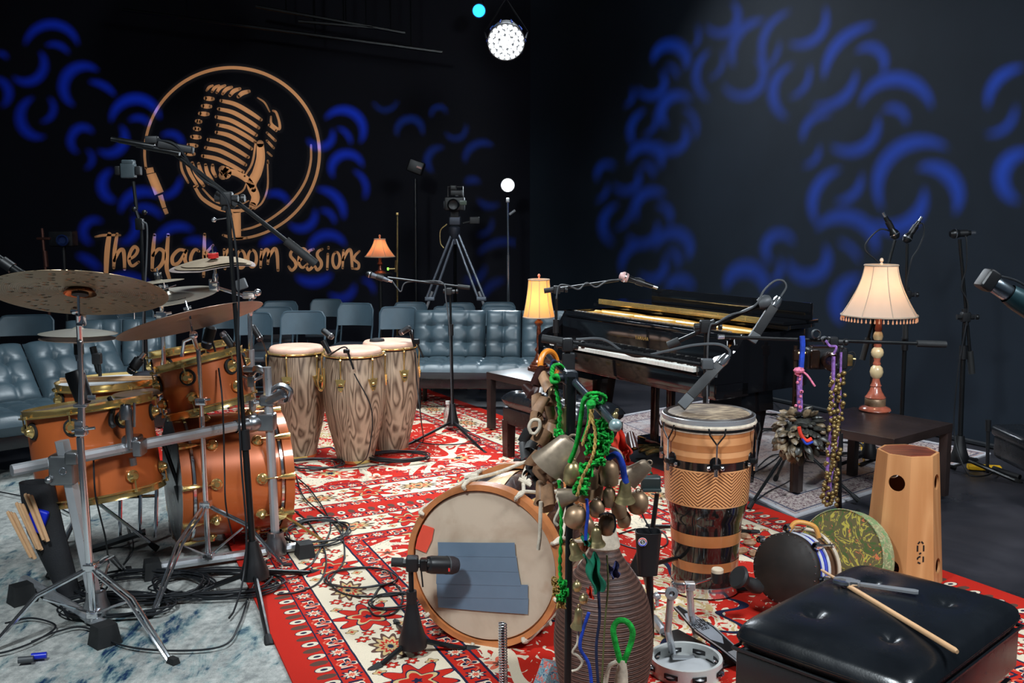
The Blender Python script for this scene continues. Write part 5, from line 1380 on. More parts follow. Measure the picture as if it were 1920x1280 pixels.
# ---------------------------------------------------------------- stage lights and the gear at the back
t = thing('stage_light', 'round stage light hung from the ceiling with many white leds shining at the viewer', 'stage light', W(950, 78, 9.0))
pc = W(949, 79, 9.0); nd = (V((0.0, 0.4, 1.15)) - pc).normalized(); nd = (nd + V((0, 0, -.25))).normalized(); ML = frame(pc, nd)
b = MB(); b.lathe([(0, -.30), (.09, -.30), (.13, -.22), (.155, -.05), (.165, -.012), (.165, 0), (.158, 0), (.150, -.012), (0, -.012)], ML, 32); obj('housing', b, BLKM, t)
for i in range(10):
    a = 2 * pi * i / 10; b = MB(); b.tube([ML @ V((.168 * cos(a), .168 * sin(a), -.02)), ML @ V((.165 * cos(a), .165 * sin(a), -.07)), ML @ V((.14 * cos(a), .14 * sin(a), -.2))], .006, 6); obj('cooling_fin', b, simple('blue metal fin', (.02, .06, .35), .25, .6) if 'blue metal fin' not in MATS else MATS['blue metal fin'], t)  # fins share one even blue metal colour
b = MB(); b.tube([ML @ V((.17, 0, -.1)), ML @ V((.19, 0, -.3)), V((pc.x, pc.y + .1, pc.z + .38)), ML @ V((-.19, 0, -.3)), ML @ V((-.17, 0, -.1))], .009, 7); b.cyl(V((pc.x, pc.y + .1, pc.z + .38)), V((pc.x, pc.y + .1, ZC)), .012, n=8); obj('yoke', b, BLKM, t)
lens = None
for ring_, n_ in ((0, 1), (1, 6), (2, 12), (3, 18)):
    for i in range(n_):
        a = 2 * pi * i / n_ + ring_ * .2; r_ = ring_ * .044
        b = MB(); b.lathe([(.0195, -.004), (.0205, .006), (.014, .013), (0, .015)], frame(ML @ V((r_ * cos(a), r_ * sin(a), 0)), nd), 8); obj('led_lens', b, LEDW, t, label=None)
spot_light('stage_light_beam', pc + nd * .05, pc + nd * 3, 90, (.88, .95, 1), 70, .6, .12)
t = thing('stage_light', 'small round blue stage light high on the ceiling left of the big white one', 'stage light', W(898, 20, 11.2))
pq = W(898, 20, 11.2); nq = (V((0.2, 0, 1.3)) - pq).normalized(); MQ = frame(pq, nq)
b = MB(); b.lathe([(0, -.2), (.05, -.2), (.075, -.1), (.08, .02), (.072, .02), (.07, 0), (0, 0)], MQ, 24); b.tube([MQ @ V((.08, 0, -.05)), pq + V((0, 0, .2)), V((pq.x, pq.y, ZC))], .008, 6); obj('housing', b, BLKM, t)
b = MB(); b.lathe([(.066, .001), (.05, .008), (0, .012)], MQ, 20); obj('blue_lens', b, LEDB, t)
Yf = 10.8; pf = W(952, 347, Yf)
t = thing('floor_light', 'bright white round lamp on a thin chrome stand behind the sofa', 'light', (pf.x, Yf, 0))
nf = (V((0.1, 0, 1.5)) - pf).normalized(); MF_ = frame(pf, nf)
b = MB(); b.lathe([(0, -.10), (.05, -.09), (.075, -.02), (.078, .012), (.07, .012), (.066, 0), (0, 0)], MF_, 24); obj('housing', b, BLKM, t)
b = MB(); b.lathe([(.064, .001), (.05, .012), (0, .018)], MF_, 20); obj('lens', b, LEDHOT, t)
b = MB(); b.cyl(W(952, 372, Yf), W(953, 480, Yf), .011, n=10); b.cyl(W(953, 478, Yf), V((W(953, 478, Yf).x, Yf, .3)), .016, n=10); obj('stand_tube', b, CHROME, t)
b = MB(); b.cyl(W(955, 402, Yf), W(966, 394, Yf), .014, n=8); b.rbox(W(952, 375, Yf), (.04, .04, .05), .01); obj('stand_handle', b, ALU, t)
tripod_legs(t, V((W(953, 478, Yf).x, Yf, .4)), [V((pf.x + .35, Yf + .2, .02)), V((pf.x - .35, Yf + .2, .02)), V((pf.x, Yf - .4, .02))], .010, CHROME)
spot_light('floor_light_beam', pf + nf * .04, pf + nf * 3, 110, (.82, .92, 1), 95, .6, .05)
# camera on its tripod
Yt = 10.3
t = thing('camera_tripod', 'tall grey video tripod standing behind the sofa', 'tripod', (W(852, 560, Yt).x, Yt, 0))
top = W(853, 425, Yt)
b = MB(); b.rbox(W(853, 414, Yt), (.12, .1, .09), .02); b.lathe([(.03, -.08), (.06, -.02), (.06, .03), (.03, .05)], T_(W(852, 432, Yt)), 16); b.cyl(W(853, 430, Yt), W(853, 458, Yt), .016, n=10); obj('tripod_head', b, simple('dark grey metal', (.06, .07, .09), .4, .6), t)
for px, py in ((797, 600), (912, 600)):
    e = W(px - (5 if px < 850 else -5), 562, Yt); e2_ = V((top.x + (e.x - top.x) * 1.55, Yt, .03)); 
    b = MB()
    for s in (-1, 1): b.tube([top + V((s * .02, 0, -.04)), top.lerp(e2_, .5) + V((s * .035, 0, 0))], .013, 7)
    b.rbox(top.lerp(e2_, .5), (.1, .06, .04), .01); l = obj('leg', b, simple('grey tripod tube', (.22, .25, .30), .35, .6) if 'grey tripod tube' not in MATS else MATS['grey tripod tube'], t)
    b = MB(); b.tube([top.lerp(e2_, .45), e2_], .014, 8); obj('lower_leg', b, ALU, l)
b = MB(); e = V((top.x - .05, Yt + .75, .03)); b.tube([top + V((0, 0, -.03)), e], .018, 8); obj('leg', b, BLKM, t)
b = MB(); b.tube(spline([W(838, 420, Yt), W(826, 432, Yt), W(826, 455, Yt), W(832, 465, Yt)], 6), .006, 6); obj('pan_handle', b, BRASS, t)
t = thing('video_camera', 'dark video camera with cage on the tall tripod', 'camera', W(853, 405, Yt))
b = MB(); b.rbox(W(853, 382, Yt), (.20, .22, .14), .02); obj('body', b, BLKP, t)
b = MB(); b.lathe([(.055, 0), (.06, .12), (.05, .13), (.045, .11), (0, .1)], frame(W(851, 384, Yt - .1), (0, -1, 0)), 20); obj('lens', b, BLKM, t)
b = MB(); b.rbox(W(856, 362, Yt), (.12, .1, .06), .012); b.rbox(W(850, 352, Yt), (.06, .06, .05), .01); b.tube([W(840, 370, Yt), W(840, 350, Yt), W(868, 350, Yt), W(868, 370, Yt)], .007, 6); obj('top_handle', b, BLKM, t)
b = MB(); b.rbox(W(868, 380, Yt - .11), (.07, .03, .045), .006); obj('side_screen', b, simple('green grey screen', (.10, .13, .10), .2), t)
b = MB(); b.rbox(W(836, 384, Yt - .05), (.04, .1, .08), .01); b.rbox(W(857, 367, Yt - .06), (.03, .02, .015), .004); obj('side_box', b, GREYP, t)
b = MB(); b.rbox(W(853, 399, Yt), (.09, .1, .09), .008); obj('base_plate', b, BLKM, t)
b = MB(); b.rbox(W(890, 413, Yt), (.10, .05, .07), .01); b.cyl(W(868, 418, Yt), W(884, 414, Yt), .008, n=6); o = obj('field_monitor', b, BLKP); tag(o, 'small dark monitor box right of the video camera', 'monitor')
Yd = 11.0
t = thing('light_stand', 'tall black light stand in the dark left of the camera tripod', 'stand', (W(782, 560, Yd).x, Yd, 0))
b = MB(); b.cyl(V((W(780, 560, Yd).x, Yd, .02)), W(779, 335, Yd), .018, n=10); obj('stand_tube', b, BLKM, t)
tripod_legs(t, V((W(780, 560, Yd).x, Yd, .5)), [V((W(780, 560, Yd).x + s * .4, Yd + .1, .02)) for s in (-1, 1)], .010, BLKM)
b = MB(); b.rbox(W(780, 313, Yd), (.17, .16, .14), .02, Matrix.Rotation(radians(20), 3, 'Y')); h = obj('fixture', b, BLKM, t)
b = MB(); b.rbox(W(786, 314, Yd - .1), (.06, .02, .022), .004, Matrix.Rotation(radians(20), 3, 'Y')); obj('pink_label', b, simple('pale pink sticker', srgb(200, 160, 150), .5), h, label='small pale pink sticker')
Yg = 10.6
t = thing('microphone_stand', 'thin dark stand beside the small salmon lamp', 'stand', (W(744, 560, Yg).x, Yg, 0))
b = MB(); b.cyl(V((W(742, 500, Yg).x, Yg, .02)), W(745, 405, Yg), .010, n=8); b.rbox(W(745, 401, Yg), (.03, .03, .03), .006); b.cyl(W(744, 488, Yg), W(743, 510, Yg), .018, n=8); b.cyl(W(742, 504, Yg), W(726, 504, Yg), .010, n=8); obj('stand_tube', b, BRASS, t)
b = MB(); b.cyl(W(729, 504, Yg), W(726, 504, Yg), .015, n=8); obj('green_indicator', b, emis('green led', (.3, 1, .1), 1.5), t)
Yh = 9.2
t = thing('light_stand', 'dark stand with clamps at the far left before the back wall', 'stand', (W(90, 560, Yh).x, Yh, 0))
b = MB(); b.cyl(V((W(92, 520, Yh).x, Yh, .02)), W(79, 428, Yh), .014, n=8); b.rbox(W(82, 447, Yh), (.12, .04, .025), .008); b.cyl(W(84, 470, Yh), W(87, 500, Yh), .022, n=8); obj('stand_tube', b, simple('dull copper tube', (.10, .04, .03), .35, .7), t)
t = thing('video_camera', 'black camera body in the dark left of the wall lettering', 'camera', W(120, 462, 9.6))
b = MB(); b.rbox(W(119, 447, 9.6), (.22, .14, .15), .02); obj('body', b, BLKP, t)
b = MB(); b.lathe([(.05, 0), (.055, .08), (.045, .09), (.03, .05), (0, .05)], frame(W(120, 450, 9.52), (.2, -1, 0)), 18); obj('lens', b, simple('blue lens glass', (.02, .04, .14), .1, .3), t)
b = MB(); b.cyl(V((W(119, 470, 9.6).x, 9.6, .02)), W(119, 458, 9.6), .02, n=8); obj('stand_pole', b, BLKM, t)
# ---------------------------------------------------------------- congas
CP = [(0, .115), (.01, .118), (.12, .142), (.26, .175), (.40, .200), (.50, .206), (.60, .200), (.68, .188), (.735, .178)]
def conga(label, foot, top_px, s=1.0, rhead=.178, n_l=6, a0=.3):
    foot = V(foot); t = thing('conga_drum', label, 'drum', foot); M = T_(foot)
    hz = top_px - .03
    k = hz / .735
    b = MB(); b.lathe([(max(.001, r * s), z * k) for z, r in CP], M, 40); obj('shell', b, ASH, t, smooth=60)
    rt = rhead * s
    b = MB(); b.lathe([(rt + .004, hz + .002), (rt + .008, hz + .01), (rt + .002, hz + .032), (rt * .96, hz + .042), (rt * .6, hz + .045), (0, hz + .045)], M, 48); obj('rawhide_head', b, SKIN, t, smooth=60)
    b = MB(); b.torus(T_(foot + V((0, 0, hz + .004))), rt + .016, .0065, 56, 8); obj('rim', b, GOLD, t)
    b = MB(); b.lathe([(rt + .004, hz - .012), (rt + .010, hz - .010), (rt + .010, hz), (rt + .004, hz)], M, 40); obj('shell_band', b, BLKM, t)
    b = MB(); b.lathe([(.117 * s, .002), (.121 * s, .002), (.123 * s, .022), (.119 * s, .022)], M, 40, closed=True); obj('bottom_ring', b, GOLD, t)
    for i in range(n_l):
        a = a0 + 2 * pi * i / n_l; x, y = cos(a), sin(a)
        b = MB(); e = foot + V((x * (rt + .022), y * (rt + .022), hz + .01)); m_ = foot + V((x * (rt + .024), y * (rt + .024), hz - .14)); 
        b.tube([foot + V((x * (rt + .012), y * (rt + .012), hz + .012)), e, foot + V((x * (rt + .028), y * (rt + .028), hz - .03)), m_, m_ - V((0, 0, .06))], .0045, 7); b.sph(foot + V((x * (rt + .026), y * (rt + .026), hz - .012)), .009, 8)
        l = obj('tuning_hook', b, GOLD, t)
        out = V((x, y, 0)); tn = V((-y, x, 0)); rr = .203 * s
        b = MB(); zc = hz - .17; Mx_ = Matrix((tn, V((0, 0, 1)), tn.cross(V((0, 0, 1))))).transposed().to_4x4(); Mx_.translation = foot + out * (rr - .006) + V((0, 0, zc))
        sg = 1 if Mx_.to_3x3().col[2].dot(out) > 0 else -1
        b.prism([(-.034, .034), (-.024, .030), (-.014, .036), (.014, .036), (.024, .030), (.034, .034), (.026, .0), (.012, -.04), (-.012, -.04), (-.026, .0)], 0, sg * .014, Mx_)
        b.rbox(m_ - V((0, 0, .03)) + out * .0, (.03, .03, .018), .004); b.sph(m_ - V((0, 0, .07)), .008, 8); obj('side_plate', b, GOLD, l)
        b = MB(); b.rbox(m_ - V((0, 0, .042)), (.036, .03, .008), .003); obj('plate_cushion', b, RUB, l)
    return t
cg = [('left conga drum with limed wood grain and gold tuning hooks', (561, 858), 655, .96, .4), ('middle conga drum standing nearest, dark wavy grain down its front', (667, 866), 659, 1.0, .25), ('rear right conga drum with a small black disc lying on its skin', (733, 846), 645, .98, .1)]
CT = []
for lab, fp, ty, s, a0 in cg:
    f = G(*fp); f.z = .0125; z = W(fp[0], ty, f.y).z
    if fp[0] == 667: fx = W(664, ty, f.y).x
    conga(lab, f, z, s, a0=a0); CT.append((f, z))
p = W(707, 632, CT[2][0].y); 
b = MB(); b.lathe([(0, 0), (.045, 0), (.052, .012), (.048, .026), (.02, .032), (0, .032)], T_(V((W(707, 640, CT[2][0].y - .05).x, CT[2][0].y - .05, CT[2][1] + .016))), 24); o = obj('practice_disc', b, RUB); tag(o, 'small black round disc lying on the rear conga skin', 'disc')
cy = CT[1][0].y
clip_mic('conga_microphone', 'clip microphone with grey cap between left and middle congas', W(622, 632, cy - .15), V((-.75, .2, .55)), .07, .019)
b = MB(); b.cyl(W(606, 638, cy - .15), W(618, 662, cy - .15), .016, n=12); o = obj('microphone_clamp', b, BLKP); tag(o, 'black cylinder clamp between the left and middle congas', 'clamp')
b = MB(); b.tube(spline([W(620, 664, cy - .2), W(640, 652, cy - .21), W(650, 652, cy - .22), W(656, 668, cy - .22)], 5), .005, 7); b.cyl(W(650, 655, cy - .22), W(663, 692, cy - .23), .007, n=8); b.rbox(W(650, 658, cy - .22), (.04, .03, .025), .006); o = obj('gooseneck_clamp', b, BLKM); tag(o, 'black gooseneck clamp on the near rim of the middle conga', 'clamp')
clip_mic('conga_microphone', 'clip microphone with grey cap at the right of the rear conga', W(751, 624, CT[2][0].y - .1), V((.85, 0, .5)), .07, .019, [W(772, 620, 6.4), W(775, 640, 6.4)])
b = MB(); b.cyl(W(770, 622, 6.4), W(778, 650, 6.4), .010, n=8); b.rbox(W(781, 640, 6.4), (.04, .03, .035), .006); b.cyl(W(783, 645, 6.4), W(794, 670, 6.4), .006, n=8); o = obj('rim_clamp', b, BLKM); tag(o, 'black clamp arm on the right rim of the rear conga', 'clamp')
clip_mic('conga_microphone', 'clip microphone with grey cap left of the left conga beside the chrome stand', W(488, 636, 6.0), V((-.5, 0, .85)), .09, .02, [W(492, 640, 6.05), W(498, 655, 6.2), W(502, 664, 6.5)])
for i, (x0, ys) in enumerate(((604, (700, 780)),)):
    b = MB(); b.tube(spline([W(598, 690, 6.42), W(596, 720, 6.42), W(602, 732, 6.42), W(608, 720, 6.42), W(607, 690, 6.42)], 6), .007, 7); o = obj('conga_bracket', b, GOLD); tag(o, 'gold loop bracket hanging between the left and middle congas', 'bracket')
# microphone stand by the congas
mb = G(849, 808)
t = thing('microphone_stand', 'black boom stand on the red rug in front of the tufted sofa', 'stand', (mb.x, mb.y, 0))
mic_tripod(t, mb, W(844, 552, mb.y), [G(752, 840), G(911, 851), G(880, 812)], cone=.045, tube=.0125, tube2=.0085, split=.72, hubz=.12)
boom(t, W(842, 546, mb.y), W(727, 520, mb.y), W(862, 537, mb.y), .0085, .075)
mic_handheld('vocal_microphone', 'silver black vocal microphone on the boom left of the tufted sofa', W(692, 514, mb.y), V((.82, 0, -.26)), .15, .026, .018, body=simple('gun metal', (.14, .15, .17), .3, .8))
cable('microphone_cable', 'grey cable looping under the boom left of the tufted sofa', [W(735, 526, mb.y), W(745, 540, mb.y), W(752, 546, mb.y), W(760, 530, mb.y), W(790, 527, mb.y), W(830, 530, mb.y - .02), W(836, 560, mb.y - .03), W(843, 620, mb.y - .03), W(846, 720, mb.y - .03), W(848, 795, mb.y - .06)], .005, lift=False, m=GREYP)
b = MB(); b.lathe([(0, 0), (.03, 0), (.032, .01), (.032, .13), (.014, .16), (.014, .18), (0, .18)], T_(V((G(838, 812).x, G(838, 812).y + .12, .022))), 16)
gm, gp = pbr('clear bottle plastic', .1); gp.inputs['Transmission Weight'].default_value = .85; gp.inputs['Base Color'].default_value = (.8, .88, .95, 1); gp.inputs['Alpha'].default_value = .6
t = thing('water_bottle', 'clear water bottle with a white cap behind the stand base on the red rug', 'bottle', V((G(838, 812).x, G(838, 812).y + .12, .022))); obj('bottle_body', b, gm, t)
b = MB(); b.lathe([(.017, .175), (.017, .2), (0, .2)], T_(V((G(838, 812).x, G(838, 812).y + .12, .022))), 12); obj('cap', b, WHITE, t)

# ---------------------------------------------------------------- the big rope drum lying on its side
sf = G(905, 1217); rS = .305; sc_ = V((sf.x, sf.y, .02 + rS)); sax = (sc_ - (sc_ + V((.17, .46, -.02)))).normalized()
MS_ = frame(sc_, sax, (0, 0, 1)); LS = .46
t = thing('rope_drum', 'large rope-tuned drum lying on its side with blue tape on its worn skin', 'drum', (sc_.x, sc_.y, .02))
b = MB(); b.lathe([(rS - .02, -.05), (rS - .005, -LS / 2), (rS - .02, -LS + .05)], MS_, 56); sh_ = obj('shell', b, MAHO, t, smooth=60)
b = MB(); b.lathe([(0, -.012), (rS - .022, -.012), (rS - .012, -.03)], MS_, 64); obj('skin_head', b, HEADOLD, t)
for z0, z1 in ((0.0, -.055), (-LS, -LS + .055)):
    b = MB(); b.lathe([(rS - .016, z0), (rS + .006, z0), (rS + .008, z1), (rS - .012, z1)], MS_, 64, closed=True); obj('hoop', b, HOOPW, t, smooth=40)
b = MB(); b.lathe([(0, -LS + .01), (rS - .02, -LS + .01)], MS_, 48); obj('rear_head', b, HEADOLD, t)
CRM = simple('cream painted wedge', srgb(222, 180, 120), .4, coat=.3)
for i in range(9):                        # cream wedges inlaid round the shell
    a0 = 2 * pi * i / 9
    b = MB()
    def wf(u, v, a0=a0):
        wdt = .30 * (1 - v) + .02; a = a0 + (u - .5) * wdt; z = -.06 - (LS - .12) * v; rr = rS - .02 + .014 * sin(pi * v) ** .8 + .0015
        return MS_ @ V((rr * cos(a), rr * sin(a), z))
    b.grid(6, 10, wf, flip=True); obj('wedge_inlay', b, CRM, t)
def SP(a, z, r=rS + .014): return MS_ @ V((r * cos(a), r * sin(a), z))
NR = 9
for i in range(NR):
    a = 2 * pi * (i + .35) / NR; da = 2 * pi / NR
    b = MB(); 
    b.tube(spline([SP(a, .006, rS - .006), SP(a, .012, rS + .008), SP(a, -.05, rS + .016), SP(a + da * .30, -LS * .5, rS + .008), SP(a + da * .5, -LS + .04, rS + .016), SP(a + da * .5, -LS - .008, rS + .006), SP(a + da * .55, -LS + .05, rS + .018), SP(a + da * .75, -LS * .45, rS + .010), SP(a + da, -.05, rS + .016), SP(a + da, .010, rS + .004)], 5), .0075, 7)
    r_ = obj('tension_rope', b, ROPEW, t)
    b = MB(); 
    for j in range(3): b.tube([SP(a + da * (.02 + .03 * j), -LS * (.32 + .03 * j), rS + .016), SP(a + da * .25 - .02 * j, -LS * (.30 + .05 * j), rS + .022), SP(a + da * .98 - .03 * j, -LS * (.34 + .02 * j), rS + .016)][:2], .0085, 7)
    obj('rope_knot', b, ROPEW, r_)
nS = sax; pS = MS_ @ V((0, 0, -.008))
def onhead(pts, off=.0): return [WL(x, y, pS + nS * off, nS) for x, y in pts]
def sheet(b, pts, n, th=.0015):
    vs = [V(p) for p in pts]; k = len(vs); b.add(vs + [p + n * th for p in vs], [tuple(range(k))[::-1], tuple(range(k, 2 * k))] + [(i, (i + 1) % k, (i + 1) % k + k, i + k) for i in range(k)])
for i, pl_ in enumerate(([(821, 1016), (900, 1017), (965, 1017), (967, 1044), (822, 1042)], [(821, 1040), (968, 1042), (972, 1072), (819, 1068)], [(819, 1066), (972, 1070), (977, 1098), (818, 1094)], [(819, 1092), (990, 1096), (990, 1122), (820, 1119)], [(821, 1117), (991, 1121), (990, 1151), (915, 1146), (822, 1138)])):
    b = MB(); sheet(b, onhead(pl_, .001 + .0008 * (4 - i)), nS); obj('tape_strip', b, TAPE, t, label='blue grey tape strip on the skin' if i == 0 else None)
b = MB(); sheet(b, onhead([(793, 983), (814, 990), (810, 1012), (799, 1036), (779, 1028), (783, 1008)], .001), nS); obj('orange_tape', b, REDT, t, label='red orange tape patch')
# kick microphone on a short stand
kb = G(774, 1238)
t = thing('microphone_stand', 'short black tripod stand in front of the rope drum', 'stand', (kb.x, kb.y, 0))
mic_tripod(t, kb, W(770, 1062, kb.y), [G(688, 1268), G(902, 1222), G(740, 1168)], cone=.05, tube=.0125, tube2=.0095, split=.45, hubz=.13, cap=.02)
boom(t, W(773, 1056, kb.y), W(800, 1056, kb.y), W(752, 1054, kb.y), .009, .035)
t = thing('kick_microphone', 'fat black microphone with grey mesh nose pointing at the taped drum skin', 'microphone', W(835, 1060, kb.y))
kd = (W(868, 1060, kb.y + .08) - W(800, 1058, kb.y)).normalized(); Mk = frame(W(800, 1058, kb.y), kd)
b = MB(); b.lathe([(0, 0), (.022, 0), (.030, .006), (.033, .02), (.033, .085), (0, .085)], Mk, 24); obj('body', b, BLKP, t)
b = MB(); b.lathe([(.0335, .085), (.0335, .110), (.028, .126), (.014, .134), (0, .135)], Mk, 24); obj('mesh_nose', b, simple('dark steel mesh', (.05, .04, .045), .5, .6, bmp=1.0, bscale=500), t)
b = MB(); b.lathe([(.034, .082), (.034, .087)], Mk, 24); obj('ring', b, GREYP, t)
b = MB(); b.box(W(842, 1068, kb.y - .012), (.006, .002, .012)); obj('logo_mark', b, REDP, t)
b = MB(); b.rbox(W(795, 1058, kb.y), (.03, .035, .045), .008); b.cyl(W(789, 1062, kb.y - .01), W(793, 1100, kb.y - .02), .003, n=6); obj('swivel_mount', b, BLKM, t)

# ---------------------------------------------------------------- tall wooden hand drum
dj = G(1320, 1112); dj.z = .0215; YD = dj.y
def zd(py, dy=.18): return W(1320, py, YD - dy).z - dj.z
t = thing('ashiko_drum', 'tall dark hand drum with light wood bands, chevron band and scraped skin', 'drum', dj); MD = T_(dj)
rT = .175; ks = YD / 1890
zt = W(1320, 772, YD).z - dj.z
prof = [(128, 1118), (128, 1100), (126, 1080), (128, 1060), (131, 1030), (134, 1005), (137, 990), (146, 980), (153, 965), (157, 950), (160, 920), (163, 890), (166, 860), (169, 830), (172, 805)]
PR = [((w / 2) * ks, zd(y) if i else 0.0) for i, (w, y) in enumerate(prof)]
def rat(z):
    for (r0, z0), (r1, z1) in zip(PR, PR[1:]):
        if z0 <= z <= z1: return r0 + (r1 - r0) * (z - z0) / max(1e-6, z1 - z0)
    return PR[-1][0] if z > PR[-1][1] else PR[0][0]
DARKL = simple('black lacquered stave', (.010, .009, .009), .12, 0, coat=.9); WB1 = m_wood('light wood band', srgb(226, 164, 112), srgb(204, 140, 90), 1, 2, 0, .35, 6, .3, .7, .6); WB2 = m_wood('mid wood band', srgb(190, 124, 74), srgb(168, 104, 60), 1, 2, 0, .35, 6, .3, .7, .6)
def band(nm, ya, yb, mat, off=.0, n=10, lab=None):
    za, zb = zd(ya) if not isinstance(ya, float) else ya, zd(yb) if not isinstance(yb, float) else yb
    if za > zb: za, zb = zb, za
    b = MB(); b.lathe([(rat(za + (zb - za) * i / n) + off, za + (zb - za) * i / n) for i in range(n + 1)], MD, 48); return obj(nm, b, mat, t, smooth=50, label=lab)
band('staved_shell', 0.0, 805, DARKL, 0, 40)
band('light_band', 869, 807, WB1, .0012); band('tan_stripe', 849, 836, WB2, .002); band('tan_stripe', 869, 860, WB2, .002); band('tan_stripe', 822, 812, WB2, .002)
def m_chev():
    m, p = pbr('chevron inlay wood', .4, coat=.4); x, y, z = sep(coords()); a = X.m('ARCTAN2', y, x)
    s = (a * (8 / (2 * pi)) + .5).frac(); zig = (s - .5).abs() * .11
    st = ((z + zig) * 72).frac()
    setc(p, mixc(srgb(224, 160, 106), srgb(112, 62, 34), st.gt(.55))); return m
band('chevron_band', 952, 888, m_chev(), .0015, lab='chevron carved light wood band')
for y0 in (954, 886): 
    pass
band('gold_line', 955, 952, WB1, .002); band('gold_line', 888, 885, WB1, .002)
band('light_band', 1033, 1011, WB2, .0015); band('light_band', 1082, 1064, WB2, .0015)
b = MB(); b.lathe([(rat(.02) + .001, .008), (rat(.02) + .004, .010), (rat(.05) + .003, .05), (rat(.05), .052)], MD, 48); obj('steel_foot_ring', b, CHROME, t)
zc = zd(800)
b = MB(); b.lathe([(PR[-1][0] + .001, zc - .012), (PR[-1][0] + .003, zc - .01), (PR[-1][0] + .003, zc + .022), (PR[-1][0], zc + .024)], MD, 48); obj('steel_top_ring', b, ALU, t)
rh = 178 / 2 * ks
b = MB(); b.lathe([(0, zt + .005), (rh * .80, zt + .004), (rh * .86, zt - .002)], MD, 48); obj('scraped_skin', b, HEADDJ, t, smooth=60)
b = MB(); b.lathe([(rh * .86, zt - .003), (rh * .90, zt + .004), (rh * .93, zt - .006), (rh * .95, zt - .022), (rh * .93, zt - .04)], MD, 48); obj('dark_collar', b, simple('dark hide collar', srgb(52, 42, 38), .5), t, smooth=60)
b = MB(); b.torus(T_(dj + V((0, 0, zt - .032))), rh * .965, .010, 56, 8); obj('rope_ring', b, ROPEW, t); b = MB(); b.torus(T_(dj + V((0, 0, zt - .052))), rh * .95, .008, 56, 8); obj('rope_ring', b, ROPEW, t)
b = MB(); b.lathe([(rh * .97, zt - .038), (rh * 1.0, zt - .035), (rh * 1.0, zt - .05), (rh * .97, zt - .047)], MD, 48, closed=True); obj('crown_hoop', b, BLKM, t)
for i in range(6):
    a = -pi / 2 + 2 * pi * i / 6 - .02; x, y = cos(a), sin(a); out = V((x, y, 0)); tn = V((-y, x, 0)); zb = zd(872)
    rr = rat(zb); top_ = dj + out * (rh + .006); b = MB()
    yk = dj + out * (rr + .028) + V((0, 0, zt - .095))
    for s in (-1, 1): b.tube([dj + out * (rh + .010) + tn * s * .034 + V((0, 0, zt - .028)), dj + out * (rh + .016) + tn * s * .030 + V((0, 0, zt - .055)), yk], .0035, 7)
    l = obj('hook_fork', b, BLKM, t)
    b = MB(); b.cyl(yk + V((0, 0, .006)), dj + out * (rr + .026) + V((0, 0, zb - .035)), .0042, n=8); b.cyl(dj + out * (rr + .026) + V((0, 0, zb - .04)), dj + out * (rr + .026) + V((0, 0, zb - .012)), .009, n=6); obj('tension_rod', b, CHROME, l)
    b = MB(); R_ = Matrix((tn, out, V((0, 0, 1)))).transposed(); b.rbox(dj + out * (rr + .012) + V((0, 0, zb)), (.03, .04, .022), .005, R_); b.lathe([(0, .004), (.022, .003), (.024, 0)], frame(dj + out * (rr + .002) + V((0, 0, zb + .012)), out), 14); b.rbox(dj + out * (rr + .003) + V((0, 0, zb - .012)), (.07, .008, .02), .004, R_); obj('lug_bracket', b, BLKM, l)
    for s in (-1, 1):
        b = MB(); b.lathe([(.009, 0), (.009, .006), (.005, .009), (0, .009)], frame(dj + out * (rr + .005) + tn * s * .028 + V((0, 0, zb - .012)), out), 10); obj('bolt', b, CHROME, l)

# ---------------------------------------------------------------- octagonal cajon
cj = G(1690, 1092); cj.z = .004; YC = cj.y
zt = W(1690, 846, YC).z
r0_, r1_ = 140 / 2 * YC / 1890 * 1.06, 105 / 2 * YC / 1890 * 1.06
t = thing('cajon', 'tapered eight-sided honey wood box drum with round sound holes', 'drum', cj)
rot0 = pi / 8 + .12
def cpt_(a, z, k=1.0):
    r = (r0_ + (r1_ - r0_) * z / zt) * k; return cj + V((r * cos(a), r * sin(a), z))
hole = {}
def panel(i, holes):
    a0, a1 = rot0 + i * pi / 4, rot0 + (i + 1) * pi / 4
    A, B_, C, D = cpt_(a0, 0), cpt_(a1, 0), cpt_(a1, zt), cpt_(a0, zt)
    ux = ((B_ - A)).normalized(); uy = ((C + D) / 2 - (A + B_) / 2); Hh = uy.length; uy.normalize(); n = ux.cross(uy)
    o = (A + B_) / 2; w0, w1 = (B_ - A).length / 2, (C - D).length / 2
    out2 = [(-w0, 0), (w0, 0), (w1, Hh), (-w1, Hh)]
    verts = [V(p) for p in out2]; faces = [[0, 1, 2, 3]]
    for (hx, hy, hr) in holes:
        b0 = len(verts); verts += [V((hx + hr * cos(2 * pi * k / 24), hy + hr * sin(2 * pi * k / 24))) for k in range(24)]; faces.append(list(range(b0, b0 + 24)))
    r = delaunay_2d_cdt(verts, [], faces, 1, 1e-6); ov, of = r[0], r[2]
    keep = []
    for f in of:
        cx = sum(ov[k].x for k in f) / len(f); cy_ = sum(ov[k].y for k in f) / len(f)
        if not any(math.hypot(cx - hx, cy_ - hy) < hr * .985 for hx, hy, hr in holes): keep.append(tuple(f))
    b = MB(); P3 = lambda q, d: o + ux * q.x + uy * q.y + n * d
    b.add([P3(q, 0) for q in ov], keep); b.add([P3(q, -.010) for q in ov], [f[::-1] for f in keep])
    for hx, hy, hr in holes:
        vs = [P3(V((hx + hr * cos(2 * pi * k / 24), hy + hr * sin(2 * pi * k / 24))), d) for d in (0, -.010) for k in range(24)]
        b.add(vs, [(k + 24, (k + 1) % 24 + 24, (k + 1) % 24, k) for k in range(24)])
    obj('side_panel', b, PLY, t, smooth=20)
    return o, ux, uy, n, Hh
PN = []
for i in range(8):
    am = rot0 + (i + .5) * pi / 4
    PN.append((i, am))
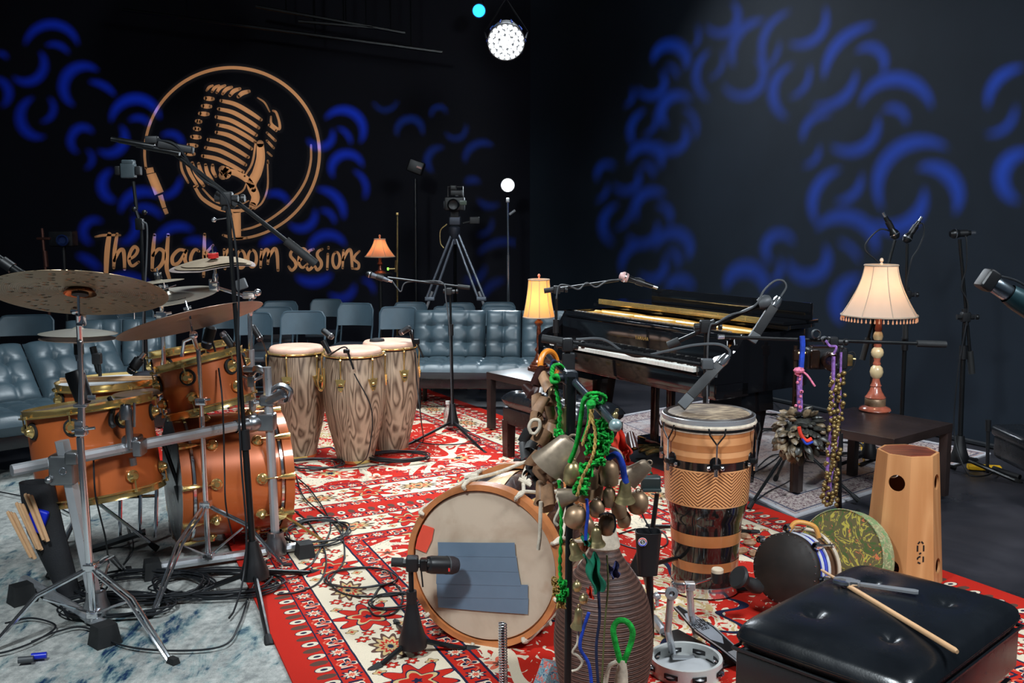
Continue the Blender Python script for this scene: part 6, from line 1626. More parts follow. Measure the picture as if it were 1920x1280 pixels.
# the sides facing the viewer: which panel shows where
for i, am in PN:
    am = am % (2 * pi); d = (am - 3 * pi / 2 + pi) % (2 * pi) - pi
    hs = []
    k = round((d) / (pi / 4) * 2) / 2
    if -1.3 < d < -.15: hs = [(-.004, zt * .80, .036), (-.004, zt * .18, .036)]
    if .55 < d < 1.3: hs = [(0, zt * .80, .034), (0, zt * .18, .034)]
    if abs(d) > 2: hs = [(0, zt * .8, .034)]
    q = panel(i, hs)
    if -.15 <= d <= .55: front = q
b = MB(); pts8 = [cpt_(rot0 + i * pi / 4, 0) for i in range(8)]
b.prism([((cpt_(rot0 + i * pi / 4, zt, .998) - cj).x, (cpt_(rot0 + i * pi / 4, zt, .998) - cj).y) for i in range(8)], zt - .012, zt, T_(cj)); obj('top_rim', b, PLY, t, smooth=20)
b = MB(); b.prism([((cpt_(rot0 + i * pi / 4, zt, .90) - cj).x, (cpt_(rot0 + i * pi / 4, zt, .90) - cj).y) for i in range(8)], zt - .002, zt + .0015, T_(cj)); obj('top_plate', b, m_wood('red brown burl', srgb(150, 74, 48), srgb(88, 44, 30), 3, 3, 0, .3, 12, .2, .7, .4), t, smooth=20)
b = MB(); b.prism([((cpt_(rot0 + i * pi / 4, 0, .97) - cj).x, (cpt_(rot0 + i * pi / 4, 0, .97) - cj).y) for i in range(8)], 0, .012, T_(cj)); obj('bottom_plate', b, PLY, t, smooth=20)
o_, ux_, uy_, n_, Hh_ = front
b = MB()
def fstroke(pts, w=.0065):
    b.ribbon([o_ + ux_ * x + uy_ * y + n_ * .0008 for x, y in pts], [w] * len(pts), n_, .0012)
hy = W(1701, 1020, YC - .1).z
for (x0, x1, ya, yb, arch) in ((-.014, .014, hy - .020, hy + .016, True),):
    fstroke([(x0, ya), (x0, yb - .01)]); fstroke([(x1, ya), (x1, yb - .01)]); fstroke([(x0 + .002, yb - .003), (x0 + .008, yb + .004), (-.003, yb + .006)]); fstroke([(x1 - .002, yb - .003), (x1 - .008, yb + .004), (.003, yb + .006)])
y2 = hy - .055; fstroke([(-.006, y2 + .024), (.003, y2 + .028)]); fstroke([(-.013, y2), (-.013, y2 + .006), (-.006, y2 + .011), (.0, y2 + .012)]); fstroke([(.013, y2 - .012), (.013, y2 + .012)]); fstroke([(-.012, y2 - .012), (.0, y2 - .018)])
obj('black_lettering', b, BLKP, t, label='black stencil lettering')

# ---------------------------------------------------------------- snare-like drum and frame drum on the rug
dc = W(1470, 1066, 3.9); dn = V((-.68, -.70, .22)).normalized(); MDn = frame(dc, dn, (0, 0, 1)); rd = .142
t = thing('small_drum', 'small drum on its side with a black studded skin, blue and white shell', 'drum', (dc.x, dc.y, dc.z - rd))
b = MB(); b.lathe([(0, .0), (rd * .93, 0), (rd, -.008), (rd + .002, -.028)], MDn, 48); obj('black_skin', b, simple('dark hide skin', (.012, .007, .005), .6, var=.35, scale=9), t, smooth=60)
b = MB(); b.lathe([(rd - .004, -.028), (rd - .004, -.10)], MDn, 48); obj('blue_shell', b, simple('royal blue lacquer', srgb(40, 60, 190), .3, coat=.5), t)
b = MB(); b.lathe([(rd - .006, -.10), (rd - .006, -.19)], MDn, 48); obj('brown_shell', b, simple('brown leather shell', srgb(110, 78, 58), .5, var=.25), t)
for z in (-.045, -.10): b = MB(); b.lathe([(rd - .002, z), (rd + .004, z), (rd + .004, z - .012), (rd - .002, z - .012)], MDn, 48, closed=True); obj('white_band', b, WHT, t)
b = MB(); b.torus(MDn @ T_((0, 0, -.165)), rd + .014, .008, 48, 8); obj('rear_rim', b, simple('pale rim', srgb(206, 188, 166), .4), t)
for i in range(30):
    a = 2 * pi * i / 30; b = MB(); b.lathe([(.003, 0), (.002, .002), (0, .0025)], frame(MDn @ V((rd * .95, 0, 0)) * 0 + MDn @ V((rd * .955 * cos(a), rd * .955 * sin(a), .0)), dn), 6); obj('stud', b, CHROME, t)
for i, a in enumerate((0.15, -.75, -1.6, 1.0, 2.2, 3.2)):
    c = MDn @ V(((rd + .018) * cos(a), (rd + .018) * sin(a), -.03)); e = MDn @ V(((rd + .018) * cos(a), (rd + .018) * sin(a), -.165)); o2 = MDn.to_3x3() @ V((cos(a), sin(a), 0))
    b = MB(); b.cyl(c, e, .0045, n=8); b.lathe([(.012, -.02), (.016, -.01), (.016, .015), (.01, .02)], frame(c, -dn), 12); b.rbox(c - dn * .03 - o2 * .01, (.025, .012, .04), .004, frame(c, dn, o2).to_3x3()); b.torus(frame(e + o2 * .0, o2), .012, .003, 14, 6); obj('tension_bolt', b, CHROME, t)
b = MB(); b.tube(spline([MDn @ V((rd + .005, .02, -.03)), MDn @ V((rd + .045, 0, -.05)), MDn @ V((rd + .04, -.05, -.10)), MDn @ V((rd - .002, -.07, -.12))], 6), .010, 10); obj('orange_handle', b, simple('orange ribbed hose', srgb(214, 150, 70), .5, bmp=.8, bscale=120), t)
fc = W(1572, 1046, 4.25); fn_ = V((-.76, -.58, .30)).normalized(); MFd = frame(fc, fn_, (0, 0, 1)); rf_ = .215
def m_leafy(nm, base, l1, l2, l3, s):
    m, p = pbr(nm, .55); co = coords(); n = noise(co, s, 3, .6, 2.0); n2 = noise(co, s * 2.3, 2, .6, 3.0); c = mixc(base, l1, ramp(n, .55, .57)); c = mixc(c, l2, (n - .47).abs().lt(.018)); c = mixc(c, l3, ramp(n2, .64, .655)); setc(p, c); return m
t = thing('frame_drum', 'round frame drum with green floral printed skin leaning behind the small drum', 'drum', (fc.x, fc.y, fc.z - rf_ * .9))
b = MB(); b.lathe([(0, -.004), (rf_ - .004, -.004)], MFd, 56); obj('printed_skin', b, m_leafy('green floral print', srgb(96, 88, 56), srgb(70, 92, 44), srgb(176, 164, 70), srgb(200, 110, 70), 9), t)
b = MB(); b.lathe([(rf_ - .004, 0), (rf_, 0), (rf_, -.085), (rf_ - .01, -.085), (rf_ - .01, -.008)], MFd, 56); obj('printed_frame', b, m_leafy('pale green floral print', srgb(138, 140, 104), srgb(110, 150, 100), srgb(190, 196, 150), srgb(206, 130, 90), 14), t, smooth=40)
# seed basket things near the drum foot
for i, (x, y) in enumerate(((1405, 1030), (1392, 1045), (1412, 1050), (1398, 1018))):
    p = G(x, y); b = MB(); b.sph(p + V((0, 0, .035)), .028, 8, (1.3, .8, .6), Matrix.Rotation(i * .7, 3, 'Z')); o = obj('seed_pod', b, PODL); tag(o, ['pale seed pod on the rug between the tall drum and small drum, farthest left', 'pale seed pod on the rug, nearest to the tall drum foot', 'pale seed pod on the rug touching the small black drum', 'pale seed pod on the rug, rearmost beside the small drum'][i], 'seed pod')
b = MB(); b.lathe([(0, 0), (.042, .0), (.048, .01), (.034, .03), (.02, .05), (.026, .07), (.03, .1), (.02, .13), (0, .13)], frame(W(1382, 1080, 3.8), (.75, .3, -.5)), 20); o = obj('rubber_plunger', b, RUB); tag(o, 'black rubber cup shaped end piece beside the tall drum foot', 'rubber part')
b = MB(); b.cyl(G(1372, 1122) + V((0, 0, .04)), G(1420, 1120) + V((0, 0, .04)), .010, n=8); o = obj('black_rod', b, BLKM); tag(o, 'short black rod on the rug beside the small drum', 'rod')

# ---------------------------------------------------------------- leather throne with stick and spanner
zT = .56
cL, cT, cR, cN = G(1396, 1142, zT), G(1640, 1033, zT), G(1897, 1127, zT), G(1690, 1296, zT)
cC = (cL + cT + cR + cN) / 4; ex = ((cT - cL) + (cR - cN)); ex.normalize(); wx = ((cT - cL).length + (cR - cN).length) / 2; wy = ((cL - cN).length + (cT - cR).length) / 2
ang = atan2(ex.y, ex.x)
t = thing('leather_bench', 'black leather bench with four buttons in the right foreground', 'bench', (cC.x, cC.y, 0), ang)
MT = T_((0, 0, zT - .05))
def gg(t_): return max(0.0, 1 - abs(2 * t_ - 1) ** 10) ** .45
btn = [(.27, .30), (.27, .72), (.73, .30), (.73, .72)]
def padf(u, v):
    s = gg(u) * gg(v); z = .05 * s + .014 * sin(pi * u) * sin(pi * v)
    for bu, bv in btn:
        d = math.hypot((u - bu) * wx, (v - bv) * wy); z -= .020 * math.exp(-(d / .018) ** 2) + .008 * math.exp(-(d / .06) ** 2)
    kc = 1 - .05 * ((2 * u - 1) ** 8) * ((2 * v - 1) ** 8)
    return V(((u - .5) * wx * kc, (v - .5) * wy * kc, zT - .05 + z - .005))
b = MB(); b.grid(60, 44, padf); b.grid(60, 44, lambda u, v: V(((u - .5) * wx * (1 - .05 * ((2 * u - 1) * (2 * v - 1)) ** 8), (v - .5) * wy * (1 - .05 * ((2 * u - 1) * (2 * v - 1)) ** 8), zT - .05 - .045 * gg(u) * gg(v))), flip=True); obj('seat_pad', b, LEATHB, t, world=False, smooth=60)
b = MB(); b.tube([V((sx * wx * .487, sy * wy * .483, zT - .085)) for sx, sy in ((-1, -1), (1, -1), (1, 1), (-1, 1), (-1, -1))], .006, 6); obj('piping', b, LEATHB, t, world=False)
for bu, bv in btn:
    b = MB(); p_ = padf(bu, bv); b.sph(p_ + V((0, 0, .003)), .011, 10, (1, 1, .5)); obj('button', b, LEATHB, t, world=False)
b = MB(); b.rbox(V((0, 0, zT - .15)), (wx * .96, wy * .95, .12), .012); obj('seat_box', b, LEATHB, t, world=False)
b = MB(); b.rbox(V((0, 0, zT - .25)), (wx * .90, wy * .90, .09), .004); obj('apron', b, PIANO, t, world=False)
for sx in (-1, 1):
    for sy in (-1, 1):
        b = MB(); b.box(V((sx * wx * .41, sy * wy * .40, (zT - .24) / 2 + .0115)), (.055, .055, zT - .26), taper=1.15); obj('leg', b, PIANO, t, world=False)
for sy in (-1,):
    b = MB(); b.lathe([(0, .045), (.03, .045), (.034, .03), (.034, .012), (.012, .01), (.012, 0)], frame(V((-wx * .12, -wy * .45, zT - .25)) , (0, -1, 0)), 20); obj('height_knob', b, BLKP, t, world=False)
    b = MB(); b.lathe([(0, .045), (.03, .045), (.034, .03), (.034, .012), (.012, .01), (.012, 0)], frame(V((-wx * .45, -wy * .1, zT - .25)), (-1, 0, 0)), 20); obj('height_knob', b, BLKP, t, world=False)
s0, s1 = G(1540, 1068, zT + .012), G(1795, 1222, zT + .012)
b = MB(); dd = (s1 - s0).normalized(); b.tube([s0, s0 + dd * .012, s0 + dd * .05, s0.lerp(s1, .3), s0.lerp(s1, .985), s1], .0085, 12, True, [.003, .0045, .0042, .0075, .0078, .005]); o = obj('drum_stick', b, STICKW); tag(o, 'wooden drum stick lying across the black leather bench', 'stick')
w0_, w1_ = G(1592, 1094, zT + .016), G(1722, 1112, zT + .016); wdr = (w1_ - w0_).normalized(); MWr = frame(w0_, (0, 0, 1), wdr); Lw = (w1_ - w0_).length
t = thing('adjustable_spanner', 'steel adjustable spanner lying on the black leather bench', 'tool', w0_)
b = MB(); b.prism([(.02, .008), (Lw - .01, .012), (Lw, .008), (Lw, -.008), (Lw - .01, -.012), (.02, -.008)], 0, .007, MWr); obj('handle', b, ALU, t)
b = MB(); b.prism([(.03, .012), (.0, .026), (-.03, .024), (-.045, .012), (-.042, .006), (-.02, .012), (-.008, .004), (-.01, -.008), (.0, -.018), (.03, -.012)], -.001, .010, MWr); obj('fixed_jaw', b, ALU, t)
b = MB(); b.prism([(-.006, -.008), (-.03, -.004), (-.042, .0), (-.044, -.010), (-.02, -.022), (.0, -.02)], 0, .009, MWr); b.cyl(MWr @ V((.004, -.016, .005)), MWr @ V((.024, -.013, .005)), .006, n=10); obj('sliding_jaw', b, CHROME, t)
# ---------------------------------------------------------------- grand piano
ZK = .775
kL, kR = G(1035, 640, ZK), G(1305, 690, ZK)
kk = (kR - kL); KL = kk.length; kk.normalize(); kd_ = V((-kk.y, kk.x, 0)); 
if kd_.x < 0: kd_ = -kd_
SX = KL / 1.23
P0 = kL - kk * .13 * SX; P0.z = 0
MPn = Matrix((kk, kd_, V((0, 0, 1)))).transposed().to_4x4(); MPn.translation = P0
SY = .86
def PP(x, y, z): return MPn @ V((x * SX, y * SY, z))
def pmesh(name, fn, m, parent, **k):
    b = MB(); fn(b); return obj(name, b, m, parent, **k)
RP = MPn.to_3x3()
def pbox(b, x0, x1, y0, y1, z0, z1, r=.004):
    c = PP((x0 + x1) / 2, (y0 + y1) / 2, (z0 + z1) / 2); b.rbox(c, ((x1 - x0) * SX, (y1 - y0) * SY, z1 - z0), r, RP)
t = thing('grand_piano', 'black polished grand piano with its golden plate showing under the folded lid', 'piano', P0)
ZR = .965; ZB = .63
def outline(off=0.0, y0=.24):
    o = [(1.5, y0), (1.5, .62)]
    ctrl = [V((1.5, .62, 0)), V((1.49, .85, 0)), V((1.36, 1.05, 0)), V((1.14, 1.20, 0)), V((1.0, 1.38, 0)), V((.90, 1.58, 0)), V((.66, 1.72, 0)), V((.36, 1.74, 0)), V((.12, 1.66, 0)), V((0, 1.5, 0))]
    o += [(p.x, p.y) for p in spline(ctrl, 5)[1:]]
    o += [(0, y0)]
    cx, cy = .75, .9
    return [(x + (cx - x) * off, y + (cy - y) * off) if off else (x, y) for x, y in o]
def slab(b, pts, z0, z1):
    n = len(pts); vs = [PP(x, y, z0) for x, y in pts] + [PP(x, y, z1) for x, y in pts]
    b.add(vs, [tuple(reversed(range(n))), tuple(range(n, 2 * n))] + [(i, (i + 1) % n, (i + 1) % n + n, i + n) for i in range(n)])
def rimfn(b):
    a = outline(); i_ = outline(.05); n = len(a)
    vs = [PP(x, y, z) for pts in (a, i_) for z in (ZB, ZR) for x, y in pts]
    fs = []
    for i in range(n - 1):
        fs += [(i, i + 1, n + i + 1, n + i), (n + i, n + i + 1, 3 * n + i + 1, 3 * n + i), (3 * n + i, 3 * n + i + 1, 2 * n + i + 1, 2 * n + i), (2 * n + i, 2 * n + i + 1, i + 1, i)]
    fs += [(0, n, 3 * n, 2 * n), (n - 1, 3 * n - 1, 4 * n - 1, 2 * n - 1)]
    b.add(vs, fs)
pmesh('rim', rimfn, PIANO, t)
pmesh('soundboard', lambda b: slab(b, outline(.04), .86, .875), simple('amber soundboard', srgb(150, 96, 44), .35), t)
def platefn(b):
    slab(b, [(x, y) for x, y in outline(.10, .30)], .922, .934)
pmesh('iron_plate', platefn, GOLDPL, t)
for i, (x0, y0, x1, y1) in enumerate(((.12, .34, .16, 1.5), (.42, .34, .50, 1.55), (.78, .34, .86, 1.45), (1.10, .34, 1.12, 1.1), (.06, .50, 1.42, .50))):
    pmesh('plate_brace', lambda b: b.tube([PP(x0, y0, .943), PP(x1, y1, .943)], .017, 6), GOLDPL, t)
pmesh('plate_wall', lambda b: b.grid(40, 2, lambda u, v: PP(.10 + 1.3 * u, .52 + .05 * abs(sin(u * pi * 3)) , .93 + .034 * v)), GOLDPL, t)
pmesh('keybed', lambda b: (pbox(b, 0, 1.5, 0, .30, .615, .70, .008), pbox(b, 0, 1.5, -.012, .0, .63, .735, .004)), PIANO, t)
for s in (0, 1):
    x0 = 0 if s == 0 else 1.5 - .055
    def ck(b):
        pts = [(-.012, .70), (-.012, .80), (.05, .845), (.14, .86), (.20, .90), (.25, ZR), (.30, ZR), (.30, .70)]
        vs = [PP(x0, y, z) for y, z in pts] + [PP(x0 + .055, y, z) for y, z in pts]; n = len(pts)
        b.add(vs, [tuple(range(n)), tuple(reversed(range(n, 2 * n)))] + [((i + 1) % n, i, i + n, (i + 1) % n + n) for i in range(n)])
    pmesh('cheek_arm', ck, PIANO, t)
for xa, xb in ((.055, .13), (1.36, 1.445)): pmesh('key_block', lambda b: pbox(b, xa, xb, .0, .17, .70, .80, .006), PIANO, t)
nw = 52; kw = 1.23 / nw
def whites():
    me = None
    for i in range(nw):
        b = MB(); x = .13 + i * kw; b.box(PP(x + kw / 2, .075, ZK - .011), (kw * SX * .93, .15 * SX, .022), RP)
        obj('white_key', b, WHITE, t, smooth=None)
whites()
pat = [1, 1, 0, 1, 1, 1, 0]
for i in range(nw - 1):
    if pat[(i + 5) % 7]:
        b = MB(); x = .13 + (i + 1) * kw; b.rbox(PP(x, .10, ZK + .004), (kw * SX * .5, .095 * SX, .014), .002, RP); obj('black_key', b, BLKP, t)
pmesh('fallboard', lambda b: (pbox(b, .06, 1.44, .165, .185, .70, .93, .004), pbox(b, .06, 1.44, .19, .25, .93, .955, .004)), PIANO, t)
pmesh('front_rail', lambda b: pbox(b, .02, 1.48, .235, .275, ZR - .03, ZR, .004), PIANO, t)
# maker's name in small brass letters
def word(parent, txt, c, ux, uy, n, h, m, name='brand_letter'):
    G5 = {'Y': [((0, 1), (.5, .5)), ((1, 1), (.5, .5)), ((.5, .5), (.5, 0))], 'A': [((0, 0), (.5, 1)), ((.5, 1), (1, 0)), ((.25, .4), (.75, .4))], 'M': [((0, 0), (0, 1)), ((0, 1), (.5, .3)), ((.5, .3), (1, 1)), ((1, 1), (1, 0))],
          'H': [((0, 0), (0, 1)), ((1, 0), (1, 1)), ((0, .5), (1, .5))], 'I': [((.5, 0), (.5, 1))], 'R': [((0, 0), (0, 1)), ((0, 1), (1, .8)), ((1, .8), (0, .5)), ((.3, .5), (1, 0))], 'O': [((0, 0), (0, 1)), ((0, 1), (1, 1)), ((1, 1), (1, 0)), ((1, 0), (0, 0))],
          'N': [((0, 0), (0, 1)), ((0, 1), (1, 0)), ((1, 0), (1, 1))], 'C': [((1, 1), (0, 1)), ((0, 1), (0, 0)), ((0, 0), (1, 0))], 'B': [((0, 0), (0, 1)), ((0, 1), (.9, .8)), ((.9, .8), (0, .5)), ((0, .5), (1, .25)), ((1, .25), (0, 0))],
          '2': [((0, 1), (1, 1)), ((1, 1), (1, .5)), ((1, .5), (0, .5)), ((0, .5), (0, 0)), ((0, 0), (1, 0))], '0': [((0, 0), (0, 1)), ((0, 1), (1, 1)), ((1, 1), (1, 0)), ((1, 0), (0, 0))], 'S': [((1, 1), (0, 1)), ((0, 1), (0, .5)), ((0, .5), (1, .5)), ((1, .5), (1, 0)), ((1, 0), (0, 0))],
          'F': [((0, 0), (0, 1)), ((0, 1), (1, 1)), ((0, .5), (.8, .5))], 'X': [((0, 0), (1, 1)), ((0, 1), (1, 0))], 'P': [((0, 0), (0, 1)), ((0, 1), (1, .8)), ((1, .8), (0, .45))]}
    w = h * .62; k = len(txt); st = w * 1.55
    for i, ch in enumerate(txt):
        if ch not in G5: continue
        o = c + ux * (i - (k - 1) / 2) * st; b = MB()
        for (x0, y0), (x1, y1) in G5[ch]:
            b.ribbon([o + ux * (x0 - .5) * w + uy * (y0 - .5) * h, o + ux * (x1 - .5) * w + uy * (y1 - .5) * h], [h * .17] * 2, n, .001)
        obj(name, b, m, parent, smooth=None)
word(t, 'YAMAHA', PP(.80, .164, .868), kk, V((0, 0, 1)), -kd_, .022, GOLD)
pmesh('felt_strip', lambda b: [b.box(PP(.10 + .033 * i, .262, ZR + .004), (.020 * SX, .014, .003), RP) for i in range(40)], ALU, t)['kind'] = 'stuff'
# lid closed over the body, hinge strip, front flap folded back, desk board standing on it
def lidpts(y0):
    return [(1.56, y0)] + [(x + .03, y + .015) for x, y in outline(0, y0) if y > y0 + .03 and x > .02] + [(-.02, 1.5), (-.02, y0)]
pmesh('lid', lambda b: slab(b, lidpts(.56), ZR + .012, ZR + .034), PIANO, t)
pmesh('lid_hinge', lambda b: b.rbox(PP(.72, .555, ZR + .050), (1.36 * SX, .012, .036), .003, RP), simple('bright brass hinge', (.95, .58, .20), .16, .75), t)
for i in range(14):
    b = MB(); b.sph(PP(.08 + .1 * i, .548, ZR + .056), .0035, 6); b.sph(PP(.08 + .1 * i, .548, ZR + .044), .0035, 6); obj('hinge_screw', b, GOLD, t)
pmesh('folded_flap', lambda b: pbox(b, .0, 1.52, .57, .92, ZR + .034, ZR + .056, .004), PIANO, t)
# desk board placed by its two ends
def proj(p):
    d = V(p) - V((0, 0, H)); f = d.y * cos(TILT) - d.z * sin(TILT); u = d.z * cos(TILT) + d.y * sin(TILT); return 960 + F * d.x / f, 640 - F * u / f
def findx(px, y, z):
    lo, hi = -2.0, 4.0
    for _ in range(50):
        m_ = (lo + hi) / 2
        if proj(PP(m_, y, z))[0] < px: lo = m_
        else: hi = m_
    return lo
xa, xb = findx(1224, .80, 1.08), findx(1526, .80, 1.08)
xa, xb = max(xa, .1), min(xb, 1.55)
def yz(px, y, py):
    x = findx(px, y, 1.08); z = 1.02
    for _ in range(30):
        z += (proj(PP(x, y, z))[1] - py) / 1900 * 5.5
    return z
zA = yz(1230, .80, 540)
pmesh('music_desk', lambda b: b.rbox(PP((xa + xb) / 2, .80, (ZR + .056 + zA) / 2), ((xb - xa) * SX, .022, zA - ZR - .056), .003, RP), PIANO, t)
# legs, lyre and pedals
def pleg(x, y):
    b = MB(); c = PP(x, y, 0)
    b.box(PP(x, y, .57), (.26, .26, .12), RP, .95); b.box(PP(x, y, .32), (.13, .13, .40), RP, 1.6); b.box(PP(x, y, .10), (.12, .12, .06), RP, 1.05); l = obj('leg', b, PIANO, t)
    b = MB(); b.lathe([(.03, .035), (.035, .05), (.02, .075)], T_(c), 14); b.tube([c + V((-.015, 0, .032)), c + V((.015, 0, .032))], .03, 16); obj('caster', b, BRASS, l)
pleg(1.36, .42); pleg(.14, .42); pleg(.55, 1.50)
ly = G(1235, 852); lx = (MPn.inverted() @ ly); lX, lY = lx.x / SX, lx.y / SY
pmesh('lyre_post', lambda b: pbox(b, lX - .085, lX - .04, lY, lY + .05, .10, .63, .008), MAHO, t); pmesh('lyre_post', lambda b: pbox(b, lX + .055, lX + .10, lY, lY + .05, .10, .63, .008), MAHO, t)
pmesh('lyre_box', lambda b: pbox(b, lX - .16, lX + .16, lY - .05, lY + .10, .035, .105, .012), PIANO, t)
for i in (-1, 0, 1): pmesh('pedal', lambda b: b.tube([PP(lX + .065 * i, lY - .02, .05), PP(lX + .065 * i, lY - .14, .055), PP(lX + .065 * i, lY - .20, .045)], .014, 8, True, [.010, .018, .014]), GOLD, t)
# bench
bC = G(950, 858); bC.z = 0; zB = .44
Mb_ = Matrix((kk, kd_, V((0, 0, 1)))).transposed().to_4x4(); Mb_.translation = bC - kk * .03 - kd_ * .03
Lb, Wb = .85, .38
t = thing('piano_bench', 'tufted black leather piano bench beside the keyboard with dark wooden legs', 'bench', bC)
M = Mb_ @ T_((Lb / 2, Wb / 2, zB - .04)); b = MB(); tuft(b, M, Lb, Wb, .13, 6, 3, .02, 60, 30); obj('tufted_pad', b, LEATHB, t, smooth=60)
b = MB(); b.rbox(Mb_ @ V((Lb / 2, Wb / 2, zB - .145)), (Lb * .97, Wb * .96, .11), .012, Mb_.to_3x3()); obj('apron', b, simple('dark bench frame', srgb(30, 24, 26), .3), t)
for x in (.04, Lb - .04):
    for y in (.04, Wb - .04):
        b = MB(); b.box(Mb_ @ V((x, y, (zB - .19) / 2 + .0125)), (.058, .058, zB - .19), Mb_.to_3x3(), 1.15); obj('leg', b, simple('red brown bench leg', srgb(52, 28, 26), .3) if 'red brown bench leg' not in MATS else MATS['red brown bench leg'], t)

# ---------------------------------------------------------------- microphone stands round the piano
Ys_ = 6.3
b0 = V((W(1041, 620, Ys_).x, Ys_, 0))
t = thing('microphone_stand', 'black boom stand beside the amber lamp reaching over the piano keyboard', 'stand', b0)
mic_tripod(t, b0, W(1043, 556, Ys_), [b0 + V((.3, .1, .02)), b0 + V((-.25, .2, .02)), b0 + V((.0, -.3, .02))], cone=.045, tube=.012, tube2=.0085, split=.82)
boom(t, W(1044, 543, Ys_), W(1160, 525, Ys_), W(1035, 543, Ys_), .0085, .05)
cable('microphone_cable', 'grey cable wound along the boom over the piano', [W(1043, 560, Ys_ - .03), W(1048, 536, Ys_ - .02), W(1065, 535, Ys_ - .03), W(1085, 542, Ys_ - .03), W(1100, 530, Ys_ - .02), W(1118, 538, Ys_ - .03), W(1140, 526, Ys_ - .03), W(1170, 524, Ys_ - .02), W(1200, 522, Ys_), W(1210, 534, Ys_)], .005, lift=False, m=GREYP)
mic_handheld('vocal_microphone', 'vocal microphone with pale pink ball grille over the piano', W(1170, 519, Ys_), V((.93, 0, -.30)), .19, .032, .018, grille=simple('pale pink mesh', srgb(196, 160, 156), .5, .3))
Yc_ = 4.35
b0 = V((W(1068, 720, Yc_).x, Yc_, 0))
t = thing('microphone_stand', 'black boom stand crossing in front of the piano keys to the tall hand drum', 'stand', b0)
mic_tripod(t, b0, W(1064, 655, Yc_), [b0 + V((.3, .1, .035)), b0 + V((-.2, .3, .035)), b0 + V((.05, -.3, .035))], cone=.045, tube=.013, tube2=.012, split=.82)
boom(t, W(1064, 646, Yc_), W(1322, 684, Yc_ - .1), W(1052, 640, Yc_), .0095, .085)
b = MB(); b.rbox(W(1066, 690, Yc_), (.055, .03, .13), .006); b.cyl(W(1066, 655, Yc_), W(1082, 650, Yc_ - .02), .010, n=8); obj('slotted_bracket', b, BLKP, t)
b = MB(); b.rbox(W(1326, 682, Yc_ - .1), (.05, .04, .045), .008); b.tube([W(1328, 680, Yc_ - .1), W(1342, 692, Yc_ - .1), W(1338, 706, Yc_ - .1)], .016, 8); obj('mic_joint', b, GREYP, t)
mic_bar('instrument_microphone', 'flat rectangular microphone with pale end pointing down at the tall hand drum', W(1277, 762, Yc_ - .14), W(1370, 660, Yc_ - .08) - W(1277, 762, Yc_ - .14), .245, .042, V((1, 0, .3)))
cable('microphone_cable', 'grey cable arching to the flat microphone above the tall hand drum', [W(1080, 636, Yc_ - .03), W(1130, 636, Yc_ - .04), W(1170, 660, Yc_ - .04), W(1200, 668, Yc_ - .04), W(1250, 658, Yc_ - .05), W(1300, 647, Yc_ - .06), W(1345, 645, Yc_ - .07), W(1366, 655, Yc_ - .08), W(1368, 668, Yc_ - .08)], .006, lift=False, m=GREYP)
Yd_ = 4.9
b0 = V((W(1325, 720, Yd_).x, Yd_, 0))
t = thing('microphone_stand', 'black boom stand between piano and tall hand drum, boom slanting up to the right', 'stand', b0)
mic_tripod(t, b0, W(1325, 615, Yd_), [b0 + V((.3, .1, .02)), b0 + V((-.25, .2, .02)), b0 + V((.0, -.3, .02))], cone=.045, tube=.013, tube2=.012, split=.7)
boom(t, W(1322, 612, Yd_), W(1432, 568, Yd_ - .05), W(1270, 640, Yd_ + .03), .0105, .05)
b = MB(); b.lathe([(.022, -.035), (.032, -.015), (.034, .01), (.024, .03), (0, .03)], frame(W(1434, 566, Yd_ - .05), V((1, 0, .35))), 18); obj('clip_joint', b, GREYP, t)
mic_bar('instrument_microphone', 'flat rectangular microphone held up before the piano case, pale end down left', W(1408, 640, Yd_ - .08), W(1462, 556, Yd_ - .06) - W(1408, 640, Yd_ - .08), .20, .045, V((1, 0, .3)))
cable('microphone_cable', 'grey cable looping above the upper flat microphone before the piano', [W(1464, 556, Yd_ - .06), W(1474, 538, Yd_ - .06), W(1468, 526, Yd_ - .06), W(1452, 527, Yd_ - .06), W(1432, 545, Yd_ - .06), W(1420, 568, Yd_ - .07), W(1400, 582, Yd_ - .06), W(1370, 590, Yd_ - .05), W(1345, 605, Yd_ - .04), W(1330, 615, Yd_ - .03), W(1326, 680, Yd_ - .03), W(1326, 740, Yd_ - .03), V((b0.x + .02, Yd_ - .1, .1))], .005, lift=False, m=GREYP)

# ---------------------------------------------------------------- right hand boom with rattles
Ye = 4.75
b0 = V((W(1578, 700, Ye).x + .02, Ye, 0))
t = thing('microphone_stand', 'black boom stand with a long level arm carrying the rattles', 'stand', b0)
mic_tripod(t, b0, W(1572, 660, Ye), [G(1608, 962) + V((0, 0, .01)), b0 + V((-.3, .12, .02)), b0 + V((.22, .3, .02))], cone=.045, tube=.013, tube2=.010, split=.5)
boom(t, W(1562, 641, Ye), W(1346, 631, Ye), W(1728, 644, Ye), .0085, .115)
b = MB(); b.lathe([(.018, -.012), (.024, 0), (.018, .012)], frame(W(1530, 626, Ye - .02), (0, -1, .2)), 14); b.lathe([(.012, -.02), (.016, 0), (.012, .02)], frame(W(1546, 636, Ye - .03), (0, -1, 0)), 12); obj('clamp_knob', b, GREYP, t)
b = MB(); b.lathe([(.012, -.03), (.012, .0), (0, 0)], frame(W(1346, 631, Ye), V((-1, 0, 0))), 10); obj('thread_tip', b, CHROME, t)
b = MB(); b.tube([W(1577, 648, Ye - .05), W(1575, 670, Ye - .05), W(1570, 690, Ye - .05)], .009, 8); b.sph(W(1578, 651, Ye - .05), .012, 10); b.sph(W(1567, 685, Ye - .05), .012, 10); obj('wing_bolt', b, BLKP, t)
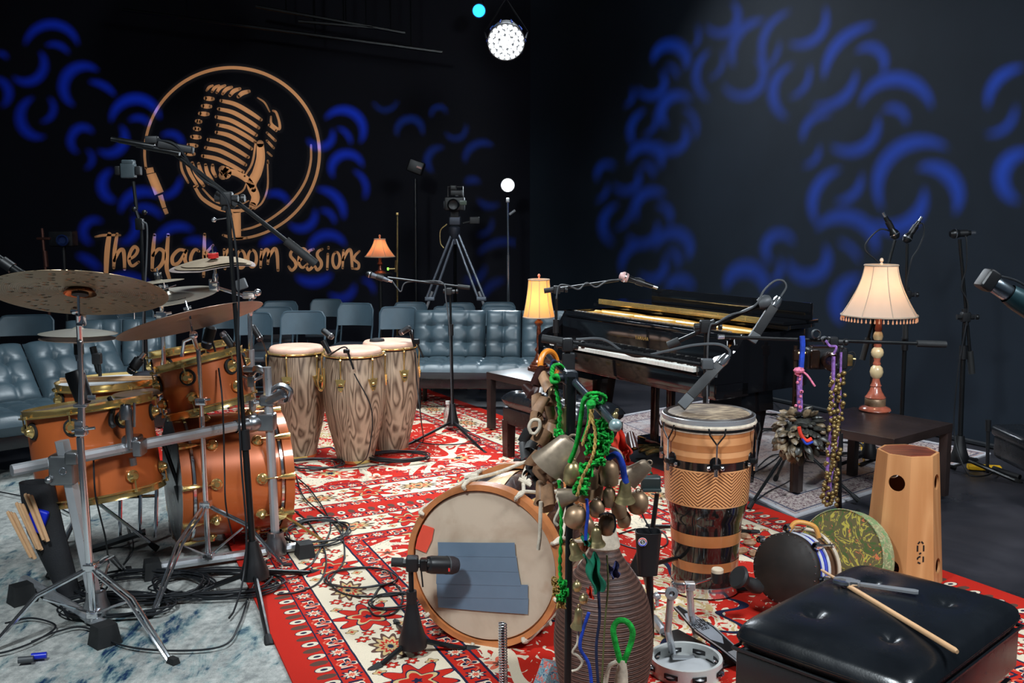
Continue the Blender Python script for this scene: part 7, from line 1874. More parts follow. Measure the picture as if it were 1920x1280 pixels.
# shell rattle on a violet and pink braid
t = thing('shell_rattle', 'round bunch of dark and cream nut shells hanging on a violet and pink braid', 'rattle', W(1500, 820, Ye - .02))
b = MB(); b.tube(spline([W(1504, 630, Ye - .02), W(1505, 650, Ye - .02), W(1502, 690, Ye - .02)], 6), .013, 8); obj('blue_braid', b, BLUE, t, label='blue upper braid')
b = MB(); b.tube(spline([W(1502, 688, Ye - .02), W(1499, 720, Ye - .02), W(1500, 770, Ye - .02), W(1496, 775, Ye - .02)], 6), .014, 8); obj('violet_braid', b, VIOLET, t, label='violet lower braid')
b = MB(); random.seed(3)
for i in range(18): b.sph(W(1498 + random.uniform(-6, 6), 692 + (i % 3) * 4 if i < 6 else random.uniform(700, 772), Ye - .035), .008, 6)
obj('pink_knots', b, PINK, t)['kind'] = 'stuff'
b = MB(); b.tube(spline([W(1505, 696, Ye - .04), W(1515, 705, Ye - .04), W(1528, 724, Ye - .04)], 5), .005, 6); b.sph(W(1498, 694, Ye - .04), .02, 8, (1.4, 1, .8)); obj('pink_tail', b, PINK, t)
cs = W(1499, 814, Ye - .02); random.seed(5)
def shellmesh(b, c, d, r, L):
    M = frame(c, d); pts = [(0, -L * .5), (r * .7, -L * .3), (r, 0), (r * .8, L * .3), (0, L * .55)]
    k = MB(); k.lathe(pts, Matrix.Identity(4), 7); b.add([M @ V((v[0], v[1] * .55, v[2])) for v in k.v], k.f)
b = MB(); b.sph(cs, .085, 12, (1, .8, 1.05)); obj('shell_core', b, SHELLD, t)
for i in range(170):
    u = random.uniform(-1, 1); a = random.uniform(0, 2 * pi); s = sqrt(1 - u * u)
    if s * sin(a) > .35: continue
    d = V((s * cos(a), s * sin(a), u)); c = cs + V((d.x * .112, d.y * .085, d.z * .115)); b = MB(); dd = (d + V((random.uniform(-.5, .5), random.uniform(-.3, .3), -.55))).normalized()
    shellmesh(b, c, dd, random.uniform(.014, .021), random.uniform(.045, .075)); left = d.x < -.25 or random.random() < .22
    obj('nut_shell', b, SHELL if left else SHELLD, t, smooth=50)
b = MB(); b.tube(spline([W(1498, 800, Ye - .13), W(1502, 815, Ye - .13), W(1512, 826, Ye - .13), W(1522, 822, Ye - .13)], 5), .009, 7); obj('red_cord', b, REDC, t, label='red orange cord among the shells')
b = MB(); b.tube(spline([W(1504, 822, Ye - .135), W(1512, 832, Ye - .135), W(1524, 828, Ye - .13)], 5), .006, 7); obj('blue_cord', b, BLUE, t, label='blue cord among the shells')
# strand of gold-brown beads
t = thing('bead_rattle', 'long strand of golden brown seed beads hanging from the boom in a narrow loop', 'rattle', W(1562, 800, Ye - .06))
random.seed(9)
sb = None
def strand(path, n, jit=.012):
    q = spline([W(x, y, Ye - .06) for x, y in path], 12)
    for i in range(n):
        p = q[int(i * (len(q) - 1) / (n - 1))] + V((random.choice((-1, 1)) * random.uniform(.006, .014), random.uniform(-.02, .01), random.uniform(-.004, .004)))
        b = MB(); b.sph(p, random.uniform(.0115, .0135), 8, (1, 1, .85), Matrix.Rotation(random.uniform(0, 3), 3, 'Y')); obj('seed_bead', b, BEADG, t, smooth=60)
strand([(1575, 698), (1577, 740), (1573, 800), (1566, 860), (1563, 900), (1562, 945)], 62); strand([(1566, 704), (1560, 750), (1558, 800), (1556, 850), (1550, 900), (1544, 945)], 58)
b = MB(); b.tube(spline([W(1577, 660, Ye - .06), W(1576, 700, Ye - .06), W(1574, 780, Ye - .055), W(1566, 860, Ye - .055), W(1558, 900, Ye - .055), W(1556, 948, Ye - .05)], 8), .006, 6); b.tube(spline([W(1563, 668, Ye - .06), W(1562, 720, Ye - .06), W(1558, 800, Ye - .055), W(1552, 870, Ye - .055), W(1550, 945, Ye - .05)], 8), .009, 6); b.tube(spline([W(1548, 638, Ye - .04), W(1556, 648, Ye - .05), W(1568, 650, Ye - .06), W(1563, 664, Ye - .06)], 6), .006, 6); obj('violet_cord', b, VIOLET, t)
# stills camera
t = thing('stills_camera', 'black stills camera between the two rattles, its lens facing the viewer', 'camera', W(1548, 692, 5.35))
Yk = 5.35
b = MB(); b.rbox(W(1548, 671, Yk), (.215, .09, .115), .018); obj('body', b, BLKP, t)
b = MB(); b.rbox(W(1548, 652, Yk), (.17, .07, .025), .01); b.rbox(W(1526, 672, Yk - .03), (.05, .07, .10), .016); obj('grip', b, simple('bronze black shell', (.03, .015, .01), .2, .4, coat=.5), t)
b = MB(); b.lathe([(.048, 0), (.052, .03), (.050, .07), (.040, .074), (.034, .055), (.0, .05)], frame(W(1555, 675, Yk - .04), (-.05, -1, 0)), 28); obj('lens', b, simple('lens barrel', (.03, .012, .008), .18, .6, coat=.6), t)
b = MB(); b.lathe([(.030, 0), (.02, .006), (0, .009)], frame(W(1555, 675, Yk - .09), (-.05, -1, 0)), 20); obj('lens_glass', b, simple('dark lens glass', (.01, .006, .015), .04, 0, coat=1.0), t)
b = MB(); b.rbox(W(1590, 675, Yk), (.04, .05, .06), .008); b.cyl(W(1510, 662, Yk), W(1496, 662, Yk), .01, n=8); b.cyl(W(1592, 672, Yk), W(1604, 673, Yk), .006, n=8); obj('port_box', b, BRASS, t)
cable('camera_cable', 'black cable curling at the right side of the stills camera', [W(1588, 662, Yk), W(1600, 660, Yk), W(1604, 672, Yk), W(1598, 690, Yk), W(1582, 700, Yk), W(1560, 698, Yk)], .004, lift=False)
b0 = V((W(1492, 690, 5.65).x, 5.65, 0))
t = thing('light_stand', 'thin dark stand holding the stills camera left of the lamp table', 'stand', b0)
b = MB(); b.cyl(V((b0.x, b0.y, .05)), W(1492, 648, 5.65), .011, n=10); b.rbox(W(1494, 665, 5.65), (.04, .04, .06), .008); b.cyl(W(1494, 663, 5.65), W(1512, 663, 5.62), .010, n=8); b.lathe([(.014, -.02), (.018, 0), (.014, .02)], frame(W(1492, 736, 5.65), (0, 0, 1)), 12); obj('stand_tube', b, simple('dark bronze tube', (.045, .025, .018), .3, .6), t)
tripod_legs(t, V((b0.x, b0.y, .35)), [b0 + V((.35, -.1, .03)), b0 + V((-.3, -.25, .03)), b0 + V((0, .35, .03))], .009, BLKM)

# three stands by the right wall
def slim_stand(label, px, ybase, py_top, Y, mic_px, grip, tilt, miclab, mdir):
    b0 = V((W(px, ybase, Y).x, Y, 0)); t = thing('microphone_stand', label, 'stand', b0)
    mic_tripod(t, b0, W(grip[0], grip[1] - 40, Y), [b0 + V((.28, -.2, .02)), b0 + V((-.3, -.12, .02)), b0 + V((.05, .33, .02))], cone=.05, tube=.014, tube2=.011, split=.7, hubz=.14)
    boom(t, W(grip[0], grip[1] - 48, Y), W(mic_px[0], mic_px[1] + 10, Y - .02), W(grip[0] + tilt, grip[1], Y - .04), .0095, .12)
    mic_handheld('vocal_microphone', miclab, W(mic_px[0], mic_px[1], Y - .02), mdir, .13, .030, .016)
    return t
slim_stand('black boom stand behind the fringed lamp, leftmost of three by the right wall', 1632, 800, 445, 6.4, (1678, 440), (1640, 640), -14, 'black microphone left of the pair above the fringed lamp', V((-.5, 0, .85)))
slim_stand('black boom stand behind the fringed lamp, middle one of three by the right wall', 1690, 800, 445, 6.5, (1701, 447), (1700, 600), -2, 'slim black microphone right of the pair above the fringed lamp, tilted up right', V((.55, 0, .85)))
YS3 = G(1797, 886).y; b0 = G(1797, 886)
t = thing('microphone_stand', 'black stand on the bare floor, rightmost of the three by the right wall', 'stand', b0)
mic_tripod(t, b0, W(1808, 605, YS3), [G(1915, 905), G(1740, 880), G(1830, 862)], cone=.055, tube=.0155, tube2=.012, split=.78, hubz=.15)
boom(t, W(1810, 594, YS3), W(1799, 448, YS3), W(1819, 665, YS3), .0105, .12)
mic_handheld('vocal_microphone', 'black microphone lying level on the rightmost stand', W(1789, 438, YS3), V((1, 0, .05)), .10, .030, .018)
cable('microphone_cable', 'black cable hanging along the rightmost stand by the right wall', [W(1806, 438, YS3), W(1812, 450, YS3 - .02), W(1812, 500, YS3 - .02), W(1803, 540, YS3 - .02), W(1815, 580, YS3 - .02), W(1796, 700, YS3 - .03), W(1790, 820, YS3 - .03), G(1822, 900), G(1852, 898), G(1870, 885)], .005)
for i, pts in enumerate(([(1672, 434), (1650, 430), (1628, 450), (1622, 468), (1640, 485), (1655, 498)], [(1722, 420), (1731, 420), (1732, 440), (1722, 465), (1708, 490), (1700, 540), (1706, 570)])):
    cable('microphone_cable', ['black cable looping left from the microphone above the fringed lamp', 'black cable looping right from the slim microphone above the fringed lamp'][i], [W(x, y, 6.4) for x, y in pts], .005, lift=False)
b = MB(); p = G(1851, 886); b.cyl(p, W(1853, 800, p.y), .011, n=10); b.cyl(W(1853, 808, p.y), W(1853, 787, p.y), .017, n=12); o = obj('foam_tipped_rod', b, BLKP); tag(o, 'thin upright black rod with foam tip standing on the floor at right', 'rod')
b = MB(); p = G(1845, 882); b.rbox(p + V((0, 0, .02)), (.20, .06, .03), .008, Matrix.Rotation(radians(-14), 3, 'Z')); b.rbox(p + V((-.05, .03, .03)), (.03, .05, .04), .006); o = obj('yellow_clamp', b, YELP); tag(o, 'yellow plastic clamp lying on the floor by the foam tipped rod', 'clamp')
b = MB(); b.tube([G(1862, 886) + V((0, 0, .03)), G(1912, 900) + V((0, 0, .02))], .016, 8); o = obj('hand_grip', b, BLKP); tag(o, 'black grip lying on the floor right of the yellow clamp', 'grip')
# seat at the right edge
t = thing('leather_armchair', 'black leather seat corner at the right edge', 'chair', V((W(1955, 870, 5.6).x, 5.6, 0)))
b = MB(); b.rbox(W(1955, 850, 5.6), (.34, .5, .16), .04); b.rbox(W(1955, 822, 5.6), (.36, .5, .07), .03); obj('seat', b, LEATHB, t, smooth=60)
for s in (-1, 1):
    c = W(1955, 850, 5.6); b = MB(); b.cyl(V((c.x + s * .12, 5.6 - .15, .004)), V((c.x + s * .12, 5.6 - .15, c.z - .06)), .02, n=8); obj('leg', b, BLKM, t)
# microphone entering at the right edge
Yr = 2.6
t = thing('dynamic_microphone', 'dark microphone with chrome parts entering at the right edge before the wall', 'microphone', W(1880, 545, Yr))
dm = (W(1925, 572, Yr) - W(1846, 520, Yr)).normalized(); Mr = frame(W(1846, 521, Yr), dm)
b = MB(); b.rbox(Mr @ V((0, 0, .01)), (.055, .05, .035), .01, Mr.to_3x3()); obj('head', b, BLKP, t)
b = MB(); b.lathe([(.018, .02), (.022, .035), (.022, .075), (.018, .085)], Mr, 18); obj('chrome_body', b, simple('blue steel', (.35, .42, .48), .25, 1.0), t)
b = MB(); b.lathe([(.026, .075), (.03, .10), (.03, .20), (0, .21)], Mr, 18); obj('rear_body', b, simple('dark teal enamel', (.02, .05, .06), .3, .4), t)
cable('microphone_cable', 'thin cable under the microphone at the right edge', [Mr @ V((.02, .0, .02)), Mr @ V((.035, 0, .06)), Mr @ V((.04, 0, .10)), Mr @ V((.04, 0, .2))], .003, lift=False)
# ---------------------------------------------------------------- bell rack in the foreground
YP = 2.75
bp = V((W(1070, 900, YP).x, YP, 0))
t = thing('bell_rack_stand', 'black stand with a slanting cross bar hung with bells, pods and green cords', 'stand', V((W(1064, 1100, YP).x, YP, 0)))
top = W(1071, 706, YP); low = W(1064, 1290, YP)
bot = top + (low - top) * ((top.z - .06) / (top.z - low.z))
b = MB(); b.cyl(top, bot, .011, n=14); obj('pole', b, BLKM, t)
b = MB(); b.cyl(top + V((0, 0, -.28)), top + V((0, 0, -.02)), .0135, n=14); obj('clutch', b, BLKM, t)
tripod_legs(t, bot + V((0, 0, .2)), [bot + V((-.3, -.1, -.03)), bot + V((.3, -.05, -.03)), bot + V((0, .35, -.03))], .009, BLKM)
ba, bb_ = W(1024, 660, YP + .28), W(1152, 795, YP - .32)
b = MB(); b.cyl(ba, bb_, .0105, n=14); obj('cross_bar', b, simple('satin blue black tube', (.09, .11, .14), .25, .7), t)
b = MB(); b.sph(bb_ + (bb_ - ba).normalized() * .008, .0165, 16); obj('ball_end', b, simple('frosted end cap', (.35, .48, .48), .3, .5), t, label='pale round end cap')
b = MB(); b.sph(ba, .013, 12); obj('ball_end', b, GREYP, t)
dB = (bb_ - ba).normalized(); cT_ = ba.lerp(bb_, .40)
b = MB(); b.rbox(cT_, (.040, .038, .040), .008, frame(cT_, (0, 0, 1), dB).to_3x3()); b.cyl(cT_ - V((.04, .01, .0)), cT_ + V((0, 0, 0)), .013, n=12); b.cyl(cT_, top, .014, n=12); obj('tee_clamp', b, simple('blue black cast clamp', (.03, .035, .045), .35, .5), t)
random.seed(21)
def bell_cow(b, M, r, h, flat=.62):
    pr = [(r * .45, h * .5), (r * .62, h * .40), (r, -h * .5), (r * .93, -h * .5), (r * .5, h * .36), (0, h * .36)]
    k = MB(); k.lathe([(0, h * .5)] + pr, Matrix.Identity(4), 18); b.add([M @ V((v[0], v[1] * flat, v[2])) for v in k.v], k.f)
def bell_flare(b, M, r, h):
    b.lathe([(0, h * .56), (r * .12, h * .55), (r * .14, h * .46), (r * .32, h * .42), (r * .5, h * .30), (r * .56, 0), (r * .68, -h * .28), (r * 1.0, -h * .5), (r * .94, -h * .5), (r * .5, -h * .1), (0, h * .2)], M, 24)
def bell_round(b, M, r, h):
    b.lathe([(0, h * .5), (r * .5, h * .46), (r * .92, h * .2), (r, -.05 * h), (r * .9, -h * .36), (r * .7, -h * .5), (r * .6, -h * .44), (0, -h * .35)], M, 22)
def bell_dome(b, M, r, h):
    b.lathe([(0, h * .5), (r * .5, h * .47), (r * .85, h * .3), (r, 0), (r * 1.0, -h * .5), (r * .92, -h * .5), (r * .8, 0), (0, h * .3)], M, 22)
MT1 = BRONZEBELL; MT2 = simple('grey brown bell metal', (.37, .285, .205), .44, .55, var=.25, scale=12); MT3 = simple('worn yellow brass', (.50, .39, .19), .36, .8, var=.22, scale=14)
BELLS = [ # kind, px, py, w px, h px, tilt deg (screen, + = top to the right), y offset, material, label
 ('cow', 1050, 852, 82, 74, 38, -.05, MT2, 'large dented cow bell tilted with its mouth to the lower left, biggest of the cluster'),
 ('round', 1073, 886, 34, 46, 5, -.10, MT3, 'rounded yellowish bell directly under the big cow bell'),
 ('cyl', 1108, 894, 30, 40, 0, -.13, MT1, 'grey brown cylinder bell in the middle of the cluster below the green yarn'),
 ('dome', 1141, 884, 40, 46, 0, -.12, MT1, 'dark domed bell with a wide band at the right of the cluster top'),
 ('cow', 1196, 884, 46, 52, 48, -.06, MT2, 'grey bell cup at far right of the cluster tilted to the lower right'),
 ('flare', 1172, 917, 42, 48, 0, -.16, MT3, 'flared yellow brass bell hanging under the blue cord at right'),
 ('cyl', 1142, 930, 26, 38, 0, -.15, MT1, 'narrow cylinder bell beneath the dark domed bell'),
 ('round', 1196, 940, 42, 42, 0, -.04, MT1, 'round brown bell, rightmost in the cluster below the grey cup'),
 ('cow', 1066, 930, 40, 36, 75, -.12, MT2, 'small bell lying sideways left of the green yarn'),
 ('round', 1119, 951, 32, 34, 0, -.15, MT1, 'small dark round bell in the centre of the lower cluster'),
 ('round', 1080, 967, 44, 42, 20, -.13, MT1, 'large round brown bell at the left of the lower cluster'),
 ('round', 1138, 982, 34, 40, 0, -.12, MT1, 'round bell hung by a black cord at the right of the lower cluster'),
 ('flare', 1036, 741, 30, 34, -4, .10, MT3, 'bright brass hand bell near the top hung from green knotted cord'),
 ('cow', 1058, 785, 24, 46, 6, .06, MT3, 'yellow brass pointed bell behind the pole below the tee clamp'),
 ('flare', 1150, 785, 26, 34, 20, -.20, MT3, 'ribbed brass bell hanging just under the end of the cross bar'),
 ('flare', 1118, 1003, 38, 38, 0, -.14, MT3, 'yellow brass bell hanging lowest in the right part of the cluster'),
 ('flare', 1078, 1029, 34, 34, -18, -.12, MT3, 'tilted brass bell with a pale cord above the teal cloth'),
 ('flare', 1085, 1156, 32, 44, 0, -.12, MT3, 'brass bell hanging lowest of all on a cream cord in front of the wicker basket'),
 ('round', 1094, 1122, 18, 18, 0, -.13, MT3, 'small brass jingle just above the lowest brass bell'),
 ('round', 1096, 920, 34, 40, 0, -.06, MT1, 'dark round bell half hidden behind the green yarn'),
 ('cyl', 1118, 918, 28, 36, 8, -.07, MT1, 'small cylinder bell behind the yellow cord'),
 ('dome', 1160, 950, 30, 36, -10, -.05, MT1, 'domed bell behind the flared yellow brass bell'),
 ('round', 1100, 985, 30, 34, 0, -.06, MT1, 'dark round bell behind the blue cord in the lower cluster'),
 ('round', 1170, 972, 28, 32, 0, -.04, MT1, 'small dark bell below the rightmost brown bell'),
 ('round', 1082, 1098, 18, 20, 0, -.12, MT3, 'small brass jingle beside the left edge of the teal cloth'),
]
for kd, px, py, wpx, hpx, tl, yo, m_, lab in BELLS:
    Y = YP + yo; c = W(px, py, Y); r = wpx / 2 * Y / 1890; h = hpx * Y / 1890
    M = T_(c) @ Matrix.Rotation(radians(tl), 4, 'Y') @ Matrix.Rotation(radians(12), 4, 'X')
    tb = thing({'cow': 'cow_bell', 'round': 'round_bell', 'cyl': 'cylinder_bell', 'dome': 'dome_bell', 'flare': 'brass_bell'}[kd], lab, 'bell', c)
    b = MB()
    {'cow': bell_cow, 'round': bell_round, 'cyl': bell_dome, 'dome': bell_dome, 'flare': bell_flare}[kd](b, M, r, h)
    obj('bell_body', b, m_, tb, smooth=50)
    b = MB(); b.torus(M @ T_((0, 0, h * .56)) @ Matrix.Rotation(pi / 2, 4, 'X'), r * .22, r * .06, 12, 6); obj('hanging_ring', b, m_, tb)
    if kd != 'round':
        b = MB(); b.sph(M @ V((0, 0, -h * .46)), r * .22, 8); b.cyl(M @ V((0, 0, .1 * h)), M @ V((0, 0, -h * .4)), r * .05, n=5); obj('clapper', b, BRASS, tb)
# dried pods: folded husks on the left of the rack
def pod(b, c, M, w, h, fold):
    def f(u, v, o=0):
        s = (u - .5) * 2; x = sin(s * fold) / fold * w * (1 - .25 * v * v); y = (1 - cos(s * fold)) / fold * w + o
        return M @ V((x, y, (v - .5) * h + .12 * h * cos(s * 2.2)))
    b.grid(7, 4, lambda u, v: f(u, v)); b.grid(7, 4, lambda u, v: f(u, v, .004), flip=True)
PODS = [(1010, 708, 'r'), (1000, 722, 'r'), (1018, 722, 'r'), (997, 738, 'r'), (1010, 742, 'r'), (1030, 712, 'l'), (1036, 762, 'l'), (1022, 765, 'l'), (1030, 778, 'l'), (1008, 787, 'l'), (1026, 792, 'l'), (1022, 810, 'l'), (1040, 806, 'l'), (1030, 826, 'l'), (1016, 822, 'l'),
        (1020, 848, 'l'), (1040, 836, 'l'), (1010, 864, 'l'), (1028, 868, 'l'), (1020, 884, 'l'), (1036, 880, 'l'), (1046, 896, 'l'), (1005, 805, 'd'), (996, 820, 'd'), (1008, 828, 'd'), (992, 840, 'd'), (1002, 850, 'd'), (988, 862, 'd'), (998, 872, 'd'), (1008, 882, 'd'), (1004, 896, 'd'),
        (1012, 922, 'l'), (1034, 930, 'l'), (1022, 940, 'l'), (1040, 946, 'l'), (1186, 826, 'r'), (1016, 754, 'l')]
pw = {'r': ('glossy dark red brown dried pod in the bunch hanging from the orange ring', 'dark red pods on the bell rack', PODR), 'l': ('light brown folded dried pod in the long bunch left of the bell rack pole', 'light brown pods on the bell rack', PODL), 'd': ('charcoal dried pod in the dark bunch left of the light brown pods', 'dark pods on the bell rack', PODD)}
for i, (px, py, k) in enumerate(PODS):
    lab, grp, m_ = pw[k]; Y = YP + (.12 if k != 'l' else .04) + random.uniform(-.04, .03)
    if px > 1100: lab, grp = 'single dark red dried pod behind the red cloth at the right of the cluster', None
    c = W(px, py, Y); b = MB(); R = T_(c) @ Matrix.Rotation(random.uniform(-.9, .9), 4, 'Y') @ Matrix.Rotation(random.uniform(-.8, .5), 4, 'X') @ Matrix.Rotation(random.uniform(-1.2, 1.2), 4, 'Z')
    pod(b, c, R, random.uniform(.026, .034), random.uniform(.046, .062), random.uniform(1.1, 1.7)); o = obj('dried_pod', b, m_, None, smooth=50); tag(o, lab, 'pod', grp)
# cords, yarn and cloth
CB = thing('cord_bundle', 'bundle of green, yellow, blue and cream cords and rags tied to the slanting cross bar', 'cords', W(1104, 740, YP - .2))
def cord(name, label, pts, r, m, Y0=YP - .14, cat='cord', wob=0.0, twist=False):
    q = spline([W(p[0], p[1], (Y0 if len(p) < 3 else YP + p[2])) for p in pts], 10)
    if wob: q = [p + V((random.uniform(-wob, wob), random.uniform(-wob, wob), 0)) for p in q]
    b = MB()
    if twist:
        for ph in (0, pi):
            pts_ = []
            for i, p in enumerate(q):
                a = i * .9 + ph; pts_.append(p + V((cos(a) * r * .6, sin(a) * r * .6, 0)))
            b.tube(pts_, r * .62, 6)
    else: b.tube(q, r, 8)
    return obj(name, b, m, CB, smooth=60, label=label)
cord('green_cord', 'smooth bright green cord loop arching left over the end of the cross bar', [(1118, 752, -.2), (1106, 744, -.22), (1094, 752, -.22), (1088, 790, -.2), (1080, 835, -.18), (1068, 866, -.16)], .0062, GREEN)
cord('green_cord', 'straight bright green cord beside the arching loop', [(1120, 748, -.2), (1106, 756, -.22), (1104, 790, -.2), (1098, 812, -.2), (1092, 828, -.2)], .0052, GREEN)
cord('green_cord', 'twisted green cord wrapped round the cross bar end', [(1096, 748, -.2), (1104, 738, -.23), (1120, 736, -.24), (1134, 744, -.22), (1128, 756, -.2), (1110, 752, -.24), (1118, 740, -.24)], .006, GREEN, twist=True)
cord('green_cord', 'twisted green cord with a knot near the tee clamp holding the brass hand bell', [(1056, 690, .1), (1048, 683, .06), (1038, 686, .05), (1035, 700, .04), (1040, 712, .03), (1045, 740, .03), (1050, 775, .03), (1046, 812, .04)], .006, GREEN, twist=True)
cord('green_knot', 'knot in the green cord above the brass hand bell', [(1034, 708, .02), (1044, 704, .01), (1046, 714, .02), (1036, 716, .01), (1034, 706, .02)], .006, GREEN)
b = MB(); b.torus(frame(W(1029, 684, YP + .14), V((.75, -.6, .1))), .040, .0085, 28, 10); o = obj('orange_ring', b, ORANGE); tag(o, 'orange ring hung on the far end of the cross bar', 'ring')
cord('navy_cord', 'navy cord looped round the cross bar beside the orange ring', [(1048, 688, .12), (1040, 676, .08), (1034, 682, .08), (1034, 705, .08), (1040, 722, .08)], .0042, NAVY)
cord('white_rope_ring', 'pale rope ring beside the dark pods', [(996, 812, .0), (992, 800, .0), (998, 788, .0), (1010, 788, .0), (1012, 800, .0), (1004, 812, .0), (996, 812, .0)], .005, ROPEW)
cord('yellow_cord', 'twisted yellow cord falling through the green yarn, right strand', [(1112, 750, -.24), (1110, 780, -.24), (1116, 810, -.25), (1114, 845, -.26), (1105, 870, -.26), (1092, 895, -.26), (1082, 930, -.26)], .0042, ROPEY, twist=True)
cord('yellow_cord', 'twisted yellow cord left of the green yarn near the big cow bell', [(1108, 755, -.22), (1106, 790, -.23), (1098, 815, -.23), (1092, 835, -.23)], .0040, ROPEY, twist=True)
def yarn(name, label, cpts, n, r, m, spread, Y0, th=.0030):
    b = MB()
    for i in range(n):
        k = random.randrange(len(cpts)); x, y = cpts[k]; a = random.uniform(0, 6.28)
        pts = [W(x + random.uniform(-spread, spread), y + random.uniform(-spread, spread), Y0 + random.uniform(-.03, .03)) for _ in range(4)]
        b.tube(spline(pts, 4), th, 5)
    o = obj(name, b, m, CB, smooth=60, label=label); o['kind'] = 'stuff'; return o
yarn('green_yarn', 'thick tangle of bright green yarn over the middle of the bells', [(1128, 800), (1136, 820), (1130, 840), (1122, 860), (1110, 840), (1100, 880), (1095, 905), (1138, 792), (1125, 815), (1088, 915), (1115, 825)], 170, .003, GREEN, 13, YP - .19)
yarn('green_tassel', 'small green tassel under the brass hand bell cord', [(1047, 812), (1049, 820)], 26, .003, GREEN, 8, YP + .02)
yarn('green_yarn', 'green yarn tuft hanging at the left of the lower pole', [(1055, 1095), (1058, 1110), (1052, 1120)], 40, .003, GREEN, 8, YP - .08)
yarn('yellow_fringe', 'frayed yellow fringe around the green tuft at the lower pole', [(1043, 1090), (1044, 1110), (1052, 1132)], 40, .002, ROPEY, 9, YP - .05, .002)
cord('green_cord', 'thin green cord hanging along the left of the pole from the cluster', [(1048, 900, -.08), (1052, 960, -.1), (1052, 1010, -.1), (1050, 1060, -.09), (1052, 1090, -.09)], .005, GREEN, twist=True)
def cloth(name, label, poly, m, Y0, amp=.012, cat='cloth'):
    (ax, ay), (bx, by), (cx, cy), (dx, dy) = poly
    def f(u, v, o=0):
        x = (ax * (1 - u) + bx * u) * (1 - v) + (dx * (1 - u) + cx * u) * v; y = (ay * (1 - u) + by * u) * (1 - v) + (dy * (1 - u) + cy * u) * v
        p = W(x, y, Y0); return p + V((amp * .3 * sin(v * 9), amp * sin(u * 9 + v * 4) + o, amp * .3 * cos(u * 7)))
    b = MB(); b.grid(14, 14, lambda u, v: f(u, v)); b.grid(14, 14, lambda u, v: f(u, v, .003), flip=True); return obj(name, b, m, CB, smooth=70, label=label)
cloth('teal_cloth', 'crumpled teal green cloth strip hanging under the bells', [(1092, 1044), (1118, 1040), (1136, 1104), (1112, 1114)], TEAL, YP - .17, .016)
cloth('teal_cloth', 'small teal cloth scrap above the larger teal strip', [(1088, 1002), (1102, 1000), (1106, 1024), (1094, 1022)], TEAL, YP - .15, .010)
cloth('red_cloth', 'red orange cloth scrap at the upper right of the bells', [(1140, 826), (1164, 806), (1186, 852), (1160, 852)], REDC, YP - .10, .012)
cloth('red_cloth', 'red cloth scrap beneath the blue yarn at the right of the bells', [(1170, 842), (1182, 842), (1180, 868), (1170, 862)], REDC, YP - .11, .008)
cloth('red_cloth', 'small red cloth scrap beside the teal strip', [(1098, 1104), (1108, 1100), (1114, 1124), (1104, 1120)], REDC, YP - .15, .006)
cloth('blue_cloth', 'blue violet tufted scrap on the neck of the wicker basket', [(1136, 1060), (1158, 1056), (1162, 1080), (1146, 1086)], simple('blue violet wool', srgb(70, 72, 120), .9), YP - .02, .012)
cord('blue_cord', 'thick blue cord over the right hand bells', [(1140, 858, -.16), (1156, 852, -.18), (1166, 868, -.18), (1170, 890, -.17), (1174, 905, -.17)], .0085, BLUE)
cord('blue_cord', 'blue cord running down the middle of the lower bells', [(1100, 935, -.19), (1102, 965, -.19), (1099, 990, -.19), (1098, 1012, -.19)], .0042, BLUE)
cord('blue_cord', 'blue cord hanging in a long curve across the wicker basket', [(1104, 1148, -.13), (1092, 1185, -.13), (1088, 1215, -.13), (1104, 1245, -.13), (1110, 1290, -.13)], .0048, BLUE)
cord('navy_cord', 'dark navy cord hanging straight down across the wicker basket', [(1122, 1108, -.13), (1124, 1160, -.13), (1118, 1215, -.13), (1122, 1290, -.13)], .004, NAVY)
cord('olive_cord', 'thin olive cord right of the navy one across the wicker basket', [(1138, 1040, -.13), (1140, 1100, -.13), (1134, 1170, -.13), (1128, 1290, -.13)], .0025, simple('olive cord', srgb(90, 92, 50), .8))
cord('cream_cord', 'cream cord ending in a frayed tassel below the lowest brass bell', [(1084, 1180, -.12), (1083, 1205, -.12), (1074, 1222, -.12), (1084, 1230, -.12), (1092, 1242, -.12), (1084, 1254, -.12), (1072, 1258, -.12)], .004, ROPEW)
cord('cream_cord', 'cream rope coil among the lower pods left of the bells', [(1038, 905, -.05), (1050, 900, -.07), (1054, 915, -.07), (1044, 930, -.05), (1050, 950, -.06), (1040, 975, -.06), (1046, 985, -.06)], .0042, ROPEW)
cord('cream_cord', 'white cord hanging on the left over the drum hoop', [(1014, 940, .0), (1013, 970, .0), (1012, 1005, .0), (1009, 1030, .0)], .0055, ROPEW)
cord('black_cord', 'black cord tied round the lowest round bell', [(1122, 968, -.16), (1134, 962, -.18), (1150, 966, -.16), (1154, 985, -.16), (1150, 998, -.16)], .003, BLKP)
cord('cream_cord', 'pale cord over the red cloth at the right of the bells', [(1140, 838, -.15), (1160, 846, -.17), (1168, 866, -.17), (1168, 885, -.17)], .0042, ROPEW)
b = MB(); b.sph(W(1108, 758, YP - .26), .013, 8); obj('cord_knot', b, GREEN, CB)

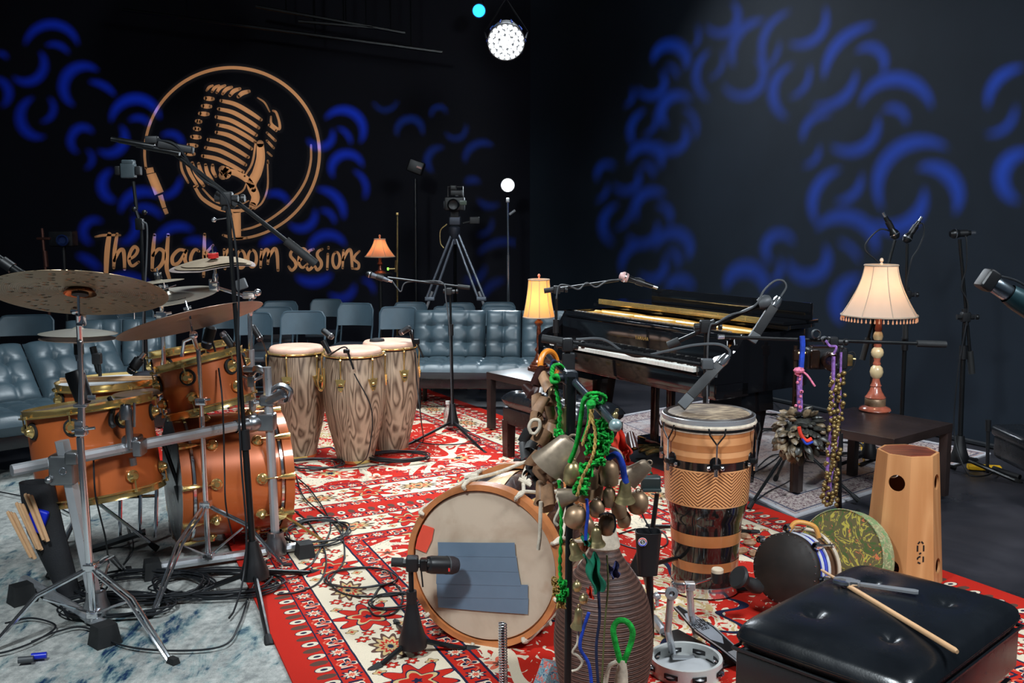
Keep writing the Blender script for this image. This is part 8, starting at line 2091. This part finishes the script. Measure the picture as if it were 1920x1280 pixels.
# wicker basket shaker
bk = G(1130, 1318); zt_ = W(1130, 1015, bk.y).z; k_ = bk.y / 1890
t = thing('wicker_basket', 'tall brown wicker gourd basket behind the bells', 'basket', V((bk.x, bk.y, .022)))
pr = [(60, 1325), (80, 1290), (92, 1240), (96, 1200), (93, 1160), (84, 1120), (66, 1085), (46, 1058), (33, 1040), (26, 1025)]
prz = [(w * k_ * 1.0, max(.022, W(1130, y, bk.y).z)) for w, y in pr]
q = spline([V((r, 0, z)) for r, z in prz], 6)
b = MB(); b.lathe([(0, .022)] + [(p.x, p.z) for p in q] + [(0, q[-1].z)], T_((bk.x, bk.y, 0)), 48); obj('basket_core', b, WICK, t, smooth=60)
b = MB()
nC = 96
for i in range(nC):                       # coils of cane
    f = i / (nC - 1) * (len(q) - 1); a = q[int(f)].lerp(q[min(int(f) + 1, len(q) - 1)], f % 1)
    b.torus(T_((bk.x, bk.y, a.z)), a.x + .0005, .0019, 30, 5)
c_ = obj('wicker_coils', b, WICK, t); c_['kind'] = 'stuff'
b = MB(); b.lathe([(26 * k_, 0), (30 * k_, .01), (28 * k_, .03), (24 * k_, .05), (22 * k_, .065), (0, .07)], T_((bk.x, bk.y, q[-1].z - .005)), 24); obj('white_wrapping', b, ROPEW, t, label='white cord wrapping at the neck')
b = MB(); b.torus(frame(V((bk.x, bk.y, q[-1].z + .07)), (0, -1, 0)), .014, .006, 16, 7); obj('green_neck_loop', b, GREEN, t)
# green loop stick
Yl = 2.75
t = thing('looped_handle', 'bright green wrapped loop on a white bound handle, bottom centre foreground', 'handle', W(1165, 1275, Yl))
b = MB(); b.tube(spline([W(1170, 1240, Yl), W(1183, 1205, Yl), W(1186, 1182, Yl), (W(1176, 1166, Yl)), W(1160, 1163, Yl), W(1150, 1178, Yl), W(1154, 1205, Yl), W(1163, 1240, Yl)], 10), .0085, 10); obj('green_loop', b, GREEN, t)
b = MB(); b.tube([W(1167, 1236, Yl), W(1166, 1260, Yl), W(1163, 1300, Yl), V((W(1163, 1300, Yl).x, Yl, .023))], .018, 12, True, [.010, .017, .024, .03]); obj('white_handle', b, ROPEW, t)
b = MB(); b.tube(spline([W(1156, 1240, Yl - .02), W(1142, 1250, Yl - .02), W(1136, 1275, Yl - .02), W(1134, 1300, Yl - .02)], 6), .007, 8); obj('white_strap', b, ROPEW, t)
# spring on a rod
Yq = 3.0
t = thing('coil_spring', 'tall shiny coil spring standing in front of the rope drum', 'spring', V((W(943, 1300, Yq).x, Yq, .02)))
b = MB(); p0, p1 = V((W(945, 1300, Yq).x, Yq, .022)), W(942, 1166, Yq); pts = []
n = int(((p1 - p0).length) / .0085)
for i in range(n * 10):
    a = 2 * pi * i / 10; p = p0.lerp(p1, i / (n * 10)); pts.append(p + V((.0125 * cos(a), .0125 * sin(a), 0)))
b.tube(pts, .0022, 5); obj('spring_coil', b, CHROME, t)
b = MB(); b.cyl(p0, p1, .004, n=6); obj('spring_rod', b, BLKM, t)
# box at the bottom edge
b = MB(); b.rbox(G(1035, 1275, .06), (.10, .06, .12), .006, Matrix.Rotation(.5, 3, 'Z') @ Matrix.Rotation(.4, 3, 'Y')); o = obj('snack_packet', b, m_leafy('patterned packet', srgb(140, 180, 190), srgb(220, 110, 100), srgb(30, 70, 120), srgb(230, 230, 225), 30)); tag(o, 'pale blue patterned packet on the rug beside the wicker basket', 'packet')

# ---------------------------------------------------------------- kick pedal and tambourine
pd = G(1250, 1215); pd.z = .0215
pv_ = (G(1400, 1262) - G(1275, 1105)); 
t = thing('kick_pedal', 'silver and black kick pedal lying before the tall hand drum', 'pedal', pd)
A, B_ = W(1268, 1138, 3.76), G(1402, 1245, .05)
ax_ = (B_ - A).normalized(); sd = ax_.cross(V((0, 0, 1))).normalized(); up_ = sd.cross(ax_).normalized()
Lp = (B_ - A).length
b = MB(); b.prism([(0, -.013), (Lp * .12, -.02), (Lp * .42, -.046), (Lp * .72, -.034), (Lp * .95, -.034), (Lp, -.03), (Lp, .03), (Lp * .95, .034), (Lp * .72, .034), (Lp * .42, .046), (Lp * .12, .02), (0, .013)], -.004, .004, frame(A, up_, ax_)); obj('foot_board', b, BLKM, t)
MPd = frame(A + up_ * .0042, up_, ax_)
b = MB()
for s in (-1, 1):
    b.ribbon([MPd @ V((x * Lp, s * y, 0)) for x, y in ((0, .011), (.12, .018), (.42, .043), (.72, .031), (.97, .031))], [.006] * 5, up_, .002)
obj('board_edge', b, ALU, t)
b = MB(); b.prism([(Lp * .14, -.006), (Lp * .22, -.022), (Lp * .42, -.034), (Lp * .58, -.028), (Lp * .68, .0), (Lp * .58, .028), (Lp * .42, .034), (Lp * .22, .022), (Lp * .14, .006)], 0, .0015, MPd); obj('name_plate', b, simple('pale silver plate', srgb(170, 176, 186), .35, .4), t)
b = MB(); b.prism([(Lp * .80, -.024), (Lp * .97, -.026), (Lp * .97, .026), (Lp * .80, .024)], 0, .003, MPd); obj('heel_plate', b, ALU, t)
uxp = MPd.to_3x3().col[0]; uyp = MPd.to_3x3().col[1]
tx, ty = -uyp, uxp
ctr = MPd @ V((Lp * .36, 0, .0018))
rd1 = (uyp if proj(ctr + uyp * .05)[0] > proj(ctr)[0] else -uyp)
dn_ = uxp
for k_i, (w_, hh, off) in enumerate((('IRON', .020, -.024), ('COBRA', .020, .0), ('200', .013, .022))):
    word(t, w_, ctr + dn_ * off, rd1, -dn_, up_, hh, BLKP, 'printed_letter')
base_c = G(1300, 1205, .03)
b = MB(); b.rbox(G(1310, 1215, .028), (.34, .085, .010), .003, rz(atan2(ax_.y, ax_.x)).to_3x3()); obj('base_plate', b, BLKM, t)
Yq2 = 3.45
b = MB(); b.tube([G(1262, 1225, .03), W(1252, 1180, 3.42), W(1258, 1115, 3.42)], .013, 10); b.lathe([(.022, -.01), (.024, .0), (.022, .01), (.01, .012), (.01, -.012)], frame(W(1259, 1112, 3.42), (0, -1, .2)), 16); obj('frame_post', b, ALU, t)
b = MB(); b.tube([G(1305, 1190, .03), W(1296, 1150, 3.6), W(1293, 1105, 3.6)], .013, 10); b.rbox(W(1293, 1098, 3.6), (.04, .03, .03), .006); obj('frame_post', b, ALU, t)
b = MB(); b.cyl(W(1259, 1112, 3.42), W(1294, 1098, 3.6), .008, n=10); b.rbox(W(1272, 1100, 3.48), (.05, .03, .04), .008); b.cyl(W(1235, 1110, 3.45), W(1262, 1112, 3.42), .006, n=8); obj('axle', b, CHROME, t)
b = MB(); b.cyl(W(1290, 1098, 3.58), W(1334, 1084, 3.75), .0045, n=8); be = obj('beater_rod', b, CHROME, t)
bc_ = W(1345, 1078, 3.78)
b = MB(); b.lathe([(0, -.028), (.021, -.028), (.024, -.018), (.024, .012), (0, .012)], frame(bc_, (0, 0, 1)), 20); obj('beater_head', b, BLKP, be)
b = MB(); b.lathe([(.0235, .012), (.0235, .024), (.02, .028), (0, .028)], frame(bc_, (0, 0, 1)), 20); obj('felt_tip', b, simple('cream felt', srgb(215, 196, 170), .9), be, label='cream felt end')
b = MB(); b.tube([G(1245, 1185, .03), G(1225, 1160, .03)], .02, 8); b.sph(W(1232, 1117, 3.7), .016, 12); b.cyl(W(1232, 1117, 3.7), W(1232, 1135, 3.7), .007, n=8); b.tube([G(1300, 1232, .025), G(1262, 1232, .05), G(1262, 1228, .03)], .009, 8); obj('hoop_clamp', b, ALU, t)
tb_ = G(1286, 1268); k_ = tb_.y / 1890; rt_ = 70 * k_
t = thing('tambourine', 'white tambourine with jingles lying at the bottom edge before the pedal', 'tambourine', V((tb_.x, tb_.y, .0215)))
Mt_ = T_((tb_.x, tb_.y, .0215))
b = MB(); b.lathe([(rt_, 0), (rt_, .055), (rt_ - .012, .055), (rt_ - .012, 0)], Mt_, 48, closed=True); obj('frame', b, WHT, t)
b = MB(); b.lathe([(0, .006), (rt_ - .012, .006)], Mt_, 48); obj('skin', b, HEADW, t)
for i in range(8):
    a = 2 * pi * (i + .25) / 8; x, y = cos(a), sin(a); b = MB()
    for z in (.022, .030): b.lathe([(.020, -.002), (.012, .0), (.004, .003), (0, .003)], Mt_ @ T_((x * (rt_ - .004), y * (rt_ - .004), z)), 14)
    obj('jingle_pair', b, CHROME, t)
    b = MB(); b.rbox(V((tb_.x + x * (rt_ + .001), tb_.y + y * (rt_ + .001), .0215 + .027)), (.004, .052, .018), .002, rz(a).to_3x3()); b.rbox(V((tb_.x + x * (rt_ - .013), tb_.y + y * (rt_ - .013), .0215 + .027)), (.004, .052, .018), .002, rz(a).to_3x3()); obj('jingle_slot', b, BLKP, t)
# cup holder on a stand
Yu = 3.72; b0 = V((W(1222, 1100, Yu).x, Yu, .02))
t = thing('utility_stand', 'black stand with a cup holder between the bells and tall hand drum', 'stand', b0)
b = MB(); b.cyl(b0 + V((0, 0, .0)), W(1217, 1030, Yu), .014, n=12); b.cyl(W(1217, 1040, Yu), W(1232, 925, Yu), .009, n=10); b.rbox(W(1222, 1000, Yu), (.04, .035, .03), .008); obj('pole', b, BLKM, t)
b = MB(); b.lathe([(.042, -.03), (.042, .0), (.02, .07), (0, .07)], frame(W(1203, 1060, Yu), (0.1, 0, 1)), 16); obj('hub', b, BLKP, t)
for px, py in ((1130, 1066), (1330, 1038), (1225, 1150)):
    b = MB(); b.cyl(W(1205, 1062, Yu), G(px, py) + V((0, 0, .02)), .010, n=8); obj('leg', b, BLKM, t)
def cup(u, v, k=1.0):
    a = 2 * pi * u; w = (.036 + .012 * v) * k; x = w * (abs(cos(a)) ** .5) * (1 if cos(a) > 0 else -1); y = w * .8 * (abs(sin(a)) ** .5) * (1 if sin(a) > 0 else -1)
    c = W(1214, 1075, Yu - .06); return c + V((x, y, .165 * v))
b = MB(); b.grid(28, 6, cup); b.grid(28, 6, lambda u, v: cup(u, v, .93), flip=True); n_ = 28
b.add([cup(i / 28, 0) for i in range(28)], [tuple(range(28))[::-1]]); b.add([cup(i / 28, 1, k) for k in (1, .93) for i in range(28)], [(i, (i + 1) % 28, (i + 1) % 28 + 28, i + 28) for i in range(28)]); obj('cup_holder', b, BLKP, t, smooth=50)
cst = cup(.70, .82); b = MB(); Mst = frame(cst + V((0, -.002, 0)), (-.15, -1, .1)); b.lathe([(.0165, 0), (.0165, .0015), (0, .0015)], Mst, 24); st_ = obj('round_sticker', b, simple('white sticker', srgb(225, 225, 230), .4), t, label='round sticker with a red and blue ring and a letter S')
b = MB(); b.torus(Mst @ T_((0, 0, .0018)), .0135, .0018, 16, 5, 0, pi); obj('red_ring_half', b, REDT, st_)
b = MB(); b.torus(Mst @ T_((0, 0, .0018)), .0135, .0018, 16, 5, pi, 2 * pi - .001); obj('blue_ring_half', b, BLUEP, st_)
b = MB(); b.lathe([(.0085, .0016), (.0085, .0024), (0, .0024)], Mst, 16); obj('black_disc', b, BLKP, st_)
word(t, 'S', Mst @ V((0, 0, .003)), V((1, 0, 0)), V((0, 0, 1)), V((0, -1, 0)), .010, WHT, 'sticker_letter')
b = MB(); b.rbox(W(1220, 905, Yu - .01), (.075, .03, .055), .010, Matrix.Rotation(radians(12), 3, 'X')); b.rbox(W(1222, 918, Yu - .02), (.07, .03, .012), .004); obj('phone_grip', b, simple('dark green grey rubber', (.02, .03, .03), .4), t)
b = MB(); b.tube(spline([W(1200, 930, Yu - .03), W(1203, 960, Yu - .03), W(1215, 985, Yu - .04), W(1222, 1000, Yu - .03)], 6), .003, 6); obj('thin_cable', b, CABLE, t)
b = MB(); b.tube(spline([G(1222, 896) + V((0, 0, .03)), G(1205, 886) + V((0, 0, .06)), G(1195, 880) + V((0, 0, .05))], 5), .006, 6); o = obj('green_tube', b, TEAL); tag(o, 'short teal green tube on the rug edge left of the tall hand drum', 'tube')

# ---------------------------------------------------------------- cables on the floor
random.seed(33)
def coil(label, c, rx, ry, n, r=.0040, rot=0.0, tail=None, jit=.03, z=.026, sweep=1.0):
    pts = []
    for i in range(n * 9):
        a = 2 * pi * i / 9 + rot; k = 1 + random.uniform(-jit * 6, jit * 6) * .5
        pts.append(V((c.x + rx * k * cos(a) + .004 * (i % 5), c.y + ry * k * sin(a), z + .0035 * (i / 9) + random.uniform(0, .006))))
    if tail: pts = [V(p) for p in tail] + pts
    return cable('coiled_cable', label, pts, r, 5)
coil('loose coil of black cable on the far red rug right of the congas', G(745, 866), .20, .13, 7)
coil('single wide loop of black cable on the near red rug beside the boom stand', G(672, 1095), .155, .13, 2, jit=.012)
coil('heap of coiled black cable on the grey rug under the drum rack', G(270, 1115), .27, .17, 9, jit=.05)
coil('second heap of black cable around the foot of the tall boom stand', G(400, 1110), .26, .15, 7, jit=.05)
coil('coil of black cable on the grey rug nearest the front edge of the heap', G(215, 1150), .22, .12, 5, jit=.05)
coil('black cable tangle under the right end of the drum rack', G(590, 1010), .16, .20, 5, jit=.07)
coil('black cable loops on the red rug behind the bass drum front', G(585, 880), .17, .14, 5, jit=.06)
coil('black cable tangle on the pale rug under the piano', G(1440, 800), .25, .3, 6, jit=.07)
coil('black cable tangle beneath the lamp table', G(1570, 850), .25, .2, 6, jit=.08)
coil('small black cable coil beside the small stand left of the rope drum', G(735, 1140), .10, .09, 2, jit=.02)
def fl(pts, z=.026): return [G(x, y) + V((0, 0, z)) for x, y in pts]
FC = [([(60, 1215), (110, 1195), (160, 1188), (230, 1222), (330, 1232), (420, 1222), (450, 1180), (470, 1120), (500, 1060)], 'black cable sweeping across the front of the grey rug'),
      ([(-20, 1240), (20, 1232), (70, 1212), (105, 1185), (60, 1170), (10, 1180)], 'black cable curling at the bottom left corner'),
      ([(560, 880), (640, 885), (700, 880), (760, 870)], 'black cable running behind the foot of the left conga'),
      ([(545, 960), (575, 985), (600, 1020), (612, 1060), (600, 1100), (560, 1120), (520, 1125)], 'black cable bowing out around the right rack foot'),
      ([(555, 900), (570, 940), (610, 975), (640, 1010), (645, 1060), (620, 1100), (650, 1125), (720, 1128), (770, 1120)], 'long black cable winding across the near red rug to the small stand'),
      ([(560, 905), (585, 930), (620, 990), (600, 1040), (575, 1075), (520, 1090)], 'black cable between the bass drum and the tall boom stand'),
      ([(1380, 980), (1330, 930), (1400, 900), (1450, 860), (1500, 870), (1560, 880)], 'black cable crossing the pale rug behind the tall hand drum'),
      ([(1400, 960), (1440, 930), (1490, 900), (1520, 840), (1500, 800)], 'black cable running from the tall drum to the camera stand'),
      ([(1385, 905), (1420, 890), (1470, 850), (1480, 790), (1450, 760)], 'black cable leading under the piano body'),
      ([(1160, 1010), (1200, 1000), (1240, 1005), (1250, 1030), (1210, 1040), (1165, 1030), (1150, 1015)], 'black cable loop on the red rug by the cup holder stand'),
      ([(1150, 850), (1200, 840), (1260, 850), (1320, 835), (1400, 830), (1440, 810)], 'black cable behind the piano pedals'),
      ([(775, 830), (800, 838), (850, 840), (900, 832), (870, 815)], 'thin black cable around the stand feet before the sofa'),
      ([(1905, 1190), (1890, 1200), (1880, 1215), (1870, 1240)], 'black cable at the right edge on the red rug'),
      ([(0, 930), (40, 938), (90, 950), (130, 970)], 'black cable at the left edge of the grey rug'),
      ([(700, 1130), (715, 1110), (740, 1105), (755, 1130), (740, 1160), (705, 1165), (690, 1150)], 'black cable curl left of the small microphone stand'),
      ([(240, 990), (250, 1040), (215, 1090), (190, 1130)], 'black cable dropping from the floor tom to the cable heap')]
for pts, lab in FC: cable('floor_cable', lab, fl(pts), .0042)
cable('hanging_cable', 'black cable hanging from the rack tom across the bass drum', [W(410, 690, 4.55), W(416, 740, 4.5), W(419, 800, 4.42), W(421, 880, 4.42), W(424, 950, 4.42), G(440, 1030) + V((0, 0, .03))], .004)
cable('hanging_cable', 'black cable hanging from the floor tom over its shell', [W(175, 850, 4.15), W(178, 920, 4.12), W(186, 960, 4.15), W(198, 1010, 4.2), G(205, 1075) + V((0, 0, .03))], .004)
cable('hanging_cable', 'thin cable down the front of the middle conga', [W(664, 700, 6.02), W(697, 770, 6.0), W(690, 850, 6.05), G(670, 878) + V((0, 0, .02))], .004)
cable('hanging_cable', 'thin cable dropping from the rear conga microphone to the rug', [W(778, 660, 6.4), W(782, 720, 6.4), W(790, 790, 6.4), G(793, 835) + V((0, 0, .02)), G(770, 862) + V((0, 0, .02))], .004)
cable('yellow_cable', 'yellow cable piece beside the rear leg of the lamp table', fl([(1618, 868), (1622, 845), (1612, 835), (1620, 870), (1605, 880)]), .006, m=YELP)
for i, (x, y) in enumerate(((60, 1245), (35, 1252))):
    b = MB(); p = G(x, y) + V((0, 0, .03)); b.cyl(p, p + V((.05, .012, 0)), .012, n=12); o = obj('cable_plug', b, BLUEP if i == 0 else GREYP); tag(o, ['blue banded cable plug at the bottom left', 'grey cable plug beside the blue banded one at the bottom left'][i], 'plug')
